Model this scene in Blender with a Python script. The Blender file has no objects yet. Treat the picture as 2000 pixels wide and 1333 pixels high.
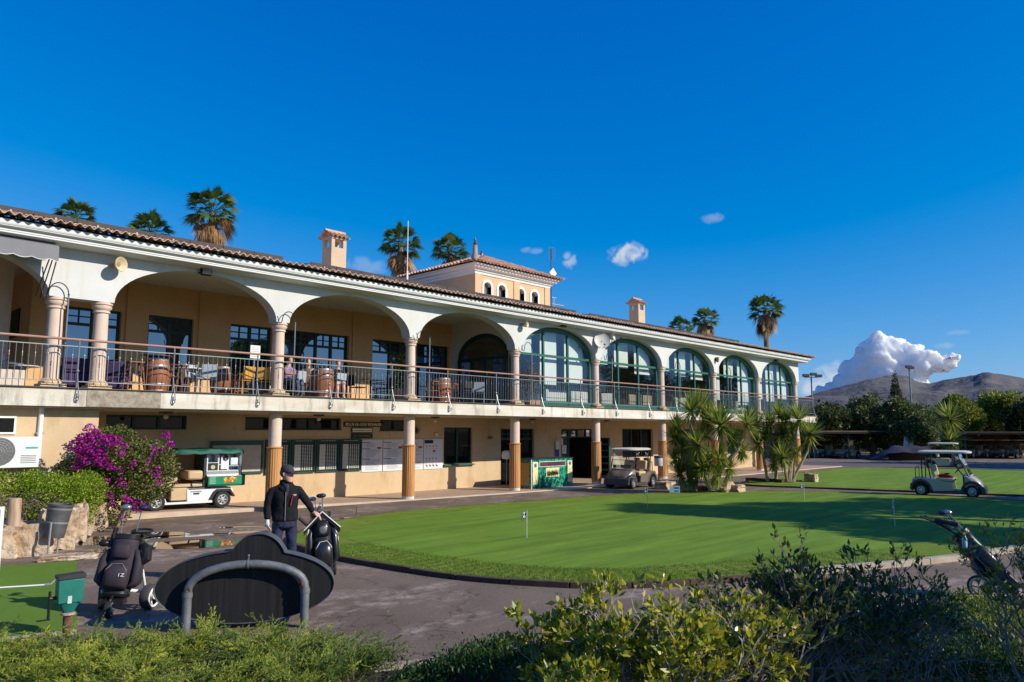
import bpy, bmesh, math, random
import numpy as np
from mathutils import Vector, Matrix
R = math.radians
sc = bpy.context.scene
COL = sc.collection
random.seed(7)
rng = np.random.default_rng(7)

# ------------------------------------------------------------ camera
FPX = 1455.0; PIT = math.atan(177.5 / FPX); YAW = R(46.11)
EYE = Vector((0, 0, 2.25))
FW = Vector((math.sin(YAW) * math.cos(PIT), math.cos(YAW) * math.cos(PIT), math.sin(PIT)))
RT = Vector((math.cos(YAW), -math.sin(YAW), 0)); UP = RT.cross(FW)
cam = bpy.data.cameras.new('camera'); camo = bpy.data.objects.new('camera', cam); COL.objects.link(camo)
cam.sensor_width = 36; cam.lens = FPX / 2000 * 36; cam.clip_start = 0.05; cam.clip_end = 20000
m = Matrix((RT, UP, -FW)).transposed().to_4x4(); m.translation = EYE
camo.matrix_world = m
sc.camera = camo

def ray(px, py): return (FW * FPX + RT * (px - 1000) - UP * (py - 666.5)).normalized()
def G(px, py, z=0.0):
    d = ray(px, py); t = (z - EYE.z) / d.z; return EYE + d * t
def WY(px, py, Y):
    d = ray(px, py); return EYE + d * (Y / d.y)

# ------------------------------------------------------------ light and sky
SUN_DIR = Vector((0.41, -0.91, 0)).normalized(); SUN_EL = R(29.5)
sd = bpy.data.lights.new('sun', 'SUN'); sd.energy = 5.0; sd.angle = R(0.53); sd.color = (1.0, 0.92, 0.78)
so = bpy.data.objects.new('sun', sd); COL.objects.link(so)
sv = Vector((SUN_DIR.x * math.cos(SUN_EL), SUN_DIR.y * math.cos(SUN_EL), math.sin(SUN_EL)))
so.rotation_euler = sv.to_track_quat('Z', 'Y').to_euler()
so.location = (20, -20, 30)
w = bpy.data.worlds.new('World'); sc.world = w; w.use_nodes = True
wn = w.node_tree.nodes; wl = w.node_tree.links
for n in list(wn): wn.remove(n)
wo = wn.new('ShaderNodeOutputWorld'); bg = wn.new('ShaderNodeBackground'); bg.inputs[1].default_value = 0.1
sky = wn.new('ShaderNodeTexSky'); sky.sky_type = 'NISHITA'; sky.sun_disc = False
sky.sun_elevation = SUN_EL; sky.sun_rotation = math.atan2(SUN_DIR.x, SUN_DIR.y)
sky.altitude = 0; sky.air_density = 1.0; sky.dust_density = 0.25; sky.ozone_density = 2.2
# a clear, dry winter sky: the sky model's colour graded deeper, channel by channel
SK = 0.105
spx = wn.new('ShaderNodeSeparateColor'); wl.new(sky.outputs[0], spx.inputs[0]); hs = wn.new('ShaderNodeCombineColor')
def grade(i, k, g, sub=0.0):
    m0 = wn.new('ShaderNodeMath'); m0.operation = 'SUBTRACT'; m0.inputs[1].default_value = sub / SK; m0.use_clamp = False; wl.new(spx.outputs[i], m0.inputs[0])
    mm = wn.new('ShaderNodeMath'); mm.operation = 'MAXIMUM'; mm.inputs[1].default_value = .001; wl.new(m0.outputs[0], mm.inputs[0])
    m1 = wn.new('ShaderNodeMath'); m1.operation = 'POWER'; m1.inputs[1].default_value = g; wl.new(mm.outputs[0], m1.inputs[0])
    m2 = wn.new('ShaderNodeMath'); m2.operation = 'MULTIPLY'; m2.inputs[1].default_value = k * SK ** (g - 1); wl.new(m1.outputs[0], m2.inputs[0]); wl.new(m2.outputs[0], hs.inputs[i])
grade(0, .72, 1.0, .185); grade(1, .73, .95); grade(2, .97, .5)
# thin wisps of cloud, fixed in the sky's own directions
tc = wn.new('ShaderNodeTexCoord')
def wisps():
    last = hs.outputs[0]
    nz = wn.new('ShaderNodeTexNoise'); nz.inputs['Scale'].default_value = 58; nz.inputs['Detail'].default_value = 7
    nz.inputs['Distortion'].default_value = 0.9
    wl.new(tc.outputs['Generated'], nz.inputs['Vector'])
    for (px, py, rx, ry, amt) in ((1226, 495, 1.9, 1.15, .95), (1112, 508, .75, .9, .6), (1392, 427, 1.2, .5, .28), (1040, 490, 1.1, .35, .25),
                             (715, 522, 2.2, 1.0, .25), (1600, 760, 2.6, 1.3, .9), (1870, 650, .9, .25, .2), (1850, 675, 1.0, .3, .25), (1640,735,2.2,1.3,.75)):
        d = ray(px, py); rr = Vector((d.y, -d.x, 0)).normalized(); uu = rr.cross(d)
        sub = wn.new('ShaderNodeVectorMath'); sub.operation = 'SUBTRACT'; sub.inputs[1].default_value = d
        wl.new(tc.outputs['Generated'], sub.inputs[0])
        parts = []
        for ax, s in ((rr, rx), (uu, ry)):
            dt = wn.new('ShaderNodeVectorMath'); dt.operation = 'DOT_PRODUCT'; dt.inputs[1].default_value = ax / (s * .018)
            wl.new(sub.outputs[0], dt.inputs[0])
            p2 = wn.new('ShaderNodeMath'); p2.operation = 'POWER'; p2.inputs[1].default_value = 2
            ab = wn.new('ShaderNodeMath'); ab.operation = 'ABSOLUTE'; wl.new(dt.outputs['Value'], ab.inputs[0])
            wl.new(ab.outputs[0], p2.inputs[0]); parts.append(p2)
        # distance ahead must be small too
        ln = wn.new('ShaderNodeVectorMath'); ln.operation = 'LENGTH'; wl.new(sub.outputs[0], ln.inputs[0])
        ad = wn.new('ShaderNodeMath'); ad.operation = 'ADD'; wl.new(parts[0].outputs[0], ad.inputs[0]); wl.new(parts[1].outputs[0], ad.inputs[1])
        ad2 = wn.new('ShaderNodeMath'); ad2.operation = 'MULTIPLY_ADD'; wl.new(ln.outputs['Value'], ad2.inputs[0]); ad2.inputs[1].default_value = 1.5
        wl.new(ad.outputs[0], ad2.inputs[2])
        mr = wn.new('ShaderNodeMapRange'); mr.inputs['From Min'].default_value = 1.0; mr.inputs['From Max'].default_value = 0.0
        wl.new(ad2.outputs[0], mr.inputs['Value'])
        m1 = wn.new('ShaderNodeMath'); m1.operation = 'MULTIPLY_ADD'; wl.new(nz.outputs[0], m1.inputs[0]); m1.inputs[1].default_value = 1.7; wl.new(mr.outputs[0], m1.inputs[2])
        m2 = wn.new('ShaderNodeMapRange'); m2.interpolation_type = 'SMOOTHSTEP'
        m2.inputs['From Min'].default_value = 1.12; m2.inputs['From Max'].default_value = 1.95; m2.inputs['To Max'].default_value = amt
        wl.new(m1.outputs[0], m2.inputs['Value'])
        m3 = wn.new('ShaderNodeMath'); m3.operation = 'MULTIPLY'; wl.new(m2.outputs[0], m3.inputs[0])
        gt = wn.new('ShaderNodeMath'); gt.operation = 'LESS_THAN'; gt.inputs[1].default_value = 1.0; wl.new(ad2.outputs[0], gt.inputs[0])
        sm = wn.new('ShaderNodeMapRange'); sm.interpolation_type = 'SMOOTHSTEP'; sm.inputs['From Min'].default_value = 0; sm.inputs['From Max'].default_value = .5
        wl.new(mr.outputs[0], sm.inputs['Value']); wl.new(sm.outputs[0], m3.inputs[1])
        mx = wn.new('ShaderNodeMixRGB'); wl.new(m3.outputs[0], mx.inputs[0]); wl.new(last, mx.inputs[1]); mx.inputs[2].default_value = (5.6, 6.1, 7.2, 1)
        last = mx.outputs[0]
    return last
wl.new(wisps(), bg.inputs[0]); wl.new(bg.outputs[0], wo.inputs[0])
vs = sc.view_settings; vs.view_transform = 'Standard'; vs.look = 'None'; vs.exposure = 0.1; vs.gamma = 1; vs.use_curve_mapping = False
sc.cycles.max_bounces = 7; sc.cycles.transparent_max_bounces = 16; sc.cycles.caustics_reflective = False; sc.cycles.caustics_refractive = False

# ------------------------------------------------------------ materials
MATS = {}
def mat(name, rgb, rough=.7, metal=0.0, var=.12, scale=6.0, bump=0.0, bscale=60.0, spec=.35, rgb2=None, detail=6, coat=0.0, stretch=(1, 1, 1), world=False):
    if name in MATS: return MATS[name]
    M = bpy.data.materials.new(name); M.use_nodes = True; nt = M.node_tree; N = nt.nodes; L = nt.links
    b = N['Principled BSDF']; b.inputs['Roughness'].default_value = rough; b.inputs['Metallic'].default_value = metal
    b.inputs['Specular IOR Level'].default_value = spec
    if coat: b.inputs['Coat Weight'].default_value = coat; b.inputs['Coat Roughness'].default_value = .08
    if world: vec = N.new('ShaderNodeNewGeometry').outputs['Position']
    else: vec = N.new('ShaderNodeTexCoord').outputs['Object']
    mp = N.new('ShaderNodeMapping'); mp.inputs['Scale'].default_value = stretch; L.new(vec, mp.inputs[0])
    nz = N.new('ShaderNodeTexNoise'); nz.inputs['Scale'].default_value = scale; nz.inputs['Detail'].default_value = detail; nz.inputs['Roughness'].default_value = .62
    L.new(mp.outputs[0], nz.inputs['Vector'])
    rp = N.new('ShaderNodeValToRGB'); rp.color_ramp.elements[0].position = .32; rp.color_ramp.elements[1].position = .68
    c2 = rgb2 or tuple(c * (1 + var) for c in rgb); c1 = rgb if rgb2 else tuple(c * (1 - var) for c in rgb)
    rp.color_ramp.elements[0].color = (*c1, 1); rp.color_ramp.elements[1].color = (*c2, 1)
    L.new(nz.outputs[0], rp.inputs[0]); L.new(rp.outputs[0], b.inputs['Base Color'])
    if bump:
        n2 = N.new('ShaderNodeTexNoise'); n2.inputs['Scale'].default_value = bscale; n2.inputs['Detail'].default_value = 4
        L.new(mp.outputs[0], n2.inputs['Vector'])
        bp = N.new('ShaderNodeBump'); bp.inputs['Strength'].default_value = bump; bp.inputs['Distance'].default_value = .02
        L.new(n2.outputs[0], bp.inputs['Height']); L.new(bp.outputs[0], b.inputs['Normal'])
    MATS[name] = M
    return M
def stained(M, amount=.85, st=(2.2, 2.2, .22), lo=.34, hi=.5, sc_=1.6):
    """rain streaks and grime with a shape of their own"""
    nt = M.node_tree; N = nt.nodes; L = nt.links; b = N['Principled BSDF']; src = b.inputs['Base Color'].links[0].from_socket
    tc_ = N.new('ShaderNodeTexCoord'); mp = N.new('ShaderNodeMapping'); mp.inputs['Scale'].default_value = st; L.new(tc_.outputs['Object'], mp.inputs[0])
    nz = N.new('ShaderNodeTexNoise'); nz.inputs['Scale'].default_value = sc_; nz.inputs['Detail'].default_value = 9; nz.inputs['Roughness'].default_value = .7; L.new(mp.outputs[0], nz.inputs[0])
    rp = N.new('ShaderNodeValToRGB'); rp.color_ramp.elements[0].position = lo; rp.color_ramp.elements[1].position = hi; rp.color_ramp.elements[0].color = (amount, amount * .97, amount * .93, 1); L.new(nz.outputs[0], rp.inputs[0])
    mx = N.new('ShaderNodeMixRGB'); mx.blend_type = 'MULTIPLY'; mx.inputs[0].default_value = 1; L.new(src, mx.inputs[1]); L.new(rp.outputs[0], mx.inputs[2]); L.new(mx.outputs[0], b.inputs['Base Color']); return M

def leafmat(name, cols, trans=.3, rough=.5, spec=.3):
    """foliage: colour picked per leaf from a ramp, some light passes through"""
    if name in MATS: return MATS[name]
    M = bpy.data.materials.new(name); M.use_nodes = True; nt = M.node_tree; N = nt.nodes; L = nt.links
    b = N['Principled BSDF']; b.inputs['Roughness'].default_value = rough; b.inputs['Specular IOR Level'].default_value = spec
    at = N.new('ShaderNodeAttribute'); at.attribute_name = 'rnd'
    rp = N.new('ShaderNodeValToRGB'); el = rp.color_ramp.elements
    el[0].position = 0; el[0].color = (*cols[0], 1); el[1].position = 1; el[1].color = (*cols[-1], 1)
    for i, c in enumerate(cols[1:-1]):
        e = el.new((i + 1) / (len(cols) - 1)); e.color = (*c, 1)
    L.new(at.outputs['Fac'], rp.inputs[0]); L.new(rp.outputs[0], b.inputs['Base Color'])
    tr = N.new('ShaderNodeBsdfTranslucent'); L.new(rp.outputs[0], tr.inputs[0])
    mx = N.new('ShaderNodeMixShader'); mx.inputs[0].default_value = trans
    L.new(b.outputs[0], mx.inputs[1]); L.new(tr.outputs[0], mx.inputs[2]); L.new(mx.outputs[0], N['Material Output'].inputs[0])
    MATS[name] = M
    return M

def glassmat(name, tint=(.75, .85, .85), refl=.35, rough=.02, body=None, gl_=(.95, .97, 1), ior=1.5):
    if name in MATS: return MATS[name]
    M = bpy.data.materials.new(name); M.use_nodes = True; nt = M.node_tree; N = nt.nodes; L = nt.links
    N.remove(N['Principled BSDF'])
    gl = N.new('ShaderNodeBsdfGlossy'); gl.inputs['Roughness'].default_value = rough; gl.inputs[0].default_value = (*gl_, 1)
    tr = N.new('ShaderNodeBsdfTransparent'); tr.inputs[0].default_value = (*tint, 1)
    if body: tr = N.new('ShaderNodeBsdfDiffuse'); tr.inputs[0].default_value = (*body, 1)
    lw = N.new('ShaderNodeLayerWeight'); lw.inputs[0].default_value = .5
    fr = N.new('ShaderNodeMath'); fr.operation = 'POWER'; fr.inputs[1].default_value = 4.5; L.new(lw.outputs['Facing'], fr.inputs[0])
    ad = N.new('ShaderNodeMath'); ad.operation = 'MULTIPLY_ADD'; ad.inputs[1].default_value = .9 if ior > 1.4 else .35; ad.inputs[2].default_value = refl + ((ior - 1) / (ior + 1)) ** 2; ad.use_clamp = True
    mx = N.new('ShaderNodeMixShader')
    L.new(fr.outputs[0], ad.inputs[0]); L.new(ad.outputs[0], mx.inputs[0]); L.new(tr.outputs[0], mx.inputs[1]); L.new(gl.outputs[0], mx.inputs[2])
    L.new(mx.outputs[0], N['Material Output'].inputs[0])
    MATS[name] = M
    return M

# ------------------------------------------------------------ objects
def tag(o, label=None, cat=None, group=None, kind=None):
    if label: o['label'] = label
    if cat: o['category'] = cat
    if group: o['group'] = group
    if kind: o['kind'] = kind
    return o
def thing(name, label, cat, loc=(0, 0, 0), rz=0.0, group=None):
    o = bpy.data.objects.new(name, None); COL.objects.link(o); o.empty_display_size = .2
    o.location = loc; o.rotation_euler = (0, 0, rz)
    return tag(o, label, cat, group)
def dup(root, loc=None, rz=None, label=None, group=None, scale=None, skip=()):
    def cp(o, par):
        c = o.copy(); COL.objects.link(c)
        if par is not None: c.parent = par
        for ch in list(o.children):
            if ch.name.split('.')[0] not in skip: cp(ch, c)
        return c
    r = cp(root, None)
    if loc is not None: r.location = loc
    if rz is not None: r.rotation_euler = (0, 0, rz)
    if label: r['label'] = label
    if group: r['group'] = group
    if scale: r.scale = (scale,) * 3 if not isinstance(scale, tuple) else scale
    return r
def link_mesh(name, me, material, parent=None):
    if material: me.materials.append(material)
    o = bpy.data.objects.new(name, me); COL.objects.link(o)
    if parent is not None: o.parent = parent
    return o

class MB:
    def __init__(s): s.v = []; s.f = []
    def add(s, vs, fs):
        k = len(s.v); s.v += [tuple(q) for q in vs]; s.f += [tuple(k + i for i in f) for f in fs]; return s
    def box(s, x0, x1, y0, y1, z0, z1, M=None):
        vs = [Vector(p) for p in ((x0, y0, z0), (x1, y0, z0), (x1, y1, z0), (x0, y1, z0), (x0, y0, z1), (x1, y0, z1), (x1, y1, z1), (x0, y1, z1))]
        if M is not None: vs = [M @ p for p in vs]
        return s.add(vs, ((0, 3, 2, 1), (4, 5, 6, 7), (0, 1, 5, 4), (1, 2, 6, 5), (2, 3, 7, 6), (3, 0, 4, 7)))
    def cyl(s, p0, p1, r0, r1=None, n=12, cap=True):
        r1 = r0 if r1 is None else r1; p0 = Vector(p0); p1 = Vector(p1); d = (p1 - p0).normalized()
        a = d.orthogonal().normalized(); b = d.cross(a); vs = []
        for p, r in ((p0, r0), (p1, r1)):
            for i in range(n):
                t = 2 * math.pi * i / n; vs.append(p + (a * math.cos(t) + b * math.sin(t)) * r)
        fs = [(i, (i + 1) % n, n + (i + 1) % n, n + i) for i in range(n)]
        if cap: fs += [tuple(range(n - 1, -1, -1)), tuple(range(n, 2 * n))]
        return s.add(vs, fs)
    def tube(s, pts, r, n=8, cap=True):
        pts = [Vector(p) for p in pts]; rs = r if isinstance(r, (list, tuple)) else [r] * len(pts)
        vs = []; a = None
        for i, p in enumerate(pts):
            d = (pts[min(i + 1, len(pts) - 1)] - pts[max(i - 1, 0)]).normalized()
            if a is None: a = d.orthogonal().normalized()
            a = (a - d * a.dot(d)); a = a.normalized() if a.length > 1e-6 else d.orthogonal().normalized(); b = d.cross(a)
            for k in range(n):
                t = 2 * math.pi * k / n; vs.append(p + (a * math.cos(t) + b * math.sin(t)) * rs[i])
        fs = [(i * n + k, i * n + (k + 1) % n, (i + 1) * n + (k + 1) % n, (i + 1) * n + k) for i in range(len(pts) - 1) for k in range(n)]
        if cap: fs += [tuple(range(n - 1, -1, -1)), tuple((len(pts) - 1) * n + k for k in range(n))]
        return s.add(vs, fs)
    def lathe(s, prof, c=(0, 0, 0), n=20, cap=True, M=None):
        vs = []
        for r, z in prof:
            for k in range(n):
                t = 2 * math.pi * k / n; p = Vector((c[0] + r * math.cos(t), c[1] + r * math.sin(t), c[2] + z)); vs.append(M @ p if M is not None else p)
        m_ = len(prof)
        fs = [(i * n + k, i * n + (k + 1) % n, (i + 1) * n + (k + 1) % n, (i + 1) * n + k) for i in range(m_ - 1) for k in range(n)]
        if cap: fs += [tuple(range(n - 1, -1, -1)), tuple((m_ - 1) * n + k for k in range(n))]
        return s.add(vs, fs)
    def loft(s, rings, cap=True):
        n = len(rings[0]); vs = [p for r in rings for p in r]
        fs = [(i * n + k, i * n + (k + 1) % n, (i + 1) * n + (k + 1) % n, (i + 1) * n + k) for i in range(len(rings) - 1) for k in range(n)]
        if cap: fs += [tuple(range(n - 1, -1, -1)), tuple((len(rings) - 1) * n + k for k in range(n))]
        return s.add(vs, fs)
    def prism(s, poly, y0, y1, axis='y'):
        """polygon of (x,z) pushed along y (or (y,z) along x, or (x,y) along z)"""
        def P(a, b, t): return {'y': (a, t, b), 'x': (t, a, b), 'z': (a, b, t)}[axis]
        n = len(poly); vs = [P(a, b, y0) for a, b in poly] + [P(a, b, y1) for a, b in poly]
        fs = [(i, (i + 1) % n, n + (i + 1) % n, n + i) for i in range(n)] + [tuple(range(n - 1, -1, -1)), tuple(range(n, 2 * n))]
        return s.add(vs, fs)
    def ball(s, c, r, n=12, m_=8, sc_=(1, 1, 1), M=None):
        prof = [(r * math.sin(math.pi * (i + .02) / (m_ + .04)), -r * math.cos(math.pi * (i + .02) / (m_ + .04))) for i in range(m_ + 1)]
        vs = []
        for rr, z in prof:
            for k in range(n):
                t = 2 * math.pi * k / n; p = Vector((rr * math.cos(t) * sc_[0], rr * math.sin(t) * sc_[1], z * sc_[2]))
                if M is not None: p = M @ p
                vs.append(p + Vector(c))
        fs = [(i * n + k, i * n + (k + 1) % n, (i + 1) * n + (k + 1) % n, (i + 1) * n + k) for i in range(m_) for k in range(n)]
        fs += [tuple(range(n - 1, -1, -1)), tuple(m_ * n + k for k in range(n))]
        return s.add(vs, fs)
    def quad(s, a, b, c, d): return s.add((a, b, c, d), ((0, 1, 2, 3),))
    def build(s, name, material, parent=None, off=None, smooth=True, bevel=0.0, angle=35, fix=True, sub=0, remesh=0.0):
        me = bpy.data.meshes.new(name)
        vs = s.v if off is None else [(p[0] - off[0], p[1] - off[1], p[2] - off[2]) for p in s.v]
        me.from_pydata(vs, [], s.f)
        if fix:
            bm = bmesh.new(); bm.from_mesh(me); bmesh.ops.recalc_face_normals(bm, faces=bm.faces); bm.to_mesh(me); bm.free()
        if smooth:
            me.polygons.foreach_set('use_smooth', [True] * len(me.polygons))
            if not remesh: me.set_sharp_from_angle(angle=R(angle))
        o = link_mesh(name, me, material, parent)
        if remesh:
            q = o.modifiers.new('r', 'REMESH'); q.mode = 'VOXEL'; q.voxel_size = remesh; q.use_smooth_shade = True
            q = o.modifiers.new('s', 'SMOOTH'); q.factor = .5; q.iterations = 4
        if bevel:
            q = o.modifiers.new('b', 'BEVEL'); q.width = bevel; q.segments = 2; q.limit_method = 'ANGLE'; q.angle_limit = R(40)
        if sub:
            q = o.modifiers.new('s', 'SUBSURF'); q.levels = sub; q.render_levels = sub
        return o

def polymesh(name, V, F4, rnd, material, parent=None, smooth=False):
    """fast numpy mesh: V (n,3), F4 (m,k) faces of k corners, rnd (m,) per face value"""
    me = bpy.data.meshes.new(name); V = np.asarray(V, dtype=np.float32); F4 = np.asarray(F4, dtype=np.int32); k = F4.shape[1]
    me.vertices.add(len(V)); me.vertices.foreach_set('co', V.ravel())
    me.loops.add(F4.size); me.loops.foreach_set('vertex_index', F4.ravel())
    me.polygons.add(len(F4)); me.polygons.foreach_set('loop_start', np.arange(0, F4.size, k, dtype=np.int32))
    if smooth: me.polygons.foreach_set('use_smooth', np.ones(len(F4), dtype=bool))
    me.update(calc_edges=True)
    a = me.attributes.new('rnd', 'FLOAT', 'FACE'); a.data.foreach_set('value', np.asarray(rnd, dtype=np.float32))
    return link_mesh(name, me, material, parent)

def unit(a): return a / np.maximum(np.linalg.norm(a, axis=-1, keepdims=True), 1e-9)
def leaf_arrays(P, D, L, Wd, fold=.15):
    """rhombic leaves at P pointing along D"""
    n = len(P); D = unit(D); rv = unit(rng.normal(size=(n, 3))); S = unit(np.cross(D, rv)); Nn = np.cross(S, D)
    L = np.broadcast_to(L, n)[:, None]; Wd = np.broadcast_to(Wd, n)[:, None]
    a = P; b = P + D * L * .45 + S * Wd * .5 + Nn * L * fold * .5; c = P + D * L; d = P + D * L * .45 - S * Wd * .5 + Nn * L * fold * .5
    V = np.stack([a, b, c, d], 1).reshape(-1, 3); F = np.arange(4 * n).reshape(n, 4)
    return V, F
def leafcloud(name, P, D, L, Wd, material, parent=None, rnd=None):
    V, F = leaf_arrays(P, D, L, Wd)
    return polymesh(name, V, F, rng.random(len(F)) if rnd is None else rnd, material, parent)
def text(s, size, M, name, material, parent=None, depth=.002, align='CENTER', bold=0.0):
    cu = bpy.data.curves.new(name, 'FONT'); cu.body = s; cu.size = size; cu.extrude = depth; cu.align_x = align; cu.align_y = 'CENTER'; cu.offset = bold
    ob = bpy.data.objects.new('tmp', cu); me = bpy.data.meshes.new_from_object(ob); bpy.data.objects.remove(ob)
    me.transform(M); return link_mesh(name, me, material, parent)
def face_front(x, y, z): # text lying in the XZ plane facing -Y
    return Matrix.Translation((x, y, z)) @ Matrix.Rotation(R(90), 4, 'X')
def TM(x, y, z, rx=0, ry=0, rz=0, s=1):
    return Matrix.Translation((x, y, z)) @ Matrix.Rotation(R(rz), 4, 'Z') @ Matrix.Rotation(R(ry), 4, 'Y') @ Matrix.Rotation(R(rx), 4, 'X') @ Matrix.Scale(s, 4)

# ============================================================ SETTING
def m_asphalt():
    M = bpy.data.materials.new('asphalt'); M.use_nodes = True; nt = M.node_tree; N = nt.nodes; L = nt.links; b = N['Principled BSDF']
    g = N.new('ShaderNodeNewGeometry')
    def noise(s, det=5, st=(1, 1, 1), dist=0):
        mp = N.new('ShaderNodeMapping'); mp.inputs['Scale'].default_value = st; L.new(g.outputs['Position'], mp.inputs[0])
        n = N.new('ShaderNodeTexNoise'); n.inputs['Scale'].default_value = s; n.inputs['Detail'].default_value = det; n.inputs['Distortion'].default_value = dist
        n.inputs['Roughness'].default_value = .65; L.new(mp.outputs[0], n.inputs[0]); return n.outputs[0]
    def ramp(x, p0, p1, c0, c1):
        r = N.new('ShaderNodeValToRGB'); r.color_ramp.elements[0].position = p0; r.color_ramp.elements[1].position = p1
        r.color_ramp.elements[0].color = (*c0, 1); r.color_ramp.elements[1].color = (*c1, 1); L.new(x, r.inputs[0]); return r.outputs[0]
    def mix(f, a, c, mode='MIX'):
        m_ = N.new('ShaderNodeMixRGB'); m_.blend_type = mode
        if isinstance(f, float): m_.inputs[0].default_value = f
        else: L.new(f, m_.inputs[0])
        for i, q in ((1, a), (2, c)):
            if isinstance(q, tuple): m_.inputs[i].default_value = (*q, 1)
            else: L.new(q, m_.inputs[i])
        return m_.outputs[0]
    base = ramp(noise(.45), .3, .72, (.12, .085, .064), (.18, .132, .102))
    pale = ramp(noise(.55, 7, (1, 1.6, 1), .4), .5, .6, (0, 0, 0), (1, 1, 1))
    pale2 = ramp(noise(3.5, 7), .4, .62, (0, 0, 0), (.7, .7, .7))
    c = mix(mix(1.0, pale, pale2, 'MULTIPLY'), base, (.38, .3, .26))
    grain = ramp(noise(95, 2), .3, .72, (.5, .5, .5), (1.7, 1.66, 1.6))
    c = mix(1.0, c, grain, 'MULTIPLY'); c = mix(1.0, c, ramp(noise(27, 4), .32, .68, (.74, .74, .73), (1.24, 1.23, 1.2)), 'MULTIPLY')
    crk = N.new('ShaderNodeTexVoronoi'); crk.feature = 'DISTANCE_TO_EDGE'; crk.inputs['Scale'].default_value = .45; wv = N.new('ShaderNodeVectorMath'); wv.operation = 'ADD'; L.new(g.outputs['Position'], wv.inputs[0]); nv = N.new('ShaderNodeTexNoise'); nv.inputs['Scale'].default_value = 2.5; nv.inputs['Detail'].default_value = 6; L.new(g.outputs['Position'], nv.inputs[0]); L.new(nv.outputs['Color'], wv.inputs[1]); L.new(wv.outputs[0], crk.inputs['Vector'])
    c = mix(1.0, c, ramp(crk.outputs['Distance'], .003, .009, (.5, .48, .47), (1, 1, 1)), 'MULTIPLY')
    dark = ramp(noise(.9, 5, (1, .7, 1)), .28, .42, (.72, .7, .7), (1, 1, 1))
    c = mix(1.0, c, dark, 'MULTIPLY'); L.new(c, b.inputs['Base Color'])
    L.new(ramp(noise(.9, 4), .3, .6, (.75, .75, .75), (.93, .93, .93)), b.inputs['Roughness'])
    bp = N.new('ShaderNodeBump'); bp.inputs['Strength'].default_value = .55; bp.inputs['Distance'].default_value = .008
    L.new(noise(150, 3), bp.inputs['Height']); L.new(bp.outputs[0], b.inputs['Normal'])
    return M
ASPH = m_asphalt()
def sheet(name, pts, z, material, step=None):
    me = bpy.data.meshes.new(name); bm = bmesh.new()
    vs = [bm.verts.new((p[0], p[1], z)) for p in pts]; bm.faces.new(vs)
    bmesh.ops.triangulate(bm, faces=bm.faces); bmesh.ops.recalc_face_normals(bm, faces=bm.faces)
    bm.to_mesh(me); bm.free()
    if me.polygons[0].normal.z < 0: me.flip_normals()
    return tag(link_mesh(name, me, material), kind='structure')
sheet('ground', [(-6000, -6000), (6000, -6000), (6000, 6000), (-6000, 6000)], 0, ASPH)

def smooth_loop(P, sub=6):
    """closed Catmull-Rom through the points"""
    out = []; n = len(P)
    for i in range(n):
        p0, p1, p2, p3 = [Vector(P[(i + k - 1) % n]).to_2d() for k in range(4)]
        for j in range(sub):
            t = j / sub
            out.append(.5 * ((2 * p1) + (p2 - p0) * t + (2 * p0 - 5 * p1 + 4 * p2 - p3) * t * t + (3 * p1 - p0 - 3 * p2 + p3) * t ** 3))
    return out
def inset(P, d):
    out = []; n = len(P); A = sum(P[i].x * P[(i + 1) % n].y - P[(i + 1) % n].x * P[i].y for i in range(n))
    for i in range(n):
        t = (P[(i + 1) % n] - P[i - 1]).normalized(); nn = Vector((-t.y, t.x)) * (1 if A > 0 else -1); out.append(P[i] + nn * d)
    return out
GR1 = smooth_loop([(8.0, 13.9), (9.44, 15.6), (11.6, 16.7), (14.04, 16.9), (17.18, 16.6), (21.7, 15.9), (25.82, 14.2), (28.24, 11.3), (29.3, 8.1), (28.94, 5.0), (27.5, 2.6),
                   (23.2, 2.2), (18.56, 2.9), (16.0, 3.5), (14.46, 4.0), (12.29, 4.98), (10.41, 5.76), (9.05, 6.65), (8.41, 7.57), (7.94, 8.73), (7.72, 10.25), (7.66, 11.9)])
GR2 = smooth_loop([(29.9, 15.2), (34, 16.2), (39.2, 16.9), (47.0, 17.4), (49.9, 15.5), (51.0, 13.0), (51.5, 8.8), (51, 3), (46, -1), (38, 0.5), (32.4, 3.5), (31.4, 6.2), (30.9, 8.6), (30.2, 12.1)])
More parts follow.
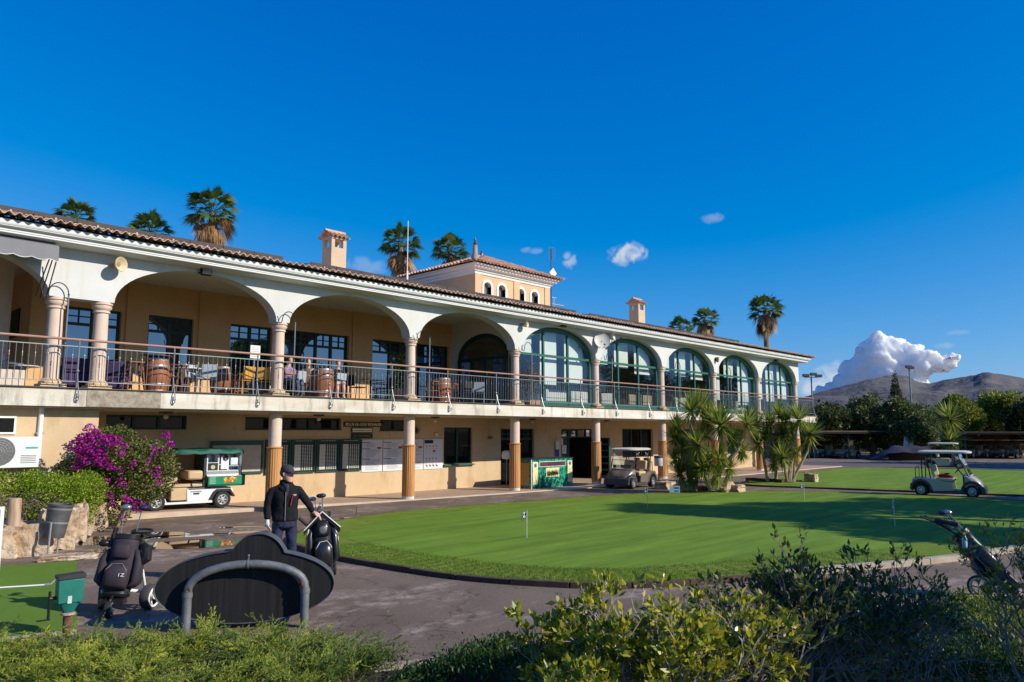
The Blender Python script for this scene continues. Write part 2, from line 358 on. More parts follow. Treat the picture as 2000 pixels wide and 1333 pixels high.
def grassmat(name, a, c, patch, pscale=1.2, stripe=0.0, bump=.3):
    M = bpy.data.materials.new(name); M.use_nodes = True; nt = M.node_tree; N = nt.nodes; L = nt.links; b = N['Principled BSDF']
    b.inputs['Roughness'].default_value = .85; b.inputs['Specular IOR Level'].default_value = .15
    g = N.new('ShaderNodeNewGeometry')
    def noise(s, det=5, st=(1, 1, 1), rot=0):
        mp = N.new('ShaderNodeMapping'); mp.inputs['Scale'].default_value = st; mp.inputs['Rotation'].default_value = (0, 0, rot); L.new(g.outputs['Position'], mp.inputs[0])
        n = N.new('ShaderNodeTexNoise'); n.inputs['Scale'].default_value = s; n.inputs['Detail'].default_value = det; n.inputs['Roughness'].default_value = .7; L.new(mp.outputs[0], n.inputs[0]); return n.outputs[0]
    r = N.new('ShaderNodeValToRGB'); r.color_ramp.elements[0].color = (*a, 1); r.color_ramp.elements[1].color = (*c, 1); r.color_ramp.elements[0].position = .3; r.color_ramp.elements[1].position = .7
    L.new(noise(pscale, 8), r.inputs[0])
    r3 = N.new('ShaderNodeValToRGB'); r3.color_ramp.elements[0].color = (.6, .62, .55, 1); r3.color_ramp.elements[1].color = (1.4, 1.35, 1.4, 1); L.new(noise(70, 3), r3.inputs[0])
    m1 = N.new('ShaderNodeMixRGB'); m1.blend_type = 'MULTIPLY'; m1.inputs[0].default_value = 1; L.new(r.outputs[0], m1.inputs[1]); L.new(r3.outputs[0], m1.inputs[2])
    r2 = N.new('ShaderNodeValToRGB'); r2.color_ramp.elements[0].color = (0, 0, 0, 1); r2.color_ramp.elements[1].color = (.65, .65, .65, 1); r2.color_ramp.elements[0].position = .52; r2.color_ramp.elements[1].position = .72
    L.new(noise(.8, 7, (1, 1.7, 1), -.7), r2.inputs[0])
    m2 = N.new('ShaderNodeMixRGB'); L.new(r2.outputs[0], m2.inputs[0]); L.new(m1.outputs[0], m2.inputs[1]); m2.inputs[2].default_value = (*patch, 1)
    out = m2.outputs[0]
    if stripe:
        rs = N.new('ShaderNodeValToRGB'); rs.color_ramp.elements[0].color = (1 - stripe, 1 - stripe, 1 - stripe, 1); rs.color_ramp.elements[1].color = (1 + stripe, 1 + stripe, 1 + stripe, 1)
        rs.color_ramp.elements[0].position = .35; rs.color_ramp.elements[1].position = .65
        L.new(noise(1.1, 3, (.18, 2.2, 1), .78), rs.inputs[0])
        m3 = N.new('ShaderNodeMixRGB'); m3.blend_type = 'MULTIPLY'; m3.inputs[0].default_value = 1; L.new(out, m3.inputs[1]); L.new(rs.outputs[0], m3.inputs[2]); out = m3.outputs[0]
    L.new(out, b.inputs['Base Color'])
    bp = N.new('ShaderNodeBump'); bp.inputs['Strength'].default_value = bump; bp.inputs['Distance'].default_value = .02
    L.new(noise(90, 3), bp.inputs['Height']); L.new(bp.outputs[0], b.inputs['Normal'])
    return M
FRINGE = grassmat('fringe_grass', (.11, .19, .018), (.2, .28, .03), (.36, .31, .1), 2.6, 0, .8)
GREEN = grassmat('green_grass', (.115, .205, .02), (.15, .25, .026), (.2, .265, .035), .55, .2, .2)
sheet('lawn_fringe', GR1, .055, FRINGE); sheet('putting_green', inset(GR1, 1.15), .060, GREEN)
sheet('lawn', GR2, .055, FRINGE); sheet('chipping_green', inset(GR2, 1.0), .060, GREEN)
# kerb edging round the greens
def edging(name, P, i0, i1, material, w_=.10, h=.085, closed=False, gap=.012, seg=.9, jit=.012):
    mb = MB(); n = len(P); pts = [P[i % n] for i in range(i0, i1 + 1)]
    # resample
    L_ = [0]
    for a, b in zip(pts, pts[1:]): L_.append(L_[-1] + (b - a).length)
    def at(s):
        for k in range(len(L_) - 1):
            if s <= L_[k + 1]: return pts[k].lerp(pts[k + 1], (s - L_[k]) / max(L_[k + 1] - L_[k], 1e-6))
        return pts[-1]
    s = 0; rr = random.Random(3)
    while s < L_[-1] - .1:
        e = min(s + seg - gap, L_[-1]); a, b = at(s), at(e); mid = at((s + e) / 2); dz = rr.uniform(-jit, jit) * .5
        t = (b - a).normalized(); nn = Vector((-t.y, t.x)) * w_ / 2
        pl = [a + nn, mid + nn, b + nn]; pr_ = [a - nn, mid - nn, b - nn]
        vs = [(*p, -.02) for p in pl + pr_] + [(*p, h + dz) for p in pl + pr_]
        mb.add(vs, ((0, 1, 7, 6), (1, 2, 8, 7), (4, 3, 9, 10), (5, 4, 10, 11), (6, 7, 10, 9), (7, 8, 11, 10), (3, 0, 6, 9), (2, 5, 11, 8)))
        s += seg
    return tag(mb.build(name, material, smooth=False, bevel=.008), kind='structure')
KERB_D = mat('kerb_brick', (.075, .045, .035), .9, var=.35, scale=5, bump=.4, bscale=40)
KERB_L = mat('kerb_concrete', (.42, .35, .27), .9, var=.18, scale=4, bump=.3, bscale=60)
nG = len(GR1)
edging('kerb', GR1, 15 * 6 + 2, nG + 4, KERB_D)
edging('kerb', GR1, 4, 9 * 6, KERB_D, w_=.07, h=.06)
edging('kerb', GR1, 9 * 6, 15 * 6 + 2, KERB_L, w_=.16, h=.09)
edging('kerb', GR2, 0, len(GR2), KERB_D, w_=.08, h=.07)
# far road, beyond the lawn; a little paler than the near one
ROAD = mat('far_road_asphalt', (.11, .095, .1), .85, var=.1, scale=.8, world=True, bump=.2, bscale=60)
sheet('road', [(49.5, 22.5), (52.5, 15.5), (53.2, 9), (53, 0), (60, -2), (64, 8), (60, 17), (57.5, 24)], .004, ROAD)
PV = mat('pavement_tiles', (.36, .25, .18), .8, var=.2, scale=2.5, bump=.25, bscale=30, rgb2=(.46, .33, .25), world=True)
# raised pavement along the building, rising gently to the left
def pz(X): return .03 + .014 * max(0.0, 15 - X)
pv = MB(); xs = [-8, -3, 0, 3, 5, 7, 9, 11, 13, 15, 18, 21, 24, 27, 31, 36, 41, 46, 50.5]
edge = lambda X: 21.0 - (X - 4.5) * .108 if X < 26 else 18.65
rows = []
for X in xs:
    z = pz(X); y = edge(X); rows.append([(X, y, -.02), (X, y, z), (X, y + .14, z + .001), (X, 24.0, z)])
for a, b in zip(rows, rows[1:]):
    for k in range(3): pv.add([a[k], b[k], b[k + 1], a[k + 1]], ((0, 1, 2, 3),))
tag(pv.build('pavement', PV, smooth=False), kind='structure')
ke = MB()
for a, b in zip(xs, xs[1:]):
    ke.add([(a, edge(a) - .02, -.02), (b, edge(b) - .02, -.02), (b, edge(b) - .02, pz(b) + .008), (a, edge(a) - .02, pz(a) + .008), (a, edge(a) + .16, pz(a) + .009), (b, edge(b) + .16, pz(b) + .009)], ((0, 1, 2, 3), (3, 2, 5, 4)))
tag(ke.build('kerb', mat('pavement_edge', (.55, .42, .31), .8, var=.12, scale=3), smooth=False), kind='structure')
# puddles
def puddle(cx, cy, rx, ry, seed, rot=0, k=26):
    r_ = random.Random(seed); ph = [r_.uniform(0, 6.28) for _ in range(4)]; pts = []
    for i in range(k * 2):
        t = math.pi * i / k; q = 1 + .22 * math.sin(2 * t + ph[0]) + .14 * math.sin(3 * t + ph[1]) + .1 * math.sin(5 * t + ph[2]) + .06 * math.sin(9 * t + ph[3])
        x, y = rx * q * math.cos(t), ry * q * math.sin(t); pts.append((cx + x * math.cos(rot) - y * math.sin(rot), cy + x * math.sin(rot) + y * math.cos(rot)))
    return pts
WATER = bpy.data.materials.new('puddle_water'); WATER.use_nodes = True; q = WATER.node_tree.nodes['Principled BSDF']
q.inputs['Base Color'].default_value = (.028, .02, .015, 1); q.inputs['Roughness'].default_value = .02; q.inputs['IOR'].default_value = 1.55; q.inputs['Specular IOR Level'].default_value = .9
for px, py, rx, ry, sd_, rot in ((240, 1052, 1.1, .8, 2, -.5), (335, 1066, 1.05, .75, 3, -.4), (410, 1045, 1.2, .25, 4, -.35), (470, 1030, .5, .1, 9, -.4)):
    g = G(px, py); sheet('puddle', puddle(g.x, g.y, rx, ry, sd_, rot), .006, WATER)
for px, py, rx, ry, sd_ in ((760, 1006, 1.3, .22, 11), (880, 998, 1.5, .24, 12), (960, 991, 1.2, .2, 15), (1075, 982, 1.1, .1, 13)):
    g = G(px, py); sheet('puddle', puddle(g.x, g.y, rx, ry, sd_, -.12), .008, WATER)
# artificial turf at the left
TURF = grassmat('artificial_turf', (.11, .2, .025), (.13, .235, .03), (.12, .22, .03), 3, 0, .5)
a, b, c, d = G(150, 1240), G(150, 1098), G(-260, 1098), G(-500, 1250)
sheet('turf', [(a.x, a.y), (b.x, b.y), (b.x - 6, b.y + 2.5), (a.x - 8, a.y + 2.5)], .016, TURF)
e = MB(); dd = Vector((a.x - 8, a.y + 2.5, 0)); t_ = (dd - a)
e.box(0, t_.length, -.05, .0, -.01, .05, Matrix.Translation((a.x, a.y, 0)) @ Matrix.Rotation(math.atan2(t_.y, t_.x), 4, 'Z'))
tag(e.build('turf_edge', mat('turf_edge', (.35, .3, .25), .9)), kind='structure')

# planted bed in front of the camera, with soil and a kerb
BED = [(-9.6, 10.3), (-3.5, 9.6), (.6, 8.8), (1.9, 8.0), (3.0, 7.0), (4.1, 6.1), (4.85, 5.78), (5.87, 5.32), (7.2, 4.75), (8.66, 4.14), (10, 3.5), (11.3, 2.91), (12.55, 2.28), (16, .6), (20, -2)]
bedp = [Vector(p) for p in BED]
SOIL = mat('soil', (.018, .012, .008), .95, scale=5, bump=1.0, bscale=14, rgb2=(.05, .033, .022), world=True)
nbx = 60; V = []; F = []; rs_ = random.Random(5)
for i in range(len(bedp)):
    for j in range(9):
        t = j / 8; p = bedp[i].lerp(Vector((3.5, -7)), t * .9)
        V.append((p.x, p.y, .03 + .55 * min(1, t * 1.8) ** 1.3 + rs_.uniform(-.03, .03) * (j > 0)))
for i in range(len(bedp) - 1):
    for j in range(8): F.append((i * 9 + j, (i + 1) * 9 + j, (i + 1) * 9 + j + 1, i * 9 + j + 1))
me = bpy.data.meshes.new('planting_bed'); me.from_pydata(V, [], F); me.polygons.foreach_set('use_smooth', [True] * len(F))
if me.polygons[0].normal.z < 0: me.flip_normals()
tag(link_mesh('planting_bed', me, SOIL), kind='structure')
edging('kerb', bedp, 5, len(bedp) - 1, mat('bed_kerb', (.33, .26, .22), .9, var=.2, scale=4, bump=.3), w_=.12, h=.075)
def bedz(x, y):
    """height of the bed surface, roughly"""
    best = min((Vector((x, y)) - p).length for p in smooth_bed)
    return .03 + .55 * min(1, best / 7 * 1.6) ** 1.3
smooth_bed = [bedp[i].lerp(bedp[i + 1], k / 6) for i in range(len(bedp) - 1) for k in range(6)]

# hills
def hills():
    ridge = [(1450, 800), (1520, 790), (1580, 775), (1600, 768), (1640, 757), (1690, 747), (1730, 741), (1770, 739), (1790, 748), (1815, 752), (1845, 746), (1880, 741), (1905, 739), (1925, 735),
             (1950, 739), (1975, 743), (2000, 748), (2060, 755), (2130, 760), (2250, 775), (2400, 790), (2700, 800), (3200, 815)]
    V = []; F = []; nc = 150; nr = 40; P = []
    for i in range(nc):
        px = 1450 + (2750 - 1450) * i / (nc - 1)
        for a, b in zip(ridge, ridge[1:]):
            if a[0] <= px <= b[0]: py = a[1] + (b[1] - a[1]) * (px - a[0]) / (b[0] - a[0]); break
        d = ray(px, py); h = math.hypot(d.x, d.y); P.append((d.x / h, d.y / h, d.z / h))
    from mathutils import noise as nz
    for i in range(nc):
        dx, dy, s = P[i]
        for j in range(nr):
            t = j / (nr - 1); r = 1150 + 1350 * t; x, y = dx * r, dy * r
            base = (2500 * s + 2.25) * (math.sin(t * math.pi / 2) ** 1.6)
            q = Vector((x / 170, y / 170, 3.1))
            e_ = nz.fractal(q, .9, 2.1, 6); rg = 1 - abs(nz.fractal(Vector((x / 330, y / 330, 8)), 1.0, 2.0, 5)) * 2
            k = math.sin(math.pi * t)
            V.append((x, y, max(0, base + (e_ * 17 + rg * 16 - 8) * k)))
    for i in range(nc - 1):
        for j in range(nr - 1): F.append((i * nr + j, (i + 1) * nr + j, (i + 1) * nr + j + 1, i * nr + j + 1))
    me = bpy.data.meshes.new('hills'); me.from_pydata(V, [], F); me.polygons.foreach_set('use_smooth', [True] * len(F))
    if me.polygons[0].normal.z < 0: me.flip_normals()
    o = link_mesh('hills', me, mat('hill_scrub', (.068, .064, .066), .95, scale=.016, rgb2=(.145, .128, .122), bump=.8, bscale=.05, world=True, detail=12))
    MATS['hill_scrub'].node_tree.nodes['Bump'].inputs['Distance'].default_value = 9
    tag(o, kind='structure')
hills()
# the one large cumulus behind the hills: a heap of lumpy vapour, solid enough to be lit by the sun
def cumulus():
    from mathutils import noise as nz
    MBc = MB(); rr = random.Random(12)
    Dc = 5200.0
    def at(px, py, dd=0):
        d = ray(px, py); h = math.hypot(d.x, d.y); return EYE + d * ((Dc + dd) / h)
    px1 = Dc / 1580.
    lumps = [(1718, 672, 25), (1700, 690, 26), (1742, 685, 26), (1690, 712, 26), (1668, 722, 22), (1720, 715, 34), (1757, 702, 26), (1780, 692, 22), (1795, 706, 24), (1765, 728, 30), (1735, 742, 30), (1700, 745, 30),
             (1662, 742, 26), (1640, 752, 20), (1622, 762, 16), (1815, 706, 20), (1833, 708, 18), (1849, 706, 16), (1863, 700, 13), (1840, 716, 13), (1825, 718, 14), (1800, 727, 18), (1790, 745, 22), (1712, 662, 16), (1725, 664, 15), (1755, 682, 14), (1655, 720, 12), (1600, 768, 14), (1680, 700, 15)]
    small = []
    for (x, y, r) in lumps:
        small.append((x, y, r * .86, 0))
        for k in range(int(5 + r * .8)):
            a = rr.uniform(0, 6.28); q = rr.uniform(.45, 1.0) * r; small.append((x + q * math.cos(a), y + q * math.sin(a) * .85, rr.uniform(.16, .42) * r, rr.uniform(-1, .4) * r))
    for (x, y, r, dd) in small:
        c = at(x, min(y, 775), dd * px1 * 1.0 - (0)); MBc.ball(c, r * px1, 14, 9, (1, 1, .95))
    me = bpy.data.meshes.new('cloud'); me.from_pydata([tuple(p) for p in MBc.v], [], MBc.f)
    M = bpy.data.materials.new('cloud_vapour'); M.use_nodes = True; nt = M.node_tree; N = nt.nodes; L = nt.links; b = N['Principled BSDF']
    b.inputs['Base Color'].default_value = (.99, .985, .98, 1); b.inputs['Roughness'].default_value = 1; b.inputs['Specular IOR Level'].default_value = 0
    b.inputs['Subsurface Weight'].default_value = 1; b.inputs['Subsurface Radius'].default_value = (1, 1, 1); b.inputs['Subsurface Scale'].default_value = 110
    tr = N.new('ShaderNodeBsdfTranslucent'); tr.inputs[0].default_value = (.9, .92, .97, 1)
    mx = N.new('ShaderNodeMixShader'); mx.inputs[0].default_value = .12; L.new(b.outputs[0], mx.inputs[1]); L.new(tr.outputs[0], mx.inputs[2])
    # soft edges: vapour thins where it is seen edge-on
    lw = N.new('ShaderNodeLayerWeight'); lw.inputs[0].default_value = .5
    mr = N.new('ShaderNodeMapRange'); mr.inputs['From Min'].default_value = .62; mr.inputs['From Max'].default_value = 1.0; L.new(lw.outputs['Facing'], mr.inputs['Value'])
    tp = N.new('ShaderNodeBsdfTransparent'); m2 = N.new('ShaderNodeMixShader'); L.new(mr.outputs[0], m2.inputs[0]); L.new(mx.outputs[0], m2.inputs[1]); L.new(tp.outputs[0], m2.inputs[2])
    L.new(m2.outputs[0], N['Material Output'].inputs[0])
    o = link_mesh('cloud', me, M); tag(o, kind='structure')
    q = o.modifiers.new('r', 'REMESH'); q.mode = 'VOXEL'; q.voxel_size = 11; q.use_smooth_shade = True
    for sc_, st in ((120, 70), (48, 42), (20, 20)):
        t = bpy.data.textures.new('vapour_lumps', 'CLOUDS'); t.noise_scale = sc_; t.noise_depth = 2; t.noise_basis = 'VORONOI_F1' if sc_ > 100 else 'ORIGINAL_PERLIN'
        d = o.modifiers.new('d', 'DISPLACE'); d.texture = t; d.texture_coords = 'GLOBAL'; d.strength = st * (-1 if sc_ > 100 else 1); d.mid_level = .45
cumulus()

# ============================================================ CLUBHOUSE
WHITE = mat('white_render', (.61, .615, .61), .85, var=.05, scale=1.3, bump=.12, bscale=40)
TRIM = mat('white_trim', (.7, .71, .71), .75, var=.03, scale=2, bump=.05)
TAN = mat('ochre_render', (.54, .39, .23), .9, scale=.8, bump=.25, bscale=18, rgb2=(.61, .455, .29))
TAN2 = mat('ochre_render_upper', (.64, .38, .17), .9, scale=1.2, bump=.2, bscale=18, rgb2=(.72, .46, .23)); stained(WHITE, .94); stained(TAN, .86, (1, 1, .4), .36, .46)
STONE = mat('column_stone', (.62, .47, .38), .8, scale=3, bump=.2, bscale=30, rgb2=(.7, .56, .46))
BASE = mat('column_base_stone', (.6, .44, .27), .85, var=.15, scale=8, bump=.3)
SLAT = mat('wood_cladding', (.4, .17, .05), .6, scale=3, stretch=(1, 1, .15), rgb2=(.58, .29, .1), bump=.3, bscale=20)
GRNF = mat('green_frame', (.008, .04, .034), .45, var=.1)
GRNL = mat('green_frame_lit', (.02, .12, .09), .45, var=.1)  # paler copy of the frame green; sunlit brightness is put into the colour
DARK = mat('dark_interior', (.012, .011, .011), .9)
TILE = mat('terracotta_tile', (.46, .28, .19), .9, scale=4, rgb2=(.7, .52, .4), bump=.4, bscale=30)
TILE2 = mat('terracotta_tile_tower', (.46, .25, .15), .9, scale=3, rgb2=(.7, .46, .32), bump=.4, bscale=30)
RAIL = mat('rail_metal', (.27, .28, .29), .4, metal=.5, var=.08)
WOODR = mat('handrail_wood', (.28, .15, .11), .5, scale=4, stretch=(.3, 2, 2), rgb2=(.38, .22, .17))
IRON = mat('black_iron', (.02, .022, .025), .45, metal=.3)
DKG = glassmat('dark_window_glass', refl=.3, body=(.012, .015, .02), gl_=(.35, .5, .72)); DKL = glassmat('dim_window_glass', refl=.0, body=(.008, .009, .01), ior=1.22)
CLR = glassmat('clear_glass', (.9, .95, .95), .13, gl_=(.35, .52, .75))
BLIND = mat('roller_blind', (.86, .86, .8), .85, var=.04, scale=3)
C0 = Vector((10, 20, 0))
CLUB = thing('clubhouse', 'long two storey ochre and white clubhouse with arched terrace and tiled tower', 'building', C0)
def part(mb, name, m_, parent=None, **k):
    o = mb.build(name, m_, None, off=C0, **k); o.parent = parent or CLUB
    return o
XC = [5.1, 6.1, 10.9, 15.8, 20.95, 26.05, 31.3, 36.4, 41.6, 46.8]
Y0, Y1, ZT, ZS, ZF = 19.78, 20.22, 6.68, 5.43, 3.28
# arcade wall
mb = MB()
def arch_pts(cx, a, b, n=28, z0=ZS): return [(cx - a * math.cos(math.pi * i / n), z0 + b * math.sin(math.pi * i / n)) for i in range(n + 1)]
def strip(pts):
    for (xa, za), (xb, zb) in zip(pts, pts[1:]):
        mb.add([(xa, Y0, za), (xb, Y0, zb), (xb, Y0, ZT), (xa, Y0, ZT)], ((0, 1, 2, 3),))
        mb.add([(xa, Y1, za), (xb, Y1, zb), (xb, Y1, ZT), (xa, Y1, ZT)], ((3, 2, 1, 0),))
        mb.add([(xa, Y0, za), (xb, Y0, zb), (xb, Y1, zb), (xa, Y1, za)], ((3, 2, 1, 0),))
bays = [(-.1, 5.1, 1.06)] + [(XC[i], XC[i + 1], 1.1) for i in range(1, 9)]
XE = 47.02
allp = [(-9, ZS)]
for x0, x1, b in bays:
    allp += arch_pts((x0 + x1) / 2, (x1 - x0) / 2 - .21, b if x0 < 15 else 1.13)
allp += [(XE, ZS)]
strip(allp)
mb.add([(XE, Y0, ZS), (XE, Y1, ZS), (XE, Y1, ZT), (XE, Y0, ZT)], ((0, 1, 2, 3),))
part(mb, 'arcade_wall', WHITE, fix=False, smooth=True, angle=20)
ARCHES = bays
def column(x):
    m_ = MB(); m_.lathe([(.168, 3.5), (.168, 4.6), (.16, 5.17)], (x, 20, 0), 24, cap=False); o = part(m_, 'column', STONE)
    m_ = MB(); m_.lathe([(.16, 5.15), (.195, 5.17), (.195, 5.2), (.17, 5.22), (.2, 5.25), (.228, 5.29), (.228, 5.335), (.205, 5.345), (.205, 5.355), (.24, 5.37), (.24, 5.43)], (x, 20, 0), 24); c = part(m_, 'capital', STONE, o)
    m_ = MB(); m_.box(x - .27, x + .27, 19.73, 20.27, ZF, 3.37); m_.lathe([(.24, 3.37), (.25, 3.4), (.24, 3.43), (.2, 3.44), (.21, 3.47), (.175, 3.5)], (x, 20, 0), 24); part(m_, 'column_base', BASE, o)
for x in [-.1] + XC: column(x)
def pillar(x):
    z = pz(x)
    m_ = MB(); m_.lathe([(.185, z), (.185, 2.84)], (x, 20, 0), 24, cap=False); o = part(m_, 'pillar', STONE)
    m_ = MB(); n = 40; rings = []
    for zz in (z + .1, 1.78):
        rings.append([(x + (.212 - (.01 if k % 2 else 0)) * math.cos(2 * math.pi * k / n), 20 + (.212 - (.01 if k % 2 else 0)) * math.sin(2 * math.pi * k / n), zz) for k in range(n)])
    m_.loft(rings); m_.lathe([(.22, 1.78), (.235, 1.79), (.235, 1.81), (.19, 1.83)], (x, 20, 0), 24); part(m_, 'wood_cladding', SLAT, o, angle=5)
    m_ = MB(); m_.lathe([(.2, z), (.2, z + .1)], (x, 20, 0), 24); part(m_, 'pillar_foot', mat('worn_white_paint', (.6, .58, .54), .9, var=.25, scale=12), o)
for x in (10.9, 15.8, 20.95, 26.05, 31.3, 36.4, 41.6, 46.8): pillar(x)
# floor slab with fascia
mb = MB(); mb.box(-9, 48.75, 19.5, 23.55, 2.84, 3.26); mb.box(45, 48.75, 23.55, 30, 2.84, 3.26)
FASC = mat('fascia_render', (.56, .49, .39), .85, scale=1.1, rgb2=(.72, .7, .64), bump=.2, bscale=25, stretch=(.5, 1, 2.2), detail=8)
stained(FASC, .62, (2.5, 2.5, .5), .36, .5, 1.3); part(mb, 'floor_slab', FASC, smooth=False)
mb = MB(); mb.box(-9, 48.8, 19.44, 23.55, 3.263, 3.283); part(mb, 'floor_edge', mat('slab_top', (.12, .1, .09), .8), smooth=False)
mb = MB(); mb.box(5.75, 7.45, 19.488, 19.5, 2.85, 3.255); part(mb, 'bare_fascia_patch', mat('bare_concrete', (.2, .17, .13), .9, scale=6, rgb2=(.42, .36, .29), bump=.5, bscale=20), smooth=False)
# lower soffit
mb = MB(); mb.box(-9, 48.6, 19.62, 22.4, 2.80, 2.838); part(mb, 'soffit', mat('soffit_paint', (.5, .42, .32), .9, var=.1), smooth=False)
# terrace ceiling
mb = MB(); mb.box(-9, 21, 20.22, 30, 6.76, 6.82); part(mb, 'terrace_ceiling', mat('ceiling_plaster', (.7, .66, .58), .9, var=.05), smooth=False)

def holed_wall(mb, x0, x1, z0, z1, ya, yb, holes):
    x = x0
    for hx0, hx1, hz0, hz1 in sorted(holes):
        if hx0 > x: mb.box(x, hx0, ya, yb, z0, z1)
        if hz0 > z0: mb.box(hx0, hx1, ya, yb, z0, hz0)
        if hz1 < z1: mb.box(hx0, hx1, ya, yb, hz1, z1)
        x = hx1
    if x < x1: mb.box(x, x1, ya, yb, z0, z1)
def window(x0, x1, z0, z1, Y, nleaf=2, transom=None, grid=True, fm=None, gm=None, name='window', par=None, sill=False, t=.06):
    """frame with mullions set back at Y, one pane behind; grid of small panes above the transom"""
    fm = fm or GRNF; m_ = MB(); d0, d1 = Y, Y + .07
    m_.box(x0, x0 + t, d0, d1, z0, z1); m_.box(x1 - t, x1, d0, d1, z0, z1); m_.box(x0 + t, x1 - t, d0, d1, z1 - t, z1); m_.box(x0 + t, x1 - t, d0, d1, z0, z0 + t)
    wl_ = (x1 - x0 - 2 * t) / nleaf; a = z0 + t; b = z1 - t
    for k in range(1, nleaf): m_.box(x0 + t + k * wl_ - .045, x0 + t + k * wl_ + .045, d0 - .004, d1, a, b)
    if transom:
        for k in range(nleaf):
            xa = x0 + t + k * wl_ + (.045 if k else 0); xb = x0 + t + (k + 1) * wl_ - (.045 if k < nleaf - 1 else 0)
            m_.box(xa, xb, d0 + .002, d1, transom - .04, transom + .04)
            if grid:
                xm = (xa + xb) / 2; zm = (transom + .04 + b) / 2
                m_.box(xm - .015, xm + .015, d0 + .01, d1, transom + .04, b); m_.box(xa, xm - .015, d0 + .01, d1, zm - .015, zm + .015); m_.box(xm + .015, xb, d0 + .01, d1, zm - .015, zm + .015)
    f = part(m_, name, fm, par, smooth=False)
    m_ = MB(); m_.add([(x0 + t, Y + .05, z0 + t), (x1 - t, Y + .05, z0 + t), (x1 - t, Y + .05, z1 - t), (x0 + t, Y + .05, z1 - t)], ((0, 1, 2, 3),))
    part(m_, 'pane', gm or DKG, f, smooth=False, fix=False)
    return f
# upper back wall
YB = 23.6
UW = [(6.28, 7.75, 2), (8.53, 9.9, 2), (11.13, 12.6, 2), (13.08, 15.73, 4), (16.8, 18.62, 2), (18.98, 20.7, 2)]
mb = MB(); holed_wall(mb, 5.4, 20.95, ZF, 6.76, YB, YB + .3, [(a, b, ZF, 5.81) for a, b, n in UW])
for a, b in ((5.4, 6.15), (7.87, 8.42), (10.05, 10.95), (15.85, 16.66)): mb.box(a, b, YB - .07, YB - .002, ZF + .002, 6.757)
part(mb, 'terrace_wall', TAN2, smooth=False)
for a, b, n in UW: window(a, b, ZF + .01, 5.81, YB + .12, n, 5.34, name='terrace_window')
mb = MB(); mb.box(5.4, 5.6, YB + .3, 30, ZF, 6.76); mb.box(-9, 5.4, 28, 28.3, ZF, 6.76); part(mb, 'side_wall', TAN2, smooth=False)
m_ = MB(); m_.box(5.36, 5.4, 24.6, 27.3, 4.95, 5.75)
part(m_, 'side_window', GRNF, smooth=False)
mb = MB(); mb.box(-9, 20.9, 23.9, 28, 3.18, ZF - .002); part(mb, 'terrace_floor', mat('terrace_floor', (.3, .22, .16), .6), smooth=False)
mb = MB(); mb.lathe([(.24, ZF), (.24, 6.76)], (4.55, 22.8, 0), 24, cap=False); part(mb, 'column', STONE)
# cross wall with arched glass screen (faces -X)
mb = MB(); cw0, cw1, cyy, ca = 20.22, YB, 21.75, 1.5
for (ya, za), (yb, zb) in zip([(cw0, ZF)] + [(cyy - ca, ZF)] + arch_pts(cyy, ca, .98, 20, 5.25) + [(cyy + ca, ZF), (cw1, ZF)], ([(cyy - ca, ZF)] + arch_pts(cyy, ca, .98, 20, 5.25) + [(cyy + ca, ZF), (cw1, ZF)])):
    if abs(ya - yb) < 1e-6: continue
    for X in (20.86, 21.04): mb.add([(X, ya, za), (X, yb, zb), (X, yb, 6.76), (X, ya, 6.76)], ((0, 1, 2, 3),))
    mb.add([(20.86, ya, za), (20.86, yb, zb), (21.04, yb, zb), (21.04, ya, za)], ((0, 1, 2, 3),))
part(mb, 'cross_wall', WHITE, fix=False, smooth=False)
def arch_frame(P, w_, y0, y1, axis):
    m2 = MB(); cx = sum(p[0] for p in P) / len(P); 
    inner = [(cx + (p[0] - cx) * (1 - w_ / abs(P[0][0] - cx)), P[0][1] + (p[1] - P[0][1]) * .94 if p[1] > P[0][1] else p[1]) for p in P]
    for a, b, c, d in zip(P, P[1:], inner[1:], inner): m2.prism([a, b, c, d], y0, y1, axis)
    return m2
m2 = arch_frame([(cyy - ca, ZF)] + arch_pts(cyy, ca, .98, 20, 5.25) + [(cyy + ca, ZF)], .1, 20.9, 20.98, 'x')
m2.box(20.9, 20.98, cyy - ca + .1, cyy + ca - .1, 5.15, 5.27)
m2.box(20.9, 20.98, cyy + .55, cyy + .75, ZF, 5.15); m2.box(20.9, 20.98, cyy - .2, cyy - .08, ZF, 5.15)
f = part(m2, 'glass_screen', GRNF, smooth=False)
m2 = MB(); m2.quad((20.97, cyy - ca + .08, ZF), (20.97, cyy + ca - .08, ZF), (20.97, cyy + ca - .08, 5.6), (20.97, cyy - ca + .08, 5.6)); part(m2, 'pane', CLR, f, smooth=False, fix=False)
m2 = MB(); m2.box(20.985, 21.0, cyy + .78, cyy + ca - .12, ZF + .1, 5.1); part(m2, 'screen_door', mat('cream_door', (.55, .55, .48), .6), f, smooth=False)
m2 = MB(); m2.box(20.975, 20.984, cyy + .95, cyy + 1.15, 4.55, 4.8); part(m2, 'notice', mat('black_notice', (.02, .02, .02)), f, smooth=False)
m2 = MB(); m2.cyl((20.975, cyy + 1.28, 4.95), (20.984, cyy + 1.28, 4.95), .07, n=16); part(m2, 'round_sticker', mat('blue_sticker', (.03, .03, .2)), f, smooth=False)
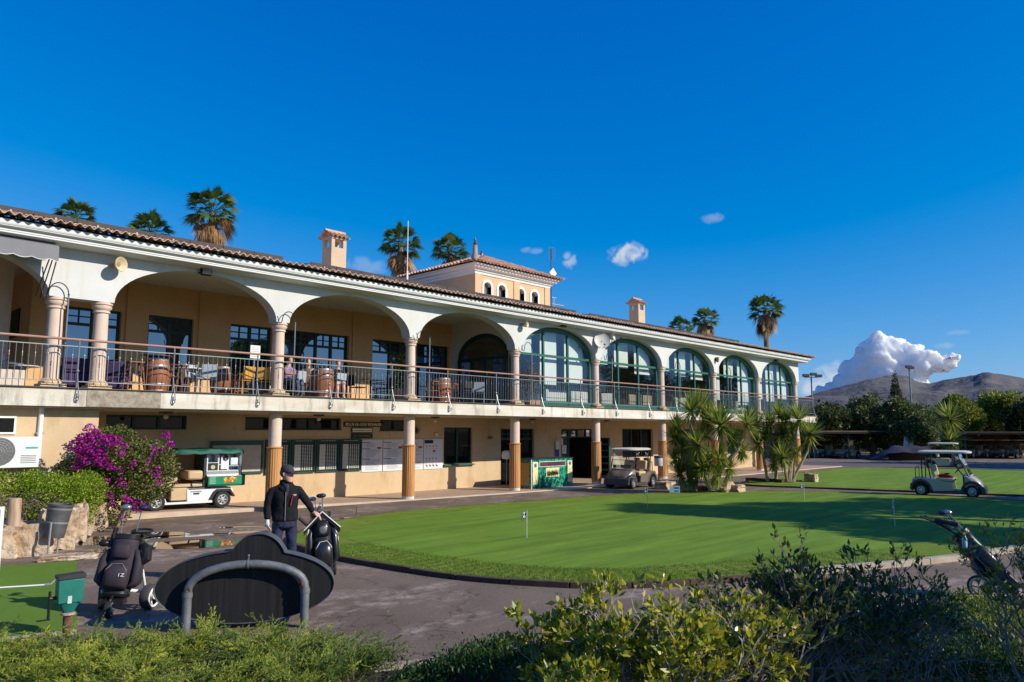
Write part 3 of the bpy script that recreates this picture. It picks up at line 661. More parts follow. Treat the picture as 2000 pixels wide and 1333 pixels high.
# dining room behind the glazed bays
mb = MB(); mb.box(21.04, XE, 27.5, 27.7, ZF, 6.75); mb.box(46.85, XE, 20.22, 27.5, ZF, 6.75); part(mb, 'room_wall', mat('room_wall', (.34, .3, .25), .9), smooth=False)
mb = MB(); mb.box(21.04, XE, 20.22, 27.7, 6.76, 6.9); part(mb, 'room_ceiling', mat('room_ceiling', (.5, .49, .46), .9), smooth=False)
mb = MB(); mb.box(21.04, 48.75, 23.55, 27.7, 3.1, 3.28); part(mb, 'room_floor', mat('room_floor', (.22, .15, .1), .5), smooth=False)
bl = {0: (5.35, 4.2, 4.35), 1: (5.3, 5.2, 5.0), 2: (5.3, 5.1, 5.0), 3: (4.0, 5.3, 3.8), 4: (4.2, 4.1, 4.3)}
for bi, (x0, x1, b) in enumerate(bays[4:]):
    cx = (x0 + x1) / 2; a = (x1 - x0) / 2 - .21; b = 1.13
    P = [(cx - a, ZF)] + arch_pts(cx, a, b) + [(cx + a, ZF)]
    m2 = arch_frame(P, .09, 20.06, 20.14, 'y'); w3 = 2 * a / 3
    def ztop(x): return ZS + b * math.sqrt(max(0, 1 - ((x - cx) / a) ** 2))
    for k in (1, 2):
        xm = cx - a + k * w3; m2.box(xm - .045, xm + .045, 20.055, 20.145, ZF + .22, ztop(xm) - .05)
    m2.box(cx - a + .09, cx + a - .09, 20.06, 20.14, 5.30, 5.40); m2.box(cx - a + .09, cx + a - .09, 20.05, 20.14, ZF, ZF + .22)
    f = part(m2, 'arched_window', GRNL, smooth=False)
    m2 = MB(); n = 14; pts = [(cx - a + .05, ZF + .2)] + [(p[0] * .985 + cx * .015, ZS + (p[1] - ZS) * .97) for p in arch_pts(cx, a, b)] + [(cx + a - .05, ZF + .2)]
    m2.add([(p[0], 20.11, p[1]) for p in pts], (tuple(range(len(pts) - 1, -1, -1)),)); part(m2, 'pane', CLR, f, smooth=False, fix=False)
    m2 = MB()
    for k in range(3):
        xa = cx - a + k * w3 + .1; xb = xa + w3 - .2 - (.32 if k < 2 else .12); zl = bl[bi][k]; n = 8
        for j in range(n):
            u0 = xa + (xb - xa) * j / n; u1 = xa + (xb - xa) * (j + 1) / n
            if min(ztop(u0), ztop(u1)) < zl: continue
            m2.add([(u0, 20.36, zl), (u1, 20.36, zl), (u1, 20.36, ztop(u1) + .1), (u0, 20.36, ztop(u0) + .1)], ((0, 1, 2, 3),))
    part(m2, 'roller_blind', BLIND, f, smooth=False, fix=False)

# lower wall with openings
HL = [(7.13, 9.35, 2.32, 2.73), (11.18, 14.7, 2.31, 2.72), (16.35, 17.75, 2.28, 2.69), (19.43, 20.95, .98, 2.43), (22.6, 24.7, -.1, 2.39), (26.56, 29.2, -.1, 2.39), (31.36, 34.15, .95, 2.41), (36.9, 39.2, -.1, 2.41), (42.3, 44.6, .9, 2.41)]
mb = MB(); holed_wall(mb, -9, 47.0, -.05, 2.80, 22.4, 22.65, HL); mb.box(46.8, 47.0, 22.65, 30, -.05, 2.8)
mb.box(-9, 6.17, 19.9, 22.398, -.05, 2.798)
part(mb, 'lower_wall', TAN, smooth=False)
for a, b, c, d in HL[:3]: window(a, b, c, d, 22.5, 3 if b - a > 2 else 2, None, False, name='strip_window', gm=DKL)
mb = MB()
for a, b, c, d in HL[:3]: mb.box(a - .04, b + .04, 22.33, 22.4, c - .035, c - .001)
part(mb, 'window_sill', mat('sill_stone', (.5, .36, .22), .8), smooth=False)
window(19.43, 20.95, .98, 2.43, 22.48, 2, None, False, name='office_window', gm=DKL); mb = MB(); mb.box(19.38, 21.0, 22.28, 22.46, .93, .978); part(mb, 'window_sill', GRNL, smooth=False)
window(31.36, 34.15, .95, 2.41, 22.52, 3, None, False, name='shop_window', gm=DKL); window(42.3, 44.6, .9, 2.41, 22.52, 3, None, False, name='shop_window', gm=DKL)
window(22.6, 24.7, .02, 2.39, 22.5, 2, 1.95, True, name='glass_door', gm=DKL)
window(36.9, 39.2, .02, 2.39, 22.5, 2, 1.95, True, name='glass_door', gm=DKL)
# open double door: transom lights, dark hall, leaf folded outward
window(26.56, 29.2, 1.98, 2.39, 22.5, 4, None, False, name='door_transom', gm=glassmat('sky_glass', (.5, .5, .5), .4))
mb = MB(); mb.box(26.4, 29.4, 25.4, 25.5, -.1, 2.6); mb.box(26.36, 26.4, 22.66, 25.4, -.1, 2.6); mb.box(29.4, 29.44, 22.66, 25.4, -.1, 2.6); mb.box(26.3, 29.5, 22.66, 25.5, 2.6, 2.64); part(mb, 'hall', DARK, smooth=False)
mb = MB(); mb.box(26.57, 26.63, 22.5, 22.58, .02, 1.98); mb.box(27.18, 27.26, 22.5, 22.58, .02, 1.98); mb.box(26.63, 27.18, 22.5, 22.58, .02, .3); mb.box(26.63, 27.18, 22.53, 22.56, .3, 1.98); f = part(mb, 'door', GRNF, smooth=False)
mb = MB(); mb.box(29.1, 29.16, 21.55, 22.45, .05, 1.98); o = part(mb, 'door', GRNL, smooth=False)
mb = MB()
for k in range(6): mb.box(29.085, 29.099, 21.62 + .0, 22.38, .2 + k * .3, .42 + k * .3)
part(mb, 'door_panes', DKG, o, smooth=False)
# door lintel shading board and joints: shallow grooves in the render are left to the material

# cornice, mitred at the right end
PROF = [(19.78, 6.615), (19.3, 6.65), (19.285, 6.66), (19.285, 6.70), (19.27, 6.703), (19.27, 6.755), (19.25, 6.77), (19.19, 6.785), (19.18, 6.79), (19.18, 6.81), (19.165, 6.815), (19.15, 6.85), (19.15, 6.93), (19.2, 6.95), (19.6, 7.0)]
mb = MB(); xe = 46.9; K = []
for (y, z) in PROF:
    o_ = 19.78 - y; K.append([(-9, y, z), (xe + o_, y, z), (xe + o_, 31, z)])
for a, b in zip(K, K[1:]):
    for k in range(2): mb.add([a[k], a[k + 1], b[k + 1], b[k]], ((0, 1, 2, 3),))
part(mb, 'cornice', TRIM, angle=30)
# roof
def tiles(mb, O, U, V, ulen, vlen, pitch=.2, row=.36, k0=0.0, k1=0.0, amp=.036, thick=.02, samp=8):
    O = Vector(O); U = Vector(U).normalized(); V = Vector(V).normalized(); Nn = U.cross(V)
    if Nn.z < 0: Nn = -Nn
    nr = int(math.ceil(vlen / row)); nu = int(ulen / pitch * samp)
    for i in range(nr):
        va = i * row; vb = min(vlen, va + row + .02); la = va * k0; ra = ulen - va * k1; lb = vb * k0; rb = ulen - vb * k1; prev = None; rs_ = random.Random(i)
        off = rs_.uniform(-.01, .01)
        for j in range(nu + 1):
            u = ulen * j / nu; ua = min(max(u, la), ra); ub = min(max(u, lb), rb); h = amp * math.cos(2 * math.pi * u / pitch)
            h += .006 * math.sin(7.3 * int(u / pitch + .5) + i * 3.1)
            A = O + U * ua + V * (va + off * (1 if i else 0)) + Nn * (h + .03); B = O + U * ub + V * vb + Nn * h; C = A - Nn * thick
            if prev and (ua > prev[3] + 1e-6 or ub > prev[4] + 1e-6): mb.add([prev[0], A, B, prev[1], prev[2], C], ((0, 1, 2, 3), (4, 5, 1, 0)))
            prev = (A, B, C, ua, ub)
        if la > ra - .02: break
mb = MB(); slope = .2
tiles(mb, (-4, 18.95, 7.01), (1, 0, 0), (0, 1, slope), 51.85, 1.25, k1=.98)
mb.add([(-9, 19.9, 7.17), (46.8, 19.9, 7.17), (39.6, 27, 8.55), (-9, 27, 8.55)], ((0, 1, 2, 3),))
mb.add([(47.8, 18.9, 6.97), (47.8, 34, 6.97), (39.6, 27, 8.55)], ((0, 1, 2),))
mb.add([(-9, 27, 8.55), (39.6, 27, 8.55), (47.8, 34, 6.97), (-9, 34, 6.97)], ((0, 1, 2, 3),))
ROOF = part(mb, 'roof', TILE, fix=False, angle=40)
mb = MB(); tiles(mb, (47.86, 18.95, 7.01), (0, 1, 0), (-1, 0, slope), 12, 1.0, k0=.98); part(mb, 'roof_side', TILE, ROOF, fix=False, angle=40)
# chimneys
def chimney(x, y, z0, z1):
    m_ = MB(); w_ = .3; m_.box(x - w_, x + w_, y - w_, y + w_, z0, z1 - .38)
    for sx in (-1, 1):
        for sy in (-1, 1): m_.box(x + sx * w_ - (.13 if sx > 0 else 0), x + sx * w_ + (.13 if sx < 0 else 0), y + sy * w_ - (.13 if sy > 0 else 0), y + sy * w_ + (.13 if sy < 0 else 0), z1 - .38, z1 - .08)
    m_.box(x - w_ - .03, x + w_ + .03, y - w_ - .03, y + w_ + .03, z1 - .08, z1)
    o = part(m_, 'chimney', mat('chimney_render', (.6, .45, .31), .9, var=.06, scale=3), ROOF, smooth=False)
    m_ = MB()
    for s in (-1, 1): tiles(m_, (x - .4, y + s * .42, z1 - .02), (1, 0, 0), (0, -s, .55), .8, .5, pitch=.17, row=.26)
    m_.cyl((x - .41, y, z1 + .22), (x + .41, y, z1 + .22), .075, n=12)
    for s in (-1, 1): m_.add([(x + s * .3, y - .4, z1), (x + s * .3, y + .4, z1), (x + s * .3, y, z1 + .2)], ((0, 1, 2),))
    part(m_, 'chimney_cap', TILE2, o, fix=False)
chimney(14.15, 22.3, 7.3, 9.02); chimney(32.75, 22.3, 7.3, 9.02)
# tower
tx0, tx1, ty0, ty1 = 23.5, 28.75, 25.0, 29.6
wins = [24.05 + .0, 25.05, 26.85, 27.85]
m_ = MB(); hol = []
WC = [(24.62, .25), (25.7, .25), (27.0, .25), (28.0, .25)]
WC = [(WY(952, 566, 25).x, 0), (WY(980, 571, 25).x, 0), (WY(1017, 578, 25).x, 0), (WY(1044, 583, 25).x, 0)]
holed_wall(m_, tx0, tx1, 7.5, 9.65, ty0, ty0 + .3, [(c - .24, c + .24, 8.55, 9.32) for c, _ in WC])
m_.box(tx0, tx0 + .3, ty0 + .3, ty1, 7.5, 9.65); m_.box(tx1 - .3, tx1, ty0 + .3, ty1, 7.5, 9.65)
m_.box(tx0 - .03, tx0 + .35, ty0 - .04, ty0 - .001, 7.5, 9.62); m_.box(26.1, 26.5, ty0 - .04, ty0 - .001, 7.5, 9.62); m_.box(tx1 - .35, tx1 + .03, ty0 - .04, ty0 - .001, 7.5, 9.62)
TOW = part(m_, 'tower', mat('tower_render', (.6, .42, .25), .9, var=.08, scale=1), ROOF.parent, smooth=False)
for c, _ in WC:
    m_ = MB(); A = [(c - .24, 8.5)] + arch_pts(c, .24, .2, 10, 9.12) + [(c + .24, 8.5)]; B = [(c - .36, 8.5)] + arch_pts(c, .36, .33, 10, 9.12) + [(c + .36, 8.5)]
    for a, b, cc, d in zip(B, B[1:], A[1:], A): m_.prism([a, b, cc, d], ty0 - .03, ty0 + .25)
    f = part(m_, 'tower_window', TRIM, TOW, smooth=False)
    m_ = MB(); m_.box(c - .24, c + .24, ty0 + .2, ty0 + .22, 8.5, 9.34); part(m_, 'pane', mat('grey_glass', (.16, .15, .14), .25, var=.3), f, smooth=False) if False else m_.build('pane', mat('grey_glass', (.16, .15, .14), .25, var=.3), f, off=C0, smooth=False)
m_ = MB()
PT = [(0, 9.63), (.04, 9.63), (.06, 9.74), (.12, 9.76), (.14, 9.86), (.3, 9.9), (.32, 9.98), (.42, 10.0), (.42, 10.06), (0, 10.1)]
for a, b in zip(PT, PT[1:]):
    for (p, q) in (((1, 1), (0, 0)),):
        ra = [(tx0 - a[0], ty0 - a[0], a[1]), (tx1 + a[0], ty0 - a[0], a[1]), (tx1 + a[0], ty1 + a[0], a[1]), (tx0 - a[0], ty1 + a[0], a[1])]
        rb = [(tx0 - b[0], ty0 - b[0], b[1]), (tx1 + b[0], ty0 - b[0], b[1]), (tx1 + b[0], ty1 + b[0], b[1]), (tx0 - b[0], ty1 + b[0], b[1])]
        for k in range(4): m_.add([ra[k], ra[(k + 1) % 4], rb[(k + 1) % 4], rb[k]], ((0, 1, 2, 3),))
part(m_, 'tower_cornice', TRIM, TOW, smooth=False)
ex0, ex1, ey0, ey1, ez, ap = tx0 - .6, tx1 + .6, ty0 - .6, ty1 + .6, 10.1, (26.1, 27.3, 11.3)
m_ = MB(); wx_ = ex1 - ex0; wy_ = ey1 - ey0
for O_, U_, V_, ul, h in (((ex0, ey0, ez), (1, 0, 0), (0, wy_ / 2, ap[2] - ez), wx_, wy_ / 2), ((ex0, ey1, ez), (0, -1, 0), (wx_ / 2, 0, ap[2] - ez), wy_, wx_ / 2),
                          ((ex1, ey0, ez), (0, 1, 0), (-wx_ / 2, 0, ap[2] - ez), wy_, wx_ / 2), ((ex0, ey1, ez), (1, 0, 0), (0, -wy_ / 2, ap[2] - ez), wx_, wy_ / 2)):
    vl = Vector(V_).length; tiles(m_, O_, U_, V_, ul, vl, pitch=.23, row=.38, k0=ul / 2 / vl, k1=ul / 2 / vl, amp=.05)
part(m_, 'tower_roof', TILE2, TOW, fix=False, angle=40)
RED = mat('glazed_red', (.2, .02, .015), .3)
m_ = MB(); fx, fy = ex0 + .25, ey0 + .25
m_.lathe([(.19, 10.12), (.17, 10.35), (.12, 10.45), (.11, 10.75), (.09, 10.85)], (fx, fy, 0), 14); part(m_, 'finial_base', mat('finial_cement', (.35, .27, .22), .9), TOW)
m_ = MB(); m_.lathe([(.05, 10.85), (.1, 10.9), (.07, 10.98), (.04, 11.03), (.055, 11.1), (.02, 11.2), (.004, 11.26)], (fx, fy, 0), 12)
m_.lathe([(.05, 11.25), (.1, 11.3), (.08, 11.42), (.03, 11.46), (.05, 11.52), (.01, 11.6)], (ap[0], ap[1], 0), 12); part(m_, 'finial', RED, TOW)

# railing with scroll brackets
YR = 19.58
mb = MB(); mb.cyl((-6, YR, 4.42), (48.7, YR, 4.42), .03, n=8); mb.cyl((48.7, YR, 4.42), (48.7, 30, 4.42), .03, n=8); HR = part(mb, 'railing', WOODR)
posts = [-1.4, .9, 3.25] + [5.54, 7.76, 10.06, 12.39, 14.73, 17.12, 19.51, 22.01, 24.5, 26.88, 29.49, 31.9, 34.3, 36.7, 39.1, 41.5, 43.9, 46.3, 48.65]
for k, x in enumerate(posts):
    mb = MB(); mb.cyl((x, YR, 3.28), (x, YR, 4.4), .02, n=8); mb.ball((x, YR, 3.68), .04, 8, 6); mb.cyl((x, YR, 3.6), (x, YR - .02, 2.98), .012, n=6)
    pts = [(x, YR - .02, 3.62), (x, YR - .08, 3.4), (x, YR - .17, 3.2), (x, YR - .21, 3.08), (x, YR - .18, 2.99), (x, YR - .12, 2.98), (x, YR - .1, 3.04), (x, YR - .14, 3.07)]
    mb.tube(pts, .013, 6); mb.box(x - .012, x + .012, 19.47, 19.499, 2.93, 3.15); part(mb, 'rail_post', IRON if False else RAIL, HR)
for a, b in zip(posts, posts[1:]):
    mb = MB(); mb.box(a + .02, b - .02, YR - .008, YR + .008, 4.25, 4.27); mb.box(a + .02, b - .02, YR - .008, YR + .008, 3.42, 3.44)
    n = int(round((b - a) / .128))
    for i in range(1, n):
        x = a + (b - a) * i / n; mb.cyl((x, YR, 3.44), (x, YR, 4.25), .0075, n=5, cap=False)
        if i % 2: mb.lathe([(.0075, 3.95), (.015, 3.98), (.0075, 4.01), (.015, 4.04), (.0075, 4.07)], (x, YR, 0), 6, cap=False)
    part(mb, 'rail_panel', RAIL, HR)
mb = MB()
for i in range(80):
    y = YR + .128 * (i + 1); mb.cyl((48.7, y, 3.44), (48.7, y, 4.25), .0075, n=5, cap=False)
mb.box(48.692, 48.708, YR, 30, 4.25, 4.27); mb.box(48.692, 48.708, YR, 30, 3.42, 3.44); part(mb, 'rail_panel', RAIL, HR)

# solar panels on the eaves
SOL = mat('panel_frame', (.09, .075, .075), .5, metal=.3, var=.1); CELL = mat('solar_cell', (.01, .012, .025), .15)
sp = thing('solar_panel', 'dark solar panel in the long row on the tiled eaves', 'solar panel', (0, 0, 0), 0, 'solar panels along the roof edge')
m_ = MB(); m_.box(0, .885, 0, .035, 0, .1); m_.box(0, .885, 1.6, 1.635, 0, .04); m_.box(0, .03, .035, 1.6, 0, .04); m_.box(.855, .885, .035, 1.6, 0, .04)
m_.box(.2, .24, .1, .3, -.12, 0); m_.box(.64, .68, .1, .3, -.12, 0); m_.build('panel_frame', SOL, sp, smooth=False)
m_ = MB(); m_.box(.03, .855, .035, 1.6, .012, .036); m_.build('cell_sheet', CELL, sp, smooth=False)
m_ = MB(); m_.box(.42, .46, -.05, 0, -.02, .03); m_.build('clamp', mat('alu_clamp', (.7, .7, .7), .3, metal=.6), sp, smooth=False)
k = 0; x = -3.73
while x < 38.5:
    if not (23.9 < x < 24.6 or 10.5 < x < 11.2):
        loc = (x, 19.62, 7.24); o = sp if k == 0 else dup(sp, loc)
        o.location = loc; o.rotation_euler = (math.atan(slope), 0, 0); k += 1
    x += .905

# ============================================================ THINGS FIXED TO THE BUILDING
def simple(name, label, cat, loc, rz=0, group=None): return thing(name, label, cat, loc, rz, group)
BLK = mat('black_plastic', (.015, .015, .016), .4, var=.05)
GRYM = mat('grey_metal', (.3, .31, .32), .45, metal=.4)
CREAM = mat('cream_plastic', (.62, .5, .32), .5, var=.06)
WHP = mat('white_plastic', (.75, .75, .73), .45, var=.03)

# shepherd's-crook lamp poles on the terrace edge
crook0 = None
cx_ = [(5.26, 'beside the awning'), (11.23, 'between the second and third open arches'), (16.36, 'left of the glass screen arch'), (21.56, 'in front of the first glazed arch'), (26.85, 'in front of the second glazed arch'),
       (32.54, 'in front of the third glazed arch'), (37.77, 'in front of the fourth glazed arch'), (42.9, 'in front of the last glazed arch')]
for i, (x, w_) in enumerate(cx_):
    lab = 'slim hooked metal pole rising above the terrace rail ' + w_
    if crook0 is None:
        crook0 = simple('crook_pole', lab, 'pole', (x, 19.66, 3.28), 0, 'hooked poles along the terrace rail')
        m_ = MB(); pts = [(0, 0, 0), (0, 0, 2.2)]; m_.cyl((0, 0, 0), (0, 0, 2.2), .019, n=8); m_.build('pole', RAIL, crook0)
        m_ = MB(); r = .21; pts = [(-r + r * math.cos(a), 0, 2.2 + r * 1.25 * math.sin(a)) for a in [math.pi * k / 12 for k in range(13)]]
        pts += [(-2 * r - .03, 0, 2.12), (-2 * r - .08, 0, 2.1), (-2 * r - .12, 0, 2.14), (-2 * r - .14, 0, 2.24), (-2 * r - .16, 0, 2.3)]
        m_.tube(pts, .013, 8); m_.build('hook', IRON, crook0)
        m_ = MB(); m_.ball((0, 0, 2.2), .026, 8, 6); m_.ball((0, 0, 1.0), .03, 8, 6); m_.build('knuckle', IRON, crook0)
    else: dup(crook0, (x, 19.66, 3.28), label=lab)
# horn loudspeakers
def horn(x, z, lab, s=1.0, y=19.78):
    t = simple('horn_speaker', lab, 'loudspeaker', (x, y, z), 0, 'horn loudspeakers on the white wall')
    M = TM(0, -.1, 0, rx=90, rz=25)
    m_ = MB(); m_.lathe([(.03, 0), (.05, .08), (.08, .14), (.15, .22), (.17, .23), (.165, .24), (.14, .225), (.06, .15), (.045, .14)], (0, 0, 0), 20, cap=False, M=M @ Matrix.Scale(s, 4)); m_.build('horn', CREAM, t)
    m_ = MB(); m_.cyl(M @ Vector((0, 0, -.05)), M @ Vector((0, 0, .17)), .05 * s, n=12); m_.build('driver', mat('horn_driver', (.3, .2, .12), .6), t)
    m_ = MB(); m_.box(-.03, .03, -.12, 0, -.05, .05); m_.build('bracket', GRYM, t)
horn(6.2, 6.36, 'large cream horn loudspeaker on the white wall above the paired columns', 1.1); horn(21.06, 6.42, 'twin cream horn loudspeaker above the column by the glass screen', .85)
# floodlights under the cornice
def flood(x, z, lab, y=19.78):
    t = simple('floodlight', lab, 'floodlight', (x, y, z), 0, 'floodlights under the cornice')
    m_ = MB(); m_.box(-.14, .14, -.2, -.08, -.1, .09, Matrix.Rotation(R(-18), 4, 'X')); m_.build('housing', BLK, t, bevel=.01)
    m_ = MB(); m_.box(-.115, .115, -.207, -.2, -.075, .065, Matrix.Rotation(R(-18), 4, 'X')); m_.build('lens', mat('lamp_lens', (.3, .3, .3), .15, var=.3, scale=20), t, smooth=False)
    m_ = MB(); m_.box(-.16, -.145, -.15, 0, -.02, .02); m_.box(.145, .16, -.15, 0, -.02, .02); m_.build('bracket', BLK, t, smooth=False)
flood(8.5, 6.5, 'small black floodlight over the first wide arch'); flood(23.5, 6.62, 'black floodlight over the first glazed arch'); flood(43.6, 6.55, 'black floodlight over the last glazed arch')
# satellite dishes
for i, (x, z, r, rz, lab) in enumerate(((25.95, 6.2, .36, -35, 'grey satellite dish between the first two glazed arches'), (26.75, 6.45, .2, 20, 'small white satellite dish right of the grey one'))):
    t = simple('satellite_dish', lab, 'satellite dish', (x, 19.7, z))
    M = TM(0, -.18, 0, rx=75, rz=rz)
    m_ = MB(); m_.lathe([(.01, .06), (r * .5, .045), (r * .85, .01), (r, -.03), (r, -.045), (r * .85, -.01), (r * .4, .03)][::1], (0, 0, 0), 24, M=M @ Matrix.Scale(-1, 4, (0, 0, 1))); m_.build('dish', mat('dish_paint', (.55, .55, .53), .5), t)
    m_ = MB(); p = M @ Vector((0, -r * .9, .35)); m_.tube([M @ Vector((0, -r, .0)), M @ Vector((0, -r * 1.1, .25)), p], .012, 6); m_.cyl(p, p + Vector((.02, .07, .02)), .03, n=10); m_.build('feed_arm', IRON, t)
    m_ = MB(); m_.tube([(0, 0, -.3), (0, -.1, -.3), (0, -.16, 0)], .018, 6); m_.build('mount', GRYM, t)
t = simple('wall_lamp', 'small brown wall lamp between the third and fourth glazed arches', 'wall lamp', (36.35, 19.78, 6.12))
m_ = MB(); m_.lathe([(.03, .12), (.08, .1), (.09, 0), (.07, -.14), (.03, -.16)], (0, -.12, 0), 10); m_.build('lantern', mat('lantern_bronze', (.22, .14, .1), .5), t); m_ = MB(); m_.box(-.05, .05, -.06, 0, -.1, .1); m_.build('back_plate', BLK, t)
# ceiling globe lamps under the slab
gl0 = None
for x, y, w_ in ((8.15, 20.9, 'above the flowering bush'), (12.88, 20.9, 'right of the first clad pillar'), (17.7, 20.9, 'right of the second clad pillar'), (22.95, 20.9, 'above the green kiosk'), (28.06, 20.9, 'above the parked marshal cart')):
    lab = 'ceiling lamp with small glass globe ' + w_
    if gl0 is None:
        gl0 = simple('ceiling_lamp', lab, 'ceiling lamp', (x, y, 2.8), 0, 'ceiling lamps under the balcony')
        m_ = MB(); m_.box(-.17, .17, -.05, .05, -.05, 0); m_.build('bar', mat('lamp_bar', (.1, .07, .05), .5), gl0)
        m_ = MB(); m_.ball((0, 0, -.14), .065, 14, 10); m_.build('globe', mat('frosted_globe', (.65, .58, .48), .25), gl0)
        m_ = MB(); m_.lathe([(.03, -.05), (.08, -.06), (.06, -.1), (.03, -.1)], (0, 0, 0), 12); m_.build('shade', mat('lamp_shade', (.25, .2, .15), .5), gl0)
    else: dup(gl0, (x, y, 2.8), label=lab)
t = simple('wall_speaker', 'round dark speaker on the wall under the balcony right of the second pillar', 'loudspeaker', (17.95, 22.4, 2.33))
m_ = MB(); M = TM(0, 0, 0, rx=90); m_.lathe([(.05, 0), (.14, .04), (.17, .12), (.15, .13), (.1, .07), (.01, .06)], (0, 0, 0), 18, cap=False, M=M); m_.build('rim', mat('speaker_rim', (.35, .24, .14), .6), t)
m_ = MB(); m_.lathe([(.1, .07), (.1, .075)], (0, 0, 0), 16, M=M); m_.build('grille', BLK, t)
t = simple('conduit_lamp', 'old lamp hanging on a conduit beside the entrance', 'wall lamp', (21.9, 22.3, 1.98))
m_ = MB(); m_.cyl((0, 0, .05), (0, 0, .82), .025, n=8); m_.build('conduit', TAN, t); m_ = MB(); m_.lathe([(.04, .1), (.11, .08), (.12, 0), (.06, -.03)], (0, 0, 0), 12); m_.build('shade', mat('rusty_shade', (.25, .13, .07), .7), t)
# awning at the left
t = simple('awning', 'grey folding awning with scalloped valance over the leftmost arch', 'awning', (.4, 19.3, 6.3))
AWN = mat('awning_cloth', (.2, .2, .22), .85, var=.06, scale=3)
m_ = MB(); m_.box(-4, 4.5, .15, .45, .14, .3); m_.build('cassette', mat('awning_case', (.35, .34, .33), .5), t, bevel=.02)
m_ = MB(); n = 170; prev = None
for i in range(n + 1):
    x = -4 + 8.5 * i / n; z = -.1 - .045 * abs(math.sin(x * math.pi / .36)); A = (x, 0, .22); B = (x, -.03 + .01 * math.sin(x * 7), z)
    if prev: m_.add([prev[0], A, B, prev[1]], ((0, 1, 2, 3),))
    prev = (A, B)
m_.quad((-4, 0, .22), (4.5, 0, .22), (4.5, .2, .3), (-4, .2, .3)); m_.build('valance', AWN, t, fix=False)
m_ = MB(); prev = None
for i in range(n + 1):
    x = -4 + 8.5 * i / n; z = -.1 - .045 * abs(math.sin(x * math.pi / .36)); B = (x, -.036 + .01 * math.sin(x * 7), z)
    if prev: m_.cyl(prev, B, .008, n=4, cap=False)
    prev = B
m_.build('valance_trim', WHP, t)
for dx in (0, .07, .13):
    pass
m_ = MB()
for x0_, x1_, y1_ in ((4.42, 4.3, .45), (4.5, 4.42, .45), (4.36, 4.2, .45)): m_.cyl((x0_, .05, .05), (x1_, y1_, -.95), .014, n=6)
m_.build('folding_arm', BLK, t)
# air conditioner with its drain pipe
t = simple('air_conditioner', 'white outdoor air conditioning unit on the ochre wall at far left', 'air conditioner', (4.2, 19.5, 1.46))
m_ = MB(); m_.box(-.62, .66, -.02, .36, 0, .68); m_.build('case', WHP, t, bevel=.015)
m_ = MB(); M = TM(-.12, -.03, .36, rx=90)
for r in (.05, .1, .15, .2, .25, .3): 
    pts = [M @ Vector((r * math.cos(a), r * math.sin(a), 0)) for a in [2 * math.pi * k / 28 for k in range(29)]]; m_.tube(pts, .005, 4)
for k in range(16): 
    a = 2 * math.pi * k / 16; m_.cyl(M @ Vector((.04 * math.cos(a), .04 * math.sin(a), 0)), M @ Vector((.31 * math.cos(a), .31 * math.sin(a), 0)), .004, n=4)
m_.build('fan_guard', GRYM, t)
m_ = MB(); m_.lathe([(.31, .0), (.31, .006)], (0, 0, 0), 28, M=TM(-.12, -.02, .36, rx=90)); m_.build('fan_opening', mat('fan_dark', (.12, .12, .12), .6), t)
m_ = MB(); m_.box(.38, .62, -.028, -.021, .42, .46); m_.build('badge', mat('teal_badge', (.05, .35, .33), .5), t, smooth=False)
m_ = MB()
for k in range(5): m_.box(.3, .6, -.026, -.021, .1 + k * .04, .12 + k * .04)
m_.build('louvre', GRYM, t, smooth=False)
t = simple('downpipe', 'white rainwater pipe on the ochre wall left of the flowering bush', 'downpipe', (4.93, 19.88, 0))
m_ = MB(); m_.cyl((0, -.02, 1.5), (0, -.02, 2.8), .055, n=12); m_.build('pipe', WHP, t); m_ = MB(); m_.box(-.075, .075, -.05, .06, 2.2, 2.24); m_.build('clamp', GRYM, t)
t = simple('high_window', 'small grey high window above the air conditioner', 'window', (3.9, 19.9, 2.2))
m_ = MB(); m_.box(-.5, .55, -.04, 0, 0, .04); m_.box(-.5, .55, -.04, 0, .36, .4); m_.box(.51, .55, -.04, 0, .04, .36); m_.build('frame', WHP, t, smooth=False)
m_ = MB(); m_.box(-.5, .51, -.01, .0, .04, .36); m_.build('pane', DKL, t, smooth=False)

# ---------------- signs and boards on the lower wall
YW = 22.385
SGN = mat('dark_green_sign', (.006, .028, .02), .4, var=.05); LETTER = mat('sign_lettering', (.8, .74, .56), .5, var=.02)
def board(name, label, cat, x0, x1, z0, z1, material, part_name='panel', group=None, d=.035):
    t = simple(name, label, cat, ((x0 + x1) / 2, YW, z0), 0, group); w2 = (x1 - x0) / 2
    m_ = MB(); m_.box(-w2, w2, -d, 0, 0, z1 - z0); m_.build(part_name, material, t, bevel=.006); return t, w2, z1 - z0
sx0, sx1 = WY(671, 824, YW).x, WY(741, 834, YW).x
t, w2, h = board('club_sign', 'long dark green club name board on the wall above the notices', 'sign', sx0, sx1, 2.43, 2.6, SGN)
text('CLUB DE GOLF BONALBA', .128, face_front(.08, -.038, .082), 'lettering', LETTER, t, .002, bold=.002)
m_ = MB(); M = TM(-w2 + .1, -.037, .085, rx=90); m_.lathe([(.055, 0), (.055, .004), (.045, .004), (.045, 0)], (0, 0, 0), 18, cap=False, M=M)
m_.box(-w2 + .085, -w2 + .115, -.041, -.036, .05, .115); m_.build('crest', LETTER, t)
bx0, bx1 = WY(686, 838, YW).x, WY(727, 842, YW).x
t, w2, h = board('notice_sign', 'small sign with two cream strips under the club name board', 'sign', bx0, bx1, 2.21, 2.4, SGN)
m_ = MB(); m_.box(-w2 + .03, w2 - .03, -.04, -.036, .09, .16); m_.box(-w2 + .03, w2 - .03, -.04, -.036, .03, .07); m_.build('cream_strip', LETTER, t, smooth=False)
t, w2, h = board('recognition_sign', 'small dark green lettered sign above the last scoreboard', 'sign', bx0, bx1, 2.02, 2.19, SGN)
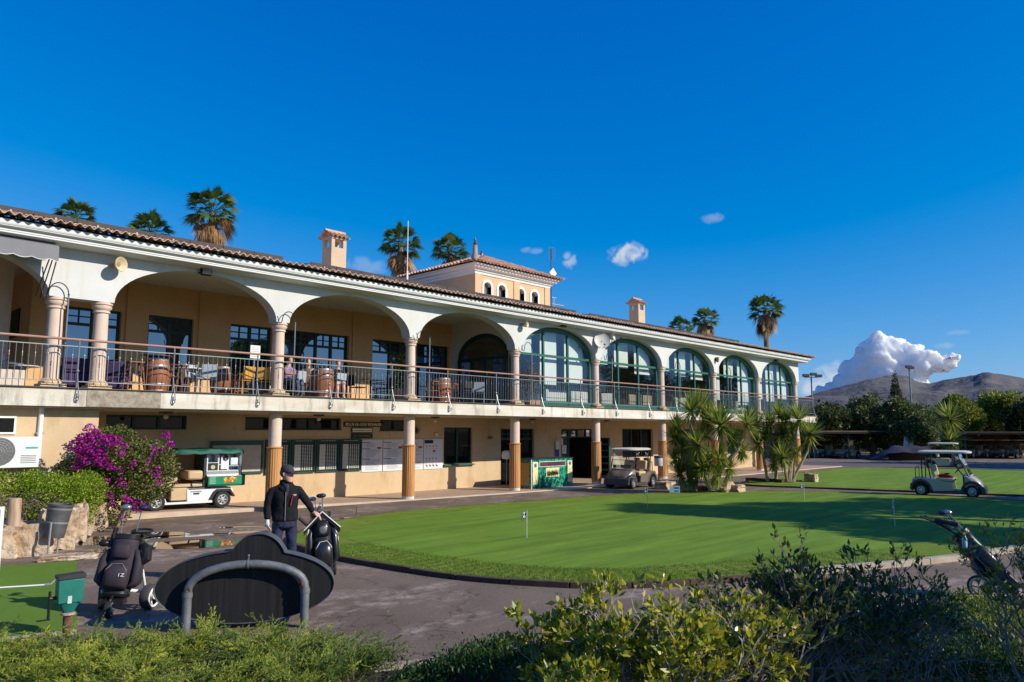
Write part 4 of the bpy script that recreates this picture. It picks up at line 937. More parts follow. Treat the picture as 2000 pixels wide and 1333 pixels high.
text('TABLON DE RECORRIDO', .062, face_front(0, -.038, .085), 'lettering', mat('dim_lettering', (.3, .28, .2), .5), t)
FRM = mat('board_green_frame', (.01, .07, .055), .4, var=.06); PAPER = mat('notice_paper', (.66, .67, .72), .6, var=.02); INK = mat('print_ink', (.12, .12, .14), .6); INKB = mat('print_black', (.02, .02, .03), .6); INKR = mat('print_red', (.45, .04, .03), .6)
def framed(t, w2, h, name='frame', b=.05, bb=.1):
    m_ = MB(); m_.box(-w2, -w2 + b, -.06, -.036, b, h - b * 2); m_.box(w2 - b, w2, -.06, -.036, b, h - b * 2); m_.box(-w2, w2, -.06, -.036, 0, b); m_.box(-w2, w2, -.06, -.036, h - b * 2, h); m_.build(name, FRM, t, bevel=.008)
x0, x1 = WY(410, 862, YW).x, WY(514, 862, YW).x
t, w2, h = board('notice_board', 'wide empty notice board in a dark green frame behind the snack cart', 'notice board', x0, x1, .95, 1.98, mat('board_backing', (.5, .44, .36), .8)); framed(t, w2, h, b=.07)
pxs = [(518, 566), (568.5, 615), (617.5, 661), (663, 705)]
pl = ['partly hidden behind the first pillar', 'second of the four, right of the first pillar', 'third of the four, between its twins', 'last of the four, beside the white posters']
for (a, b), w_ in zip(pxs, pl):
    x0, x1 = WY(a, 862, YW).x, WY(b, 862, YW).x
    t, w2, h = board('scoreboard', 'dark green board of white squares, ' + w_, 'scoreboard', x0, x1, .9, 2.0, SGN, group='scoreboards on the lower wall')
    framed(t, w2, h, b=.03)
    m_ = MB(); nr = 18; xa = -w2 + .12; xm = -w2 + .12 + (2 * w2 - .2) * .34
    for k in range(nr):
        z = .09 + k * (h - .26) / nr; m_.box(xa, xm, -.04, -.036, z, z + (h - .26) / nr * .88)
    m_.build('name_strips', mat('cream_strips', (.6, .56, .5), .7, var=.05), t, smooth=False)
    m_ = MB()
    for k in range(nr):
        z = .09 + k * (h - .26) / nr
        for j in range(5):
            pw = (w2 - .06 - xm - .05) / 5; xx = xm + .05 + j * pw; m_.box(xx, xx + pw * .55, -.04, -.036, z + .004, z + (h - .26) / nr * .62)
    m_.build('score_squares', mat('score_white', (.7, .68, .62), .7), t, smooth=False)
    m_ = MB()
    for j in range(6): m_.box(-w2 + .15 + j * .1, -w2 + .22 + j * .1, -.064, -.06, h - .055, h - .045)
    m_.build('heading', LETTER, t, smooth=False)
rr = random.Random(4)
pxs = [(707, 747), (748.5, 788), (789.5, 826.5), (827.5, 865)]
pl = ['first from the left', 'second from the left', 'half hidden behind the second pillar']
for k, (a, b) in enumerate(pxs[:3]):
    x0, x1 = WY(a, 862, YW).x, WY(b, 862, YW).x
    t, w2, h = board('rules_poster', 'white printed rules poster with a red stamp, ' + pl[k], 'poster', x0, x1, .83, 1.98, PAPER, 'sheet', 'printed posters on the lower wall', d=.012)
    m_ = MB()
    for z in (h - .1, h - .32, h - .68): m_.box(-w2 + .01, -w2 + .36, -.016, -.0125, z - .02, z)
    m_.build('heading_bars', INKB, t, smooth=False)
    m_ = MB(); z = h - .06; 
    for j in range(34):
        z -= .03
        if min(abs(z - q) for q in (h - .11, h - .33, h - .69)) < .03 or z < .06: continue
        m_.box(-w2 + .16, -w2 + .16 + (2 * w2 - .22) * rr.uniform(.5, 1), -.015, -.0125, z, z + .007)
        if j % 3 == 0: m_.box(-w2 + .08, -w2 + .1, -.015, -.0125, z, z + .015)
    m_.build('print_lines', INK, t, smooth=False)
    m_ = MB(); m_.box(w2 - .24, w2 - .06, -.018, -.016, h - .34, h - .27); m_.build('red_stamp', INKR, t, smooth=False)
x0, x1 = WY(827.5, 862, YW).x, WY(865, 862, YW).x
t, w2, h = board('icon_poster', 'white poster with rows of small round symbols, rightmost beside the office window', 'poster', x0, x1, .83, 1.98, PAPER, 'sheet', None, d=.012)
m_ = MB(); m_.box(-w2 + .03, -.02, -.016, -.0125, h - .17, h - .04)
for j in range(4): m_.box(-w2 + .12 + j * .17, -w2 + .19 + j * .17, -.015, -.0125, .1, .15)
m_.build('title_block', INKB, t, smooth=False)
m_ = MB()
for z in (h - .28, h - .75, h - .99):
    for j in range(4): m_.lathe([(.036, 0), (.036, .004), (.02, .004), (.02, 0)], (0, 0, 0), 12, cap=False, M=TM(-w2 + .13 + j * .165, -.0125, z, rx=90))
m_.box(-.03, .09, -.016, -.0125, h - .5, h - .43); m_.build('red_symbols', INKR, t, smooth=False)
m_ = MB()
for z in (h - .38, h - .55, h - .86): 
    for j in range(4): m_.box(-w2 + .09 + j * .165, -w2 + .17 + j * .165, -.015, -.0125, z, z + .01)
m_.build('print_lines', INK, t, smooth=False)
t = simple('wall_socket', 'small square cream box above the symbol poster', 'box', (19.0, YW, 2.08)); m_ = MB(); m_.box(-.09, .09, -.05, 0, 0, .13); m_.build('case', CREAM, t, bevel=.01); m_ = MB(); m_.box(-.05, .05, -.055, -.05, .03, .1); m_.build('cover', LETTER, t)
t = simple('sanitizer_dispenser', 'round cream box on the left of the third clad pillar', 'dispenser', (WY(990, 895, 20.3).x, 20.3, 1.35)); m_ = MB(); m_.lathe([(.1, -.14), (.19, -.12), (.21, 0), (.19, .14), (.1, .19)], (0, 0, 0), 18); m_.build('tank', mat('dispenser_cream', (.68, .64, .52), .4), t); m_ = MB(); m_.cyl((0, 0, -.2), (0, 0, -.12), .04, n=8); m_.cyl((-.02, 0, -.2), (-.02, 0, -1.1), .012, n=6); m_.build('hose', GRYM, t)
# papers and flag by the entrance
for x, z, w_, h_, lab, m__ in ((26.85, 1.25, .3, .38, 'white notice taped on the glass left of the open door', PAPER), (26.7, 1.65, .12, .3, 'narrow white notice on the door glass above the larger one', PAPER)):
    t = simple('paper_notice', lab, 'notice', (x, 22.47, z)); m_ = MB(); m_.box(-w_ / 2, w_ / 2, -.008, 0, 0, h_); m_.build('sheet', m__, t, smooth=False)
    m_ = MB(); [m_.box(-w_ / 2 + .03, w_ / 2 - .03, -.011, -.0085, h_ * q, h_ * q + .012) for q in (.2, .35, .5, .65, .8)]; m_.build('print_lines', INK, t, smooth=False)
t = simple('blue_banner', 'small blue and white banner on the wall left of the open door', 'banner', (26.2, 22.33, 1.1)); m_ = MB(); m_.box(-.12, .12, -.01, 0, 0, .36); m_.build('blue_half', mat('banner_blue', (.02, .07, .35), .7), t, smooth=False)
m_ = MB(); m_.box(-.12, .12, -.012, 0, .361, .75); m_.build('white_half', mat('banner_white', (.6, .62, .65), .7), t, smooth=False)

# ---------------- green kiosk counter
KX, KY = 23.2, 20.45
t = simple('kiosk_counter', 'counter wrapped in leafy green print beside the third clad pillar', 'counter', (KX, KY, pz(KX)), R(2))
FOL = mat('leaf_print', (.0, .045, .03), .35, scale=9, rgb2=(.03, .42, .24), detail=9, spec=.5)
rp = [n for n in FOL.node_tree.nodes if n.type == 'VALTORGB'][0]; rp.color_ramp.elements[0].position = .45; rp.color_ramp.elements[1].position = .6
m_ = MB(); m_.box(-1.33, 1.33, -.4, .4, 0, 1.14); m_.build('counter_body', FOL, t, smooth=False)
m_ = MB(); m_.box(-1.36, 1.36, -.43, .43, 1.14, 1.17); m_.build('counter_top', mat('kiosk_top', (.02, .04, .06), .3), t, smooth=False)
m_ = MB(); m_.box(-1.335, -1.305, -.41, -.38, 0, 1.14); m_.build('corner_strip', WHP, t, smooth=False)
YEL = mat('cream_print', (.68, .6, .26), .5, scale=5, rgb2=(.75, .7, .42))
for xa_, xb_ in ((-1.24, -.92), (1.0, 1.3)): m_ = MB(); m_.box(xa_, xb_, -.405, -.4, .16, 1.04); m_.build('cream_banner', YEL, t, smooth=False)
m_ = MB(); m_.box(-1.336, -1.33, -.28, .22, .12, 1.0); m_.build('side_banner', mat('ochre_print', (.45, .3, .08), .5, var=.1), t, smooth=False)
m_ = MB(); m_.box(-.82, .86, -.406, -.4, .83, 1.04); m_.build('white_border', WHP, t, smooth=False)
m_ = MB(); m_.box(-.8, .84, -.411, -.406, .85, 1.02); m_.build('picture_strip', mat('brown_print', (.04, .02, .03), .4, scale=4, rgb2=(.16, .05, .05)), t, smooth=False)
m_ = MB(); m_.box(-.42, .42, -.412, -.4, .42, .78); m_.build('plant_picture', YEL, t, smooth=False)
P = []; D = []
for k in range(160): P.append((rng.uniform(-.36, .36), -.42, rng.uniform(.42, .5))); D.append((rng.uniform(-.4, .4), -.02, 1))
leafcloud('reed_picture', np.array(P), np.array(D), rng.uniform(.12, .26, 160), .018, leafmat('reed_dark', [(.02, .03, .01), (.1, .09, .02)]), t)
m_ = MB(); 
for (x, z) in ((-1.08, .9), (1.15, .93)): m_.lathe([(.08, 0), (.08, .004)], (0, 0, 0), 14, M=TM(x, -.405, z, rx=90))
m_.build('round_emblem', mat('emblem_blue', (.08, .1, .3), .5), t)
m_ = MB()
for j in range(7): m_.box(1.04, 1.26, -.409, -.4055, .3 + j * .07, .315 + j * .07)
m_.build('print_lines', mat('olive_ink', (.25, .25, .05), .6), t, smooth=False)

# ---------------- roof things
t = simple('flag_mast', 'thin white mast standing behind the roof right of the bushy palm', 'mast', (19.5, 25, 7.6)); m_ = MB(); m_.cyl((0, 0, 0), (0, 0, 3.72), .025, .018, 8); m_.build('pole', WHP, t); m_ = MB(); m_.cyl((0, 0, 0), (0, 0, 1.5), .045, n=8); m_.build('sleeve', WHP, t)
t = simple('tv_antenna', 'television antenna mast with grid and yagi right of the tower', 'antenna', (29.75, 25.7, 7.7))
m_ = MB(); m_.cyl((0, 0, 0), (0, 0, 4.35), .03, n=8); m_.build('mast', mat('dark_mast', (.08, .08, .1), .6), t)
m_ = MB()
for k in range(7): m_.box(-.28, .28, -.06, -.05, 3.75 + k * .11, 3.76 + k * .11)
for k in range(5): m_.box(-.28 + k * .14, -.27 + k * .14, -.06, -.05, 3.75, 4.42)
m_.build('grid_reflector', mat('antenna_wire', (.1, .16, .25), .5), t, smooth=False)
m_ = MB(); m_.box(-.2, .2, -.03, .03, -.2, .2, Matrix.Translation((.02, -.1, 3.0)) @ Matrix.Rotation(R(45), 4, 'Y')); m_.build('flat_plate', WHP, t, smooth=False)
m_ = MB(); m_.box(0, 1.0, -.012, .012, 1.35, 1.375)
for k in range(6): m_.box(.05 + k * .16, .06 + k * .16, -.25, .25, 1.355, 1.37)
for z in (.95, 1.7): m_.box(.05, .4, -.01, .01, z, z + .02)
m_.box(.2, .22, -.01, .01, .95, 1.72); m_.build('yagi', mat('antenna_alu', (.6, .62, .65), .4, metal=.5), t, smooth=False)

# ============================================================ TERRACE FURNITURE
ZT_ = 3.285
OAK = mat('barrel_oak', (.22, .065, .02), .55, scale=3, stretch=(3, 3, .3), rgb2=(.36, .13, .05)); HOOP = mat('barrel_hoop', (.42, .42, .43), .4, metal=.6, var=.2)
def atT(px, Y): return WY(px, 740, Y).x
bar0 = None
for px, Y, w_, s in ((305, 20.7, 'with a round dark tabletop, behind the leftmost rail brackets', 1.0), (433, 21.6, 'standing alone left of the yellow chairs', .95), (606, 20.9, 'left one of a close pair behind the rail', 1.0), (631, 20.5, 'right one of a close pair behind the rail', 1.0), (864, 20.9, 'with metal bands near the glass screen', 1.0)):
    lab = 'brown oak barrel ' + w_
    if bar0 is None:
        bar0 = simple('barrel', lab, 'barrel', (atT(px, Y), Y, ZT_), 0, 'oak barrels on the terrace')
        prof = [(.27, 0), (.3, .12), (.335, .3), (.35, .46), (.335, .64), (.3, .82), (.27, .94)]
        n = 32; rings = [[((r - (.004 if k % 2 else 0)) * math.cos(2 * math.pi * k / n), (r - (.004 if k % 2 else 0)) * math.sin(2 * math.pi * k / n), z) for k in range(n)] for r, z in prof]
        m_ = MB(); m_.loft(rings); m_.build('staves', OAK, bar0, angle=60)
        for z0, z1, r in ((.02, .08, .285), (.2, .25, .322), (.68, .73, .327), (.86, .92, .288)):
            m_ = MB(); m_.lathe([(r, z0), (r + .006, (z0 + z1) / 2), (r, z1)], (0, 0, 0), 28, cap=False); m_.build('hoop', HOOP, bar0)
        dark_top = MB(); dark_top.lathe([(.4, .96), (.42, .965), (.42, .995), (.4, 1.0)], (0, 0, 0), 28); bt = dark_top.build('round_top', mat('dark_wood_top', (.06, .03, .02), .4), bar0)
    else: dup(bar0, (atT(px, Y), Y, ZT_), rz=px * .3, label=lab, scale=s, skip=('round_top',))
STW = mat('stool_wood', (.25, .1, .045), .55, var=.15, scale=6)
st0 = None
for px, Y, w_ in ((262, 20.45, 'left of the barrel with the dark top'), (350, 20.5, 'right of the barrel with the dark top'), (475, 22.4, 'in the shade behind the yellow chairs'), (845, 20.6, 'left of the barrel by the glass screen'), (884, 21.2, 'right of the barrel by the glass screen')):
    lab = 'tall wooden bar stool ' + w_
    if st0 is None:
        st0 = simple('bar_stool', lab, 'stool', (atT(px, Y), Y, ZT_), 0, 'bar stools on the terrace')
        m_ = MB(); m_.box(-.19, .19, -.17, .17, .74, .78); m_.build('seat', STW, st0, bevel=.012)
        for sx in (-1, 1):
            for sy in (-1, 1): m_ = MB(); m_.cyl((sx * .22, sy * .2, 0), (sx * .14, sy * .12, .74), .022, n=6); m_.build('leg', STW, st0)
        m_ = MB(); [m_.box(-.2, .2, s * .17 - .012, s * .17 + .012, .22, .25) for s in (-1, 1)]; [m_.box(s * .17 - .012, s * .17 + .012, -.18, .18, .42, .45) for s in (-1, 1)]; m_.build('stretcher', STW, st0, smooth=False)
    else: dup(st0, (atT(px, Y), Y, ZT_), rz=px * .37, label=lab)
def chair(name, lab, px, Y, rz, seatm, framem, group, kind='bistro'):
    t = simple(name, lab, 'chair', (atT(px, Y), Y, ZT_), R(rz), group)
    m_ = MB(); m_.box(-.21, .21, -.2, .22, .42, .45); m_.build('seat', seatm, t, bevel=.012)
    m_ = MB(); m_.box(-.2, .2, .2, .23, .5, .86, Matrix.Translation((0, 0, 0)) @ Matrix.Rotation(R(-6), 4, 'X')); m_.build('backrest', seatm, t, bevel=.012)
    for sx in (-1, 1):
        m_ = MB(); m_.cyl((sx * .2, -.19, 0), (sx * .2, -.19, .44), .014, n=6)
        if kind == 'arm': m_.tube([(sx * .2, -.19, .44), (sx * .22, -.19, .64), (sx * .22, .15, .66)], .014, 6)
        m_.build('front_leg', framem, t)
        m_ = MB(); m_.tube([(sx * .2, .24, 0), (sx * .2, .2, .44), (sx * .19, .24, .85)], .014, 6); m_.build('back_leg', framem, t)
    return t
YELW = mat('yellow_wood', (.62, .3, .03), .5, var=.08); CHR = mat('chrome', (.5, .52, .55), .25, metal=.8); WICK = mat('grey_wicker', (.35, .4, .45), .6, var=.2, scale=40); DKF = mat('dark_fabric', (.03, .025, .03), .8, var=.2)
chair('plywood_chair', 'yellow chair with its back to the rail, left of the pair', 473, 20.55, 200, YELW, YELW, 'yellow wooden chairs'); chair('plywood_chair', 'yellow chair standing just left of the column, right of the pair', 517, 20.5, 150, YELW, YELW, 'yellow wooden chairs')
for px, Y, rz, lab, sm in ((235, 21.0, 120, 'dark lounge chair right of the second column', DKF), (407, 20.7, 160, 'grey wicker armchair beside the round glass table', WICK), (385, 20.6, 20, 'grey wicker armchair seen from its side near the stool', WICK), (340, 21.9, 60, 'dark armchair in the shade behind the barrel', DKF), (700, 20.9, 90, 'black armchair left of the small square table', DKF), (748, 20.9, 265, 'black armchair right of the small square table', DKF),
                           (905, 20.8, 180, 'dark armchair by the glass door', DKF), (935, 20.7, 140, 'grey wicker armchair by the glass door', WICK), (20, 21.4, 60, 'blue grey armchair at the far left end of the terrace', WICK), (655, 20.75, 190, 'grey armchair under the person with bare legs', WICK), (575, 20.9, 200, 'grey armchair under the person in a patterned top', WICK), (600, 21.3, 170, 'dark armchair under the person in jeans', DKF), (536, 21.7, 150, 'dark armchair behind the column', DKF)):
    chair('terrace_chair', lab, px, Y, rz, sm, CHR if sm is WICK else BLK, 'armchairs on the terrace', 'arm')
def table(name, lab, px, Y, r, z, topm, legm, square=False):
    t = simple(name, lab, 'table', (atT(px, Y), Y, ZT_)); m_ = MB()
    if square: m_.box(-r, r, -r, r, z - .03, z)
    else: m_.lathe([(r - .01, z - .025), (r, z - .012), (r - .01, z)], (0, 0, 0), 28)
    m_.build('tabletop', topm, t); m_ = MB(); m_.cyl((0, 0, .03), (0, 0, z - .03), .03, n=10); m_.build('stem', legm, t); m_ = MB(); m_.lathe([(.22, 0), (.2, .02), (.04, .04)], (0, 0, 0), 18); m_.build('foot', legm, t)
table('round_table', 'round glass topped table between barrel and wicker armchairs', 368, 21.1, .42, .74, WHP, CHR); table('square_table', 'small black square table between two black armchairs', 724, 20.95, .34, .72, BLK, BLK, True)
table('round_table', 'round table between the seated people', 585, 21.3, .4, .74, WHP, BLK); table('square_table', 'dark square table near the glass screen', 920, 21.2, .34, .72, DKF, BLK, True); table('round_table', 'small white table at the far left end of the terrace', 45, 21.6, .35, .6, WHP, CHR)
def sofa(lab, px, Y, w_, d, m__, rz=0, cat='sofa', name='sofa', z=ZT_, h=.78):
    t = simple(name, lab, cat, (atT(px, Y), Y, z), R(rz)); m_ = MB(); m_.box(-w_ / 2, w_ / 2, -d / 2, d / 2, .08, .4); m_.build('seat', m__, t, bevel=.04)
    m_ = MB(); m_.box(-w_ / 2, w_ / 2, d / 2 - .2, d / 2, .405, h); m_.build('backrest', m__, t, bevel=.04)
    for s in (-1, 1): m_ = MB(); m_.box(s * w_ / 2 - .09, s * w_ / 2 + .09, -d / 2, d / 2 - .205, .1, .58); m_.build('armrest', m__, t, bevel=.04)
    m_ = MB(); [m_.box(a * w_ * .42 - .03, a * w_ * .42 + .03, b * d * .4 - .03, b * d * .4 + .03, 0, .08) for a in (-1, 1) for b in (-1, 1)]; m_.build('feet', BLK, t)
PUR = mat('purple_upholstery', (.05, .03, .09), .85, var=.12)
sofa('dark purple sofa with its back to the rail, left of the second column', 155, 20.75, .95, .75, PUR, 180); sofa('dark purple armchair right of the second column', 222, 21.0, .55, .7, PUR, 150, 'armchair', 'armchair')
WUP = mat('white_upholstery', (.7, .68, .63), .8, var=.04)
sofa('long white sofa behind the first glazed arch', 1075, 21.4, 1.8, .8, WUP, 180); sofa('white sofa end right of the centre mullion in the first glazed arch', 1117, 21.6, 1.3, .8, WUP, 180)
sofa('wooden backed settee behind the second glazed arch', 1238, 21.4, 2.0, .8, mat('beige_slats', (.42, .33, .24), .7, var=.1), 180); sofa('white armchair behind the second glazed arch at its left', 1178, 21.6, .7, .7, WUP, 160, 'armchair', 'armchair')
sofa('white settee behind the third glazed arch', 1325, 21.6, 2.0, .8, WUP, 180); sofa('white settee behind the fourth glazed arch', 1430, 21.6, 1.6, .8, WUP, 180)
t = simple('menu_stand', 'white menu board on a post behind the rail left of the central column', 'sign', (atT(496, 20.3), 20.3, ZT_))
m_ = MB(); m_.box(-.15, .15, -.015, .015, 1.08, 1.46); m_.build('sheet', WHP, t, smooth=False); m_ = MB(); m_.cyl((0, .02, 0), (0, .02, 1.3), .02, n=8); m_.build('post', GRYM, t); m_ = MB(); [m_.box(-.11, .11, -.018, -.0155, 1.13 + k * .05, 1.14 + k * .05) for k in range(6)]; m_.build('print_lines', INK, t, smooth=False)
def pot(t, r, h, m__, sq=False):
    m_ = MB(); m_.lathe([(r * .72, 0), (r, h * .92), (r * 1.06, h * .93), (r * 1.06, h), (r * .9, h), (r * .85, h * .9)], (0, 0, 0), 4 if sq else 20, cap=True); return m_.build('pot', m__, t)
t = simple('potted_shrub', 'tall leafy shrub in a terracotta pot left of the third column', 'plant', (atT(784, 20.35), 20.35, ZT_)); pot(t, .22, .42, mat('terracotta_pot', (.5, .27, .17), .8))
n = 2600; A = rng.normal(size=(n, 3)) * (.15, .15, .42) + (0, 0, .85); A = A[(A[:, 2] > .3) & (A[:, 2] < 1.65)]; leafcloud('foliage', A, rng.normal(size=A.shape) + (0, 0, .4), rng.uniform(.05, .09, len(A)), .03, leafmat('shrub_leaf', [(.03, .07, .015), (.08, .14, .02), (.16, .19, .03)]), t)
m_ = MB(); m_.cyl((0, 0, .35), (.02, 0, 1.3), .02, n=6); m_.build('stem', mat('twig_bark', (.16, .11, .07), .9), t)
t = simple('potted_shrub', 'sparse pinkish shrub in a box planter before the first glazed arch', 'plant', (atT(1028, 20.25), 19.95, ZT_)); m_ = MB(); m_.box(-.3, .3, -.17, .17, 0, .22); m_.build('box_planter', mat('planter_wood', (.4, .22, .13), .8), t)
n = 1300; A = rng.normal(size=(n, 3)) * (.2, .14, .45) + (0, 0, .95); A = A[(A[:, 2] > .2) & (A[:, 2] < 1.8)]; leafcloud('foliage', A, rng.normal(size=A.shape), .05, .025, leafmat('pink_leaf', [(.05, .09, .03), (.2, .12, .1), (.3, .2, .18)]), t)
m_ = MB(); [m_.cyl((0, 0, .2), (a, b, 1.5), .008, n=5) for a, b in ((-.2, 0), (.1, .1), (.25, -.05), (0, .1))]; m_.build('stems', mat('twig_bark', (.16, .11, .07), .9), t)
t = simple('cream_planter', 'square cream planter at the far left behind the rail', 'planter', (atT(12, 20.2), 20.2, ZT_)); m_ = MB(); m_.box(-.32, .32, -.2, .2, 0, .38); m_.build('box', mat('cream_box', (.6, .5, .42), .8), t, bevel=.01); m_ = MB(); m_.box(-.28, .28, -.16, .16, .38, .4); m_.build('soil', SOIL, t)

# ============================================================ VEHICLES
def at(px, py, d):
    """world point seen at pixel (px,py), d metres ahead of the camera"""
    r_ = ray(px, py); return EYE + r_ * (d / r_.dot(FW))
TYRE = mat('tyre_rubber', (.02, .02, .021), .75, var=.2, scale=20); RIM = mat('wheel_rim', (.5, .5, .52), .35, metal=.5, var=.1); SEATC = mat('seat_vinyl', (.55, .4, .24), .5, var=.06)
CHAS = mat('chassis_black', (.02, .02, .022), .55, var=.2); SHIELD = glassmat('windshield_glass', (.55, .68, .8), .12)
def wheel(parent, x, y, r, w_, side):
    M = TM(x, y, r, rx=90)
    m_ = MB(); m_.lathe([(r * .6, -w_ / 2), (r * .93, -w_ / 2), (r, -w_ * .32), (r, w_ * .32), (r * .93, w_ / 2), (r * .6, w_ / 2)], (0, 0, 0), 28, cap=False, M=M); t = m_.build('wheel', TYRE, parent)
    o = -side * w_ / 2; m_ = MB(); m_.lathe([(r * .62, o * .2), (r * .62, o * .98), (r * .56, o * 1.0), (r * .5, o * .7), (r * .2, o * .75), (r * .18, o * 1.0), (.001, o * 1.02)], (0, 0, 0), 28, cap=False, M=M); rm = m_.build('rim', RIM, t)
    m_ = MB()
    for k in range(7):
        a = 2 * math.pi * k / 7; c = M @ Vector((r * .37 * math.cos(a), r * .37 * math.sin(a), o * .78)); n_ = Vector((0, side, 0)); m_.cyl(c - n_ * .004, c + n_ * .006, r * .1, n=8)
    m_.build('rim_hole', CHAS, t)
def arc(cx, cz, r, a0, a1, n=10): return [(cx + r * math.cos(R(a0 + (a1 - a0) * k / n)), cz + r * math.sin(R(a0 + (a1 - a0) * k / n))) for k in range(n + 1)]
def golf_cart(name, label, loc, rz, body, group, cat='golf cart', bag=True, shield=True):
    t = thing(name, label, cat, loc, rz, group)
    B = mat(body[0], body[1], .3, var=.05, scale=3, coat=.5); FEN = mat('cart_fender', (.06, .055, .06), .5, var=.1)
    m_ = MB(); m_.prism([(-1.12, .42), (-1.12, .56), (-1.06, .64), (-.55, .64), (-.3, .585), (.05, .53), (.2, .5), (.24, .24), (-.42, .2)] + arc(-.83, .22, .36, 10, 150)[::1], -.57, .57); m_.build('rear_body', B, t, bevel=.03)
    m_ = MB(); m_.prism(arc(-.83, .22, .3, -5, 185) + arc(-.83, .22, .385, 175, 0), -.585, .585); m_.prism([(-1.2, .28), (-1.12, .28), (-1.12, .46), (-1.19, .44)], -.55, .55); m_.prism([(-.46, .13), (.68, .13), (.68, .22), (-.46, .24)], -.55, .55); m_.build('rear_fender', FEN, t, bevel=.01)
    # nose, narrowing towards the front
    prof = [(.6, .78), (.72, .77), (.92, .68), (1.08, .55), (1.16, .42), (1.16, .36), (.62, .36)]
    m_ = MB(); rings = []
    for y, k in ((-.56, .86), (-.5, .97), (-.25, 1.03), (.25, 1.03), (.5, .97), (.56, .86)): rings.append([(.6 + (x - .6) * k, y * (1 - .12 * max(0, (x - .6) / .56)), .36 + (z - .36) * (1 if k > .9 else .9)) for x, z in prof])
    m_.loft(rings); m_.build('nose_cowl', B, t, angle=50)
    m_ = MB(); m_.prism(arc(.83, .22, .27, 0, 180) + arc(.83, .22, .37, 175, 30) + [(1.2, .38), (1.24, .3), (1.24, .16), (1.1, .16)], -.56, .56); m_.build('front_fender', FEN, t, bevel=.015)
    m_ = MB(); m_.box(-.95, .95, -.4, .4, .14, .2); m_.box(.55, .62, -.5, .5, .2, .78); m_.box(-.6, -.5, -.45, .45, .2, .6); m_.build('chassis', CHAS, t, smooth=False)
    m_ = MB(); m_.box(-.32, .26, -.53, .53, .54, .66); m_.build('seat_cushion', SEATC, t, bevel=.04)
    m_ = MB(); M = Matrix.Translation((-.36, 0, .7)) @ Matrix.Rotation(R(-14), 4, 'Y')
    for s in (-1, 1): m_.box(-.06, .06, s * .28 - .24, s * .28 + .24, .0, .4, M)
    m_.build('backrest', SEATC, t, bevel=.05)
    m_ = MB(); m_.box(-.3, .2, -.5, .5, .24, .54); m_.build('seat_box', mat('seat_box_cream', (.5, .42, .3), .6), t, smooth=False)
    m_ = MB(); rings = []
    for z, k in ((1.5, .97), (1.52, 1.0), (1.56, 1.0), (1.585, .93), (1.6, .8)): 
        rr_ = []
        for j in range(28):
            a = 2 * math.pi * j / 28; c_, s_ = math.cos(a), math.sin(a); f = (abs(c_) ** 5 + abs(s_) ** 5) ** (-.2); rr_.append((-.04 + .88 * k * c_ * f, .6 * k * s_ * f, z))
        rings.append(rr_)
    m_.loft(rings); m_.build('roof', mat('cart_roof', (.6, .56, .5), .45, var=.05), t, angle=50)
    for s in (-1, 1):
        m_ = MB(); m_.cyl((.72, s * .5, .74), (.42, s * .53, 1.5), .018, n=8); m_.build('front_strut', CHAS, t)
        m_ = MB(); m_.cyl((-.78, s * .47, .62), (-.76, s * .53, 1.5), .022, n=8); m_.cyl((-.5, s * .47, .62), (-.6, s * .53, 1.5), .022, n=8); m_.build('rear_strut', CHAS, t)
    if shield:
        m_ = MB(); m_.add([(.8, -.5, .76), (.8, .5, .76), (.45, .52, 1.48), (.45, -.52, 1.48)], ((0, 1, 2, 3),)); w_ = m_.build('windshield', SHIELD, t, fix=False, smooth=False)
        m_ = MB(); M = Matrix.Translation((.625, 0, 1.12)); m_.box(-.012, .012, -.51, .51, -.012, .012, M); m_.cyl((.8, -.51, .76), (.8, .51, .76), .014, n=6); m_.build('windshield_bar', mat('light_bar', (.5, .5, .48), .4), w_)
    m_ = MB(); m_.cyl((.6, .28, .6), (.36, .28, .92), .025, n=8); m_.build('steering_column', CHAS, t)
    M = TM(.35, .28, .93, ry=-50); m_ = MB(); m_.tube([M @ Vector((.17 * math.cos(a), .17 * math.sin(a), 0)) for a in [2 * math.pi * k / 20 for k in range(21)]], .016, 6, cap=False)
    for a in (0, 2.1, 4.2): m_.cyl(M @ Vector((0, 0, 0)), M @ Vector((.17 * math.cos(a), .17 * math.sin(a), 0)), .012, n=6)
    m_.build('steering_wheel', BLK, t)
    m_ = MB(); m_.box(-1.08, -.72, -.46, .46, .3, .58); m_.cyl((-1.0, -.46, .62), (-1.0, -.46, 1.0), .015, n=6); m_.cyl((-1.0, .46, .62), (-1.0, .46, 1.0), .015, n=6); m_.cyl((-1.0, -.46, 1.0), (-1.0, .46, 1.0), .015, n=6); m_.build('bag_rack', CHAS, t, smooth=False)
    for s, y in ((-1, -.5), (1, .5)): wheel(t, -.83, y, .225, .2, s); wheel(t, .83, y, .225, .2, s)
    m_ = MB()
    for s in (-1, 1): m_.ball((1.06, s * .36, .5), .055, 10, 6, (.6, 1, 1))
    for k, y in enumerate((-.36, .36)):
        m2 = MB(); m2.ball((1.08, y, .48), .06, 12, 8, (.5, 1.3, .8)); m2.build('headlight', mat('headlight_lens', (.55, .55, .5), .1), t)
    m_ = MB(); m_.box(1.17, 1.18, -.06, .06, .43, .47); m_.build('nose_badge', BLK, t, smooth=False)
    return t
E_ = []
rw, fw_ = G(1800, 968), G(1902, 976)
ang = R(-82); mid = (rw + fw_) / 2; off = Vector((math.cos(ang + math.pi / 2), math.sin(ang + math.pi / 2), 0)) * .5
c1 = golf_cart('golf_cart', 'beige golf cart with a red bag on the seat parked by the green', (mid + off)[:], ang, ('cart_champagne', (.42, .37, .31)), 'golf carts'); c1.scale = (.93, .96, 1.0)
RG = mat('red_cloth', (.3, .008, .02), .8, var=.15)
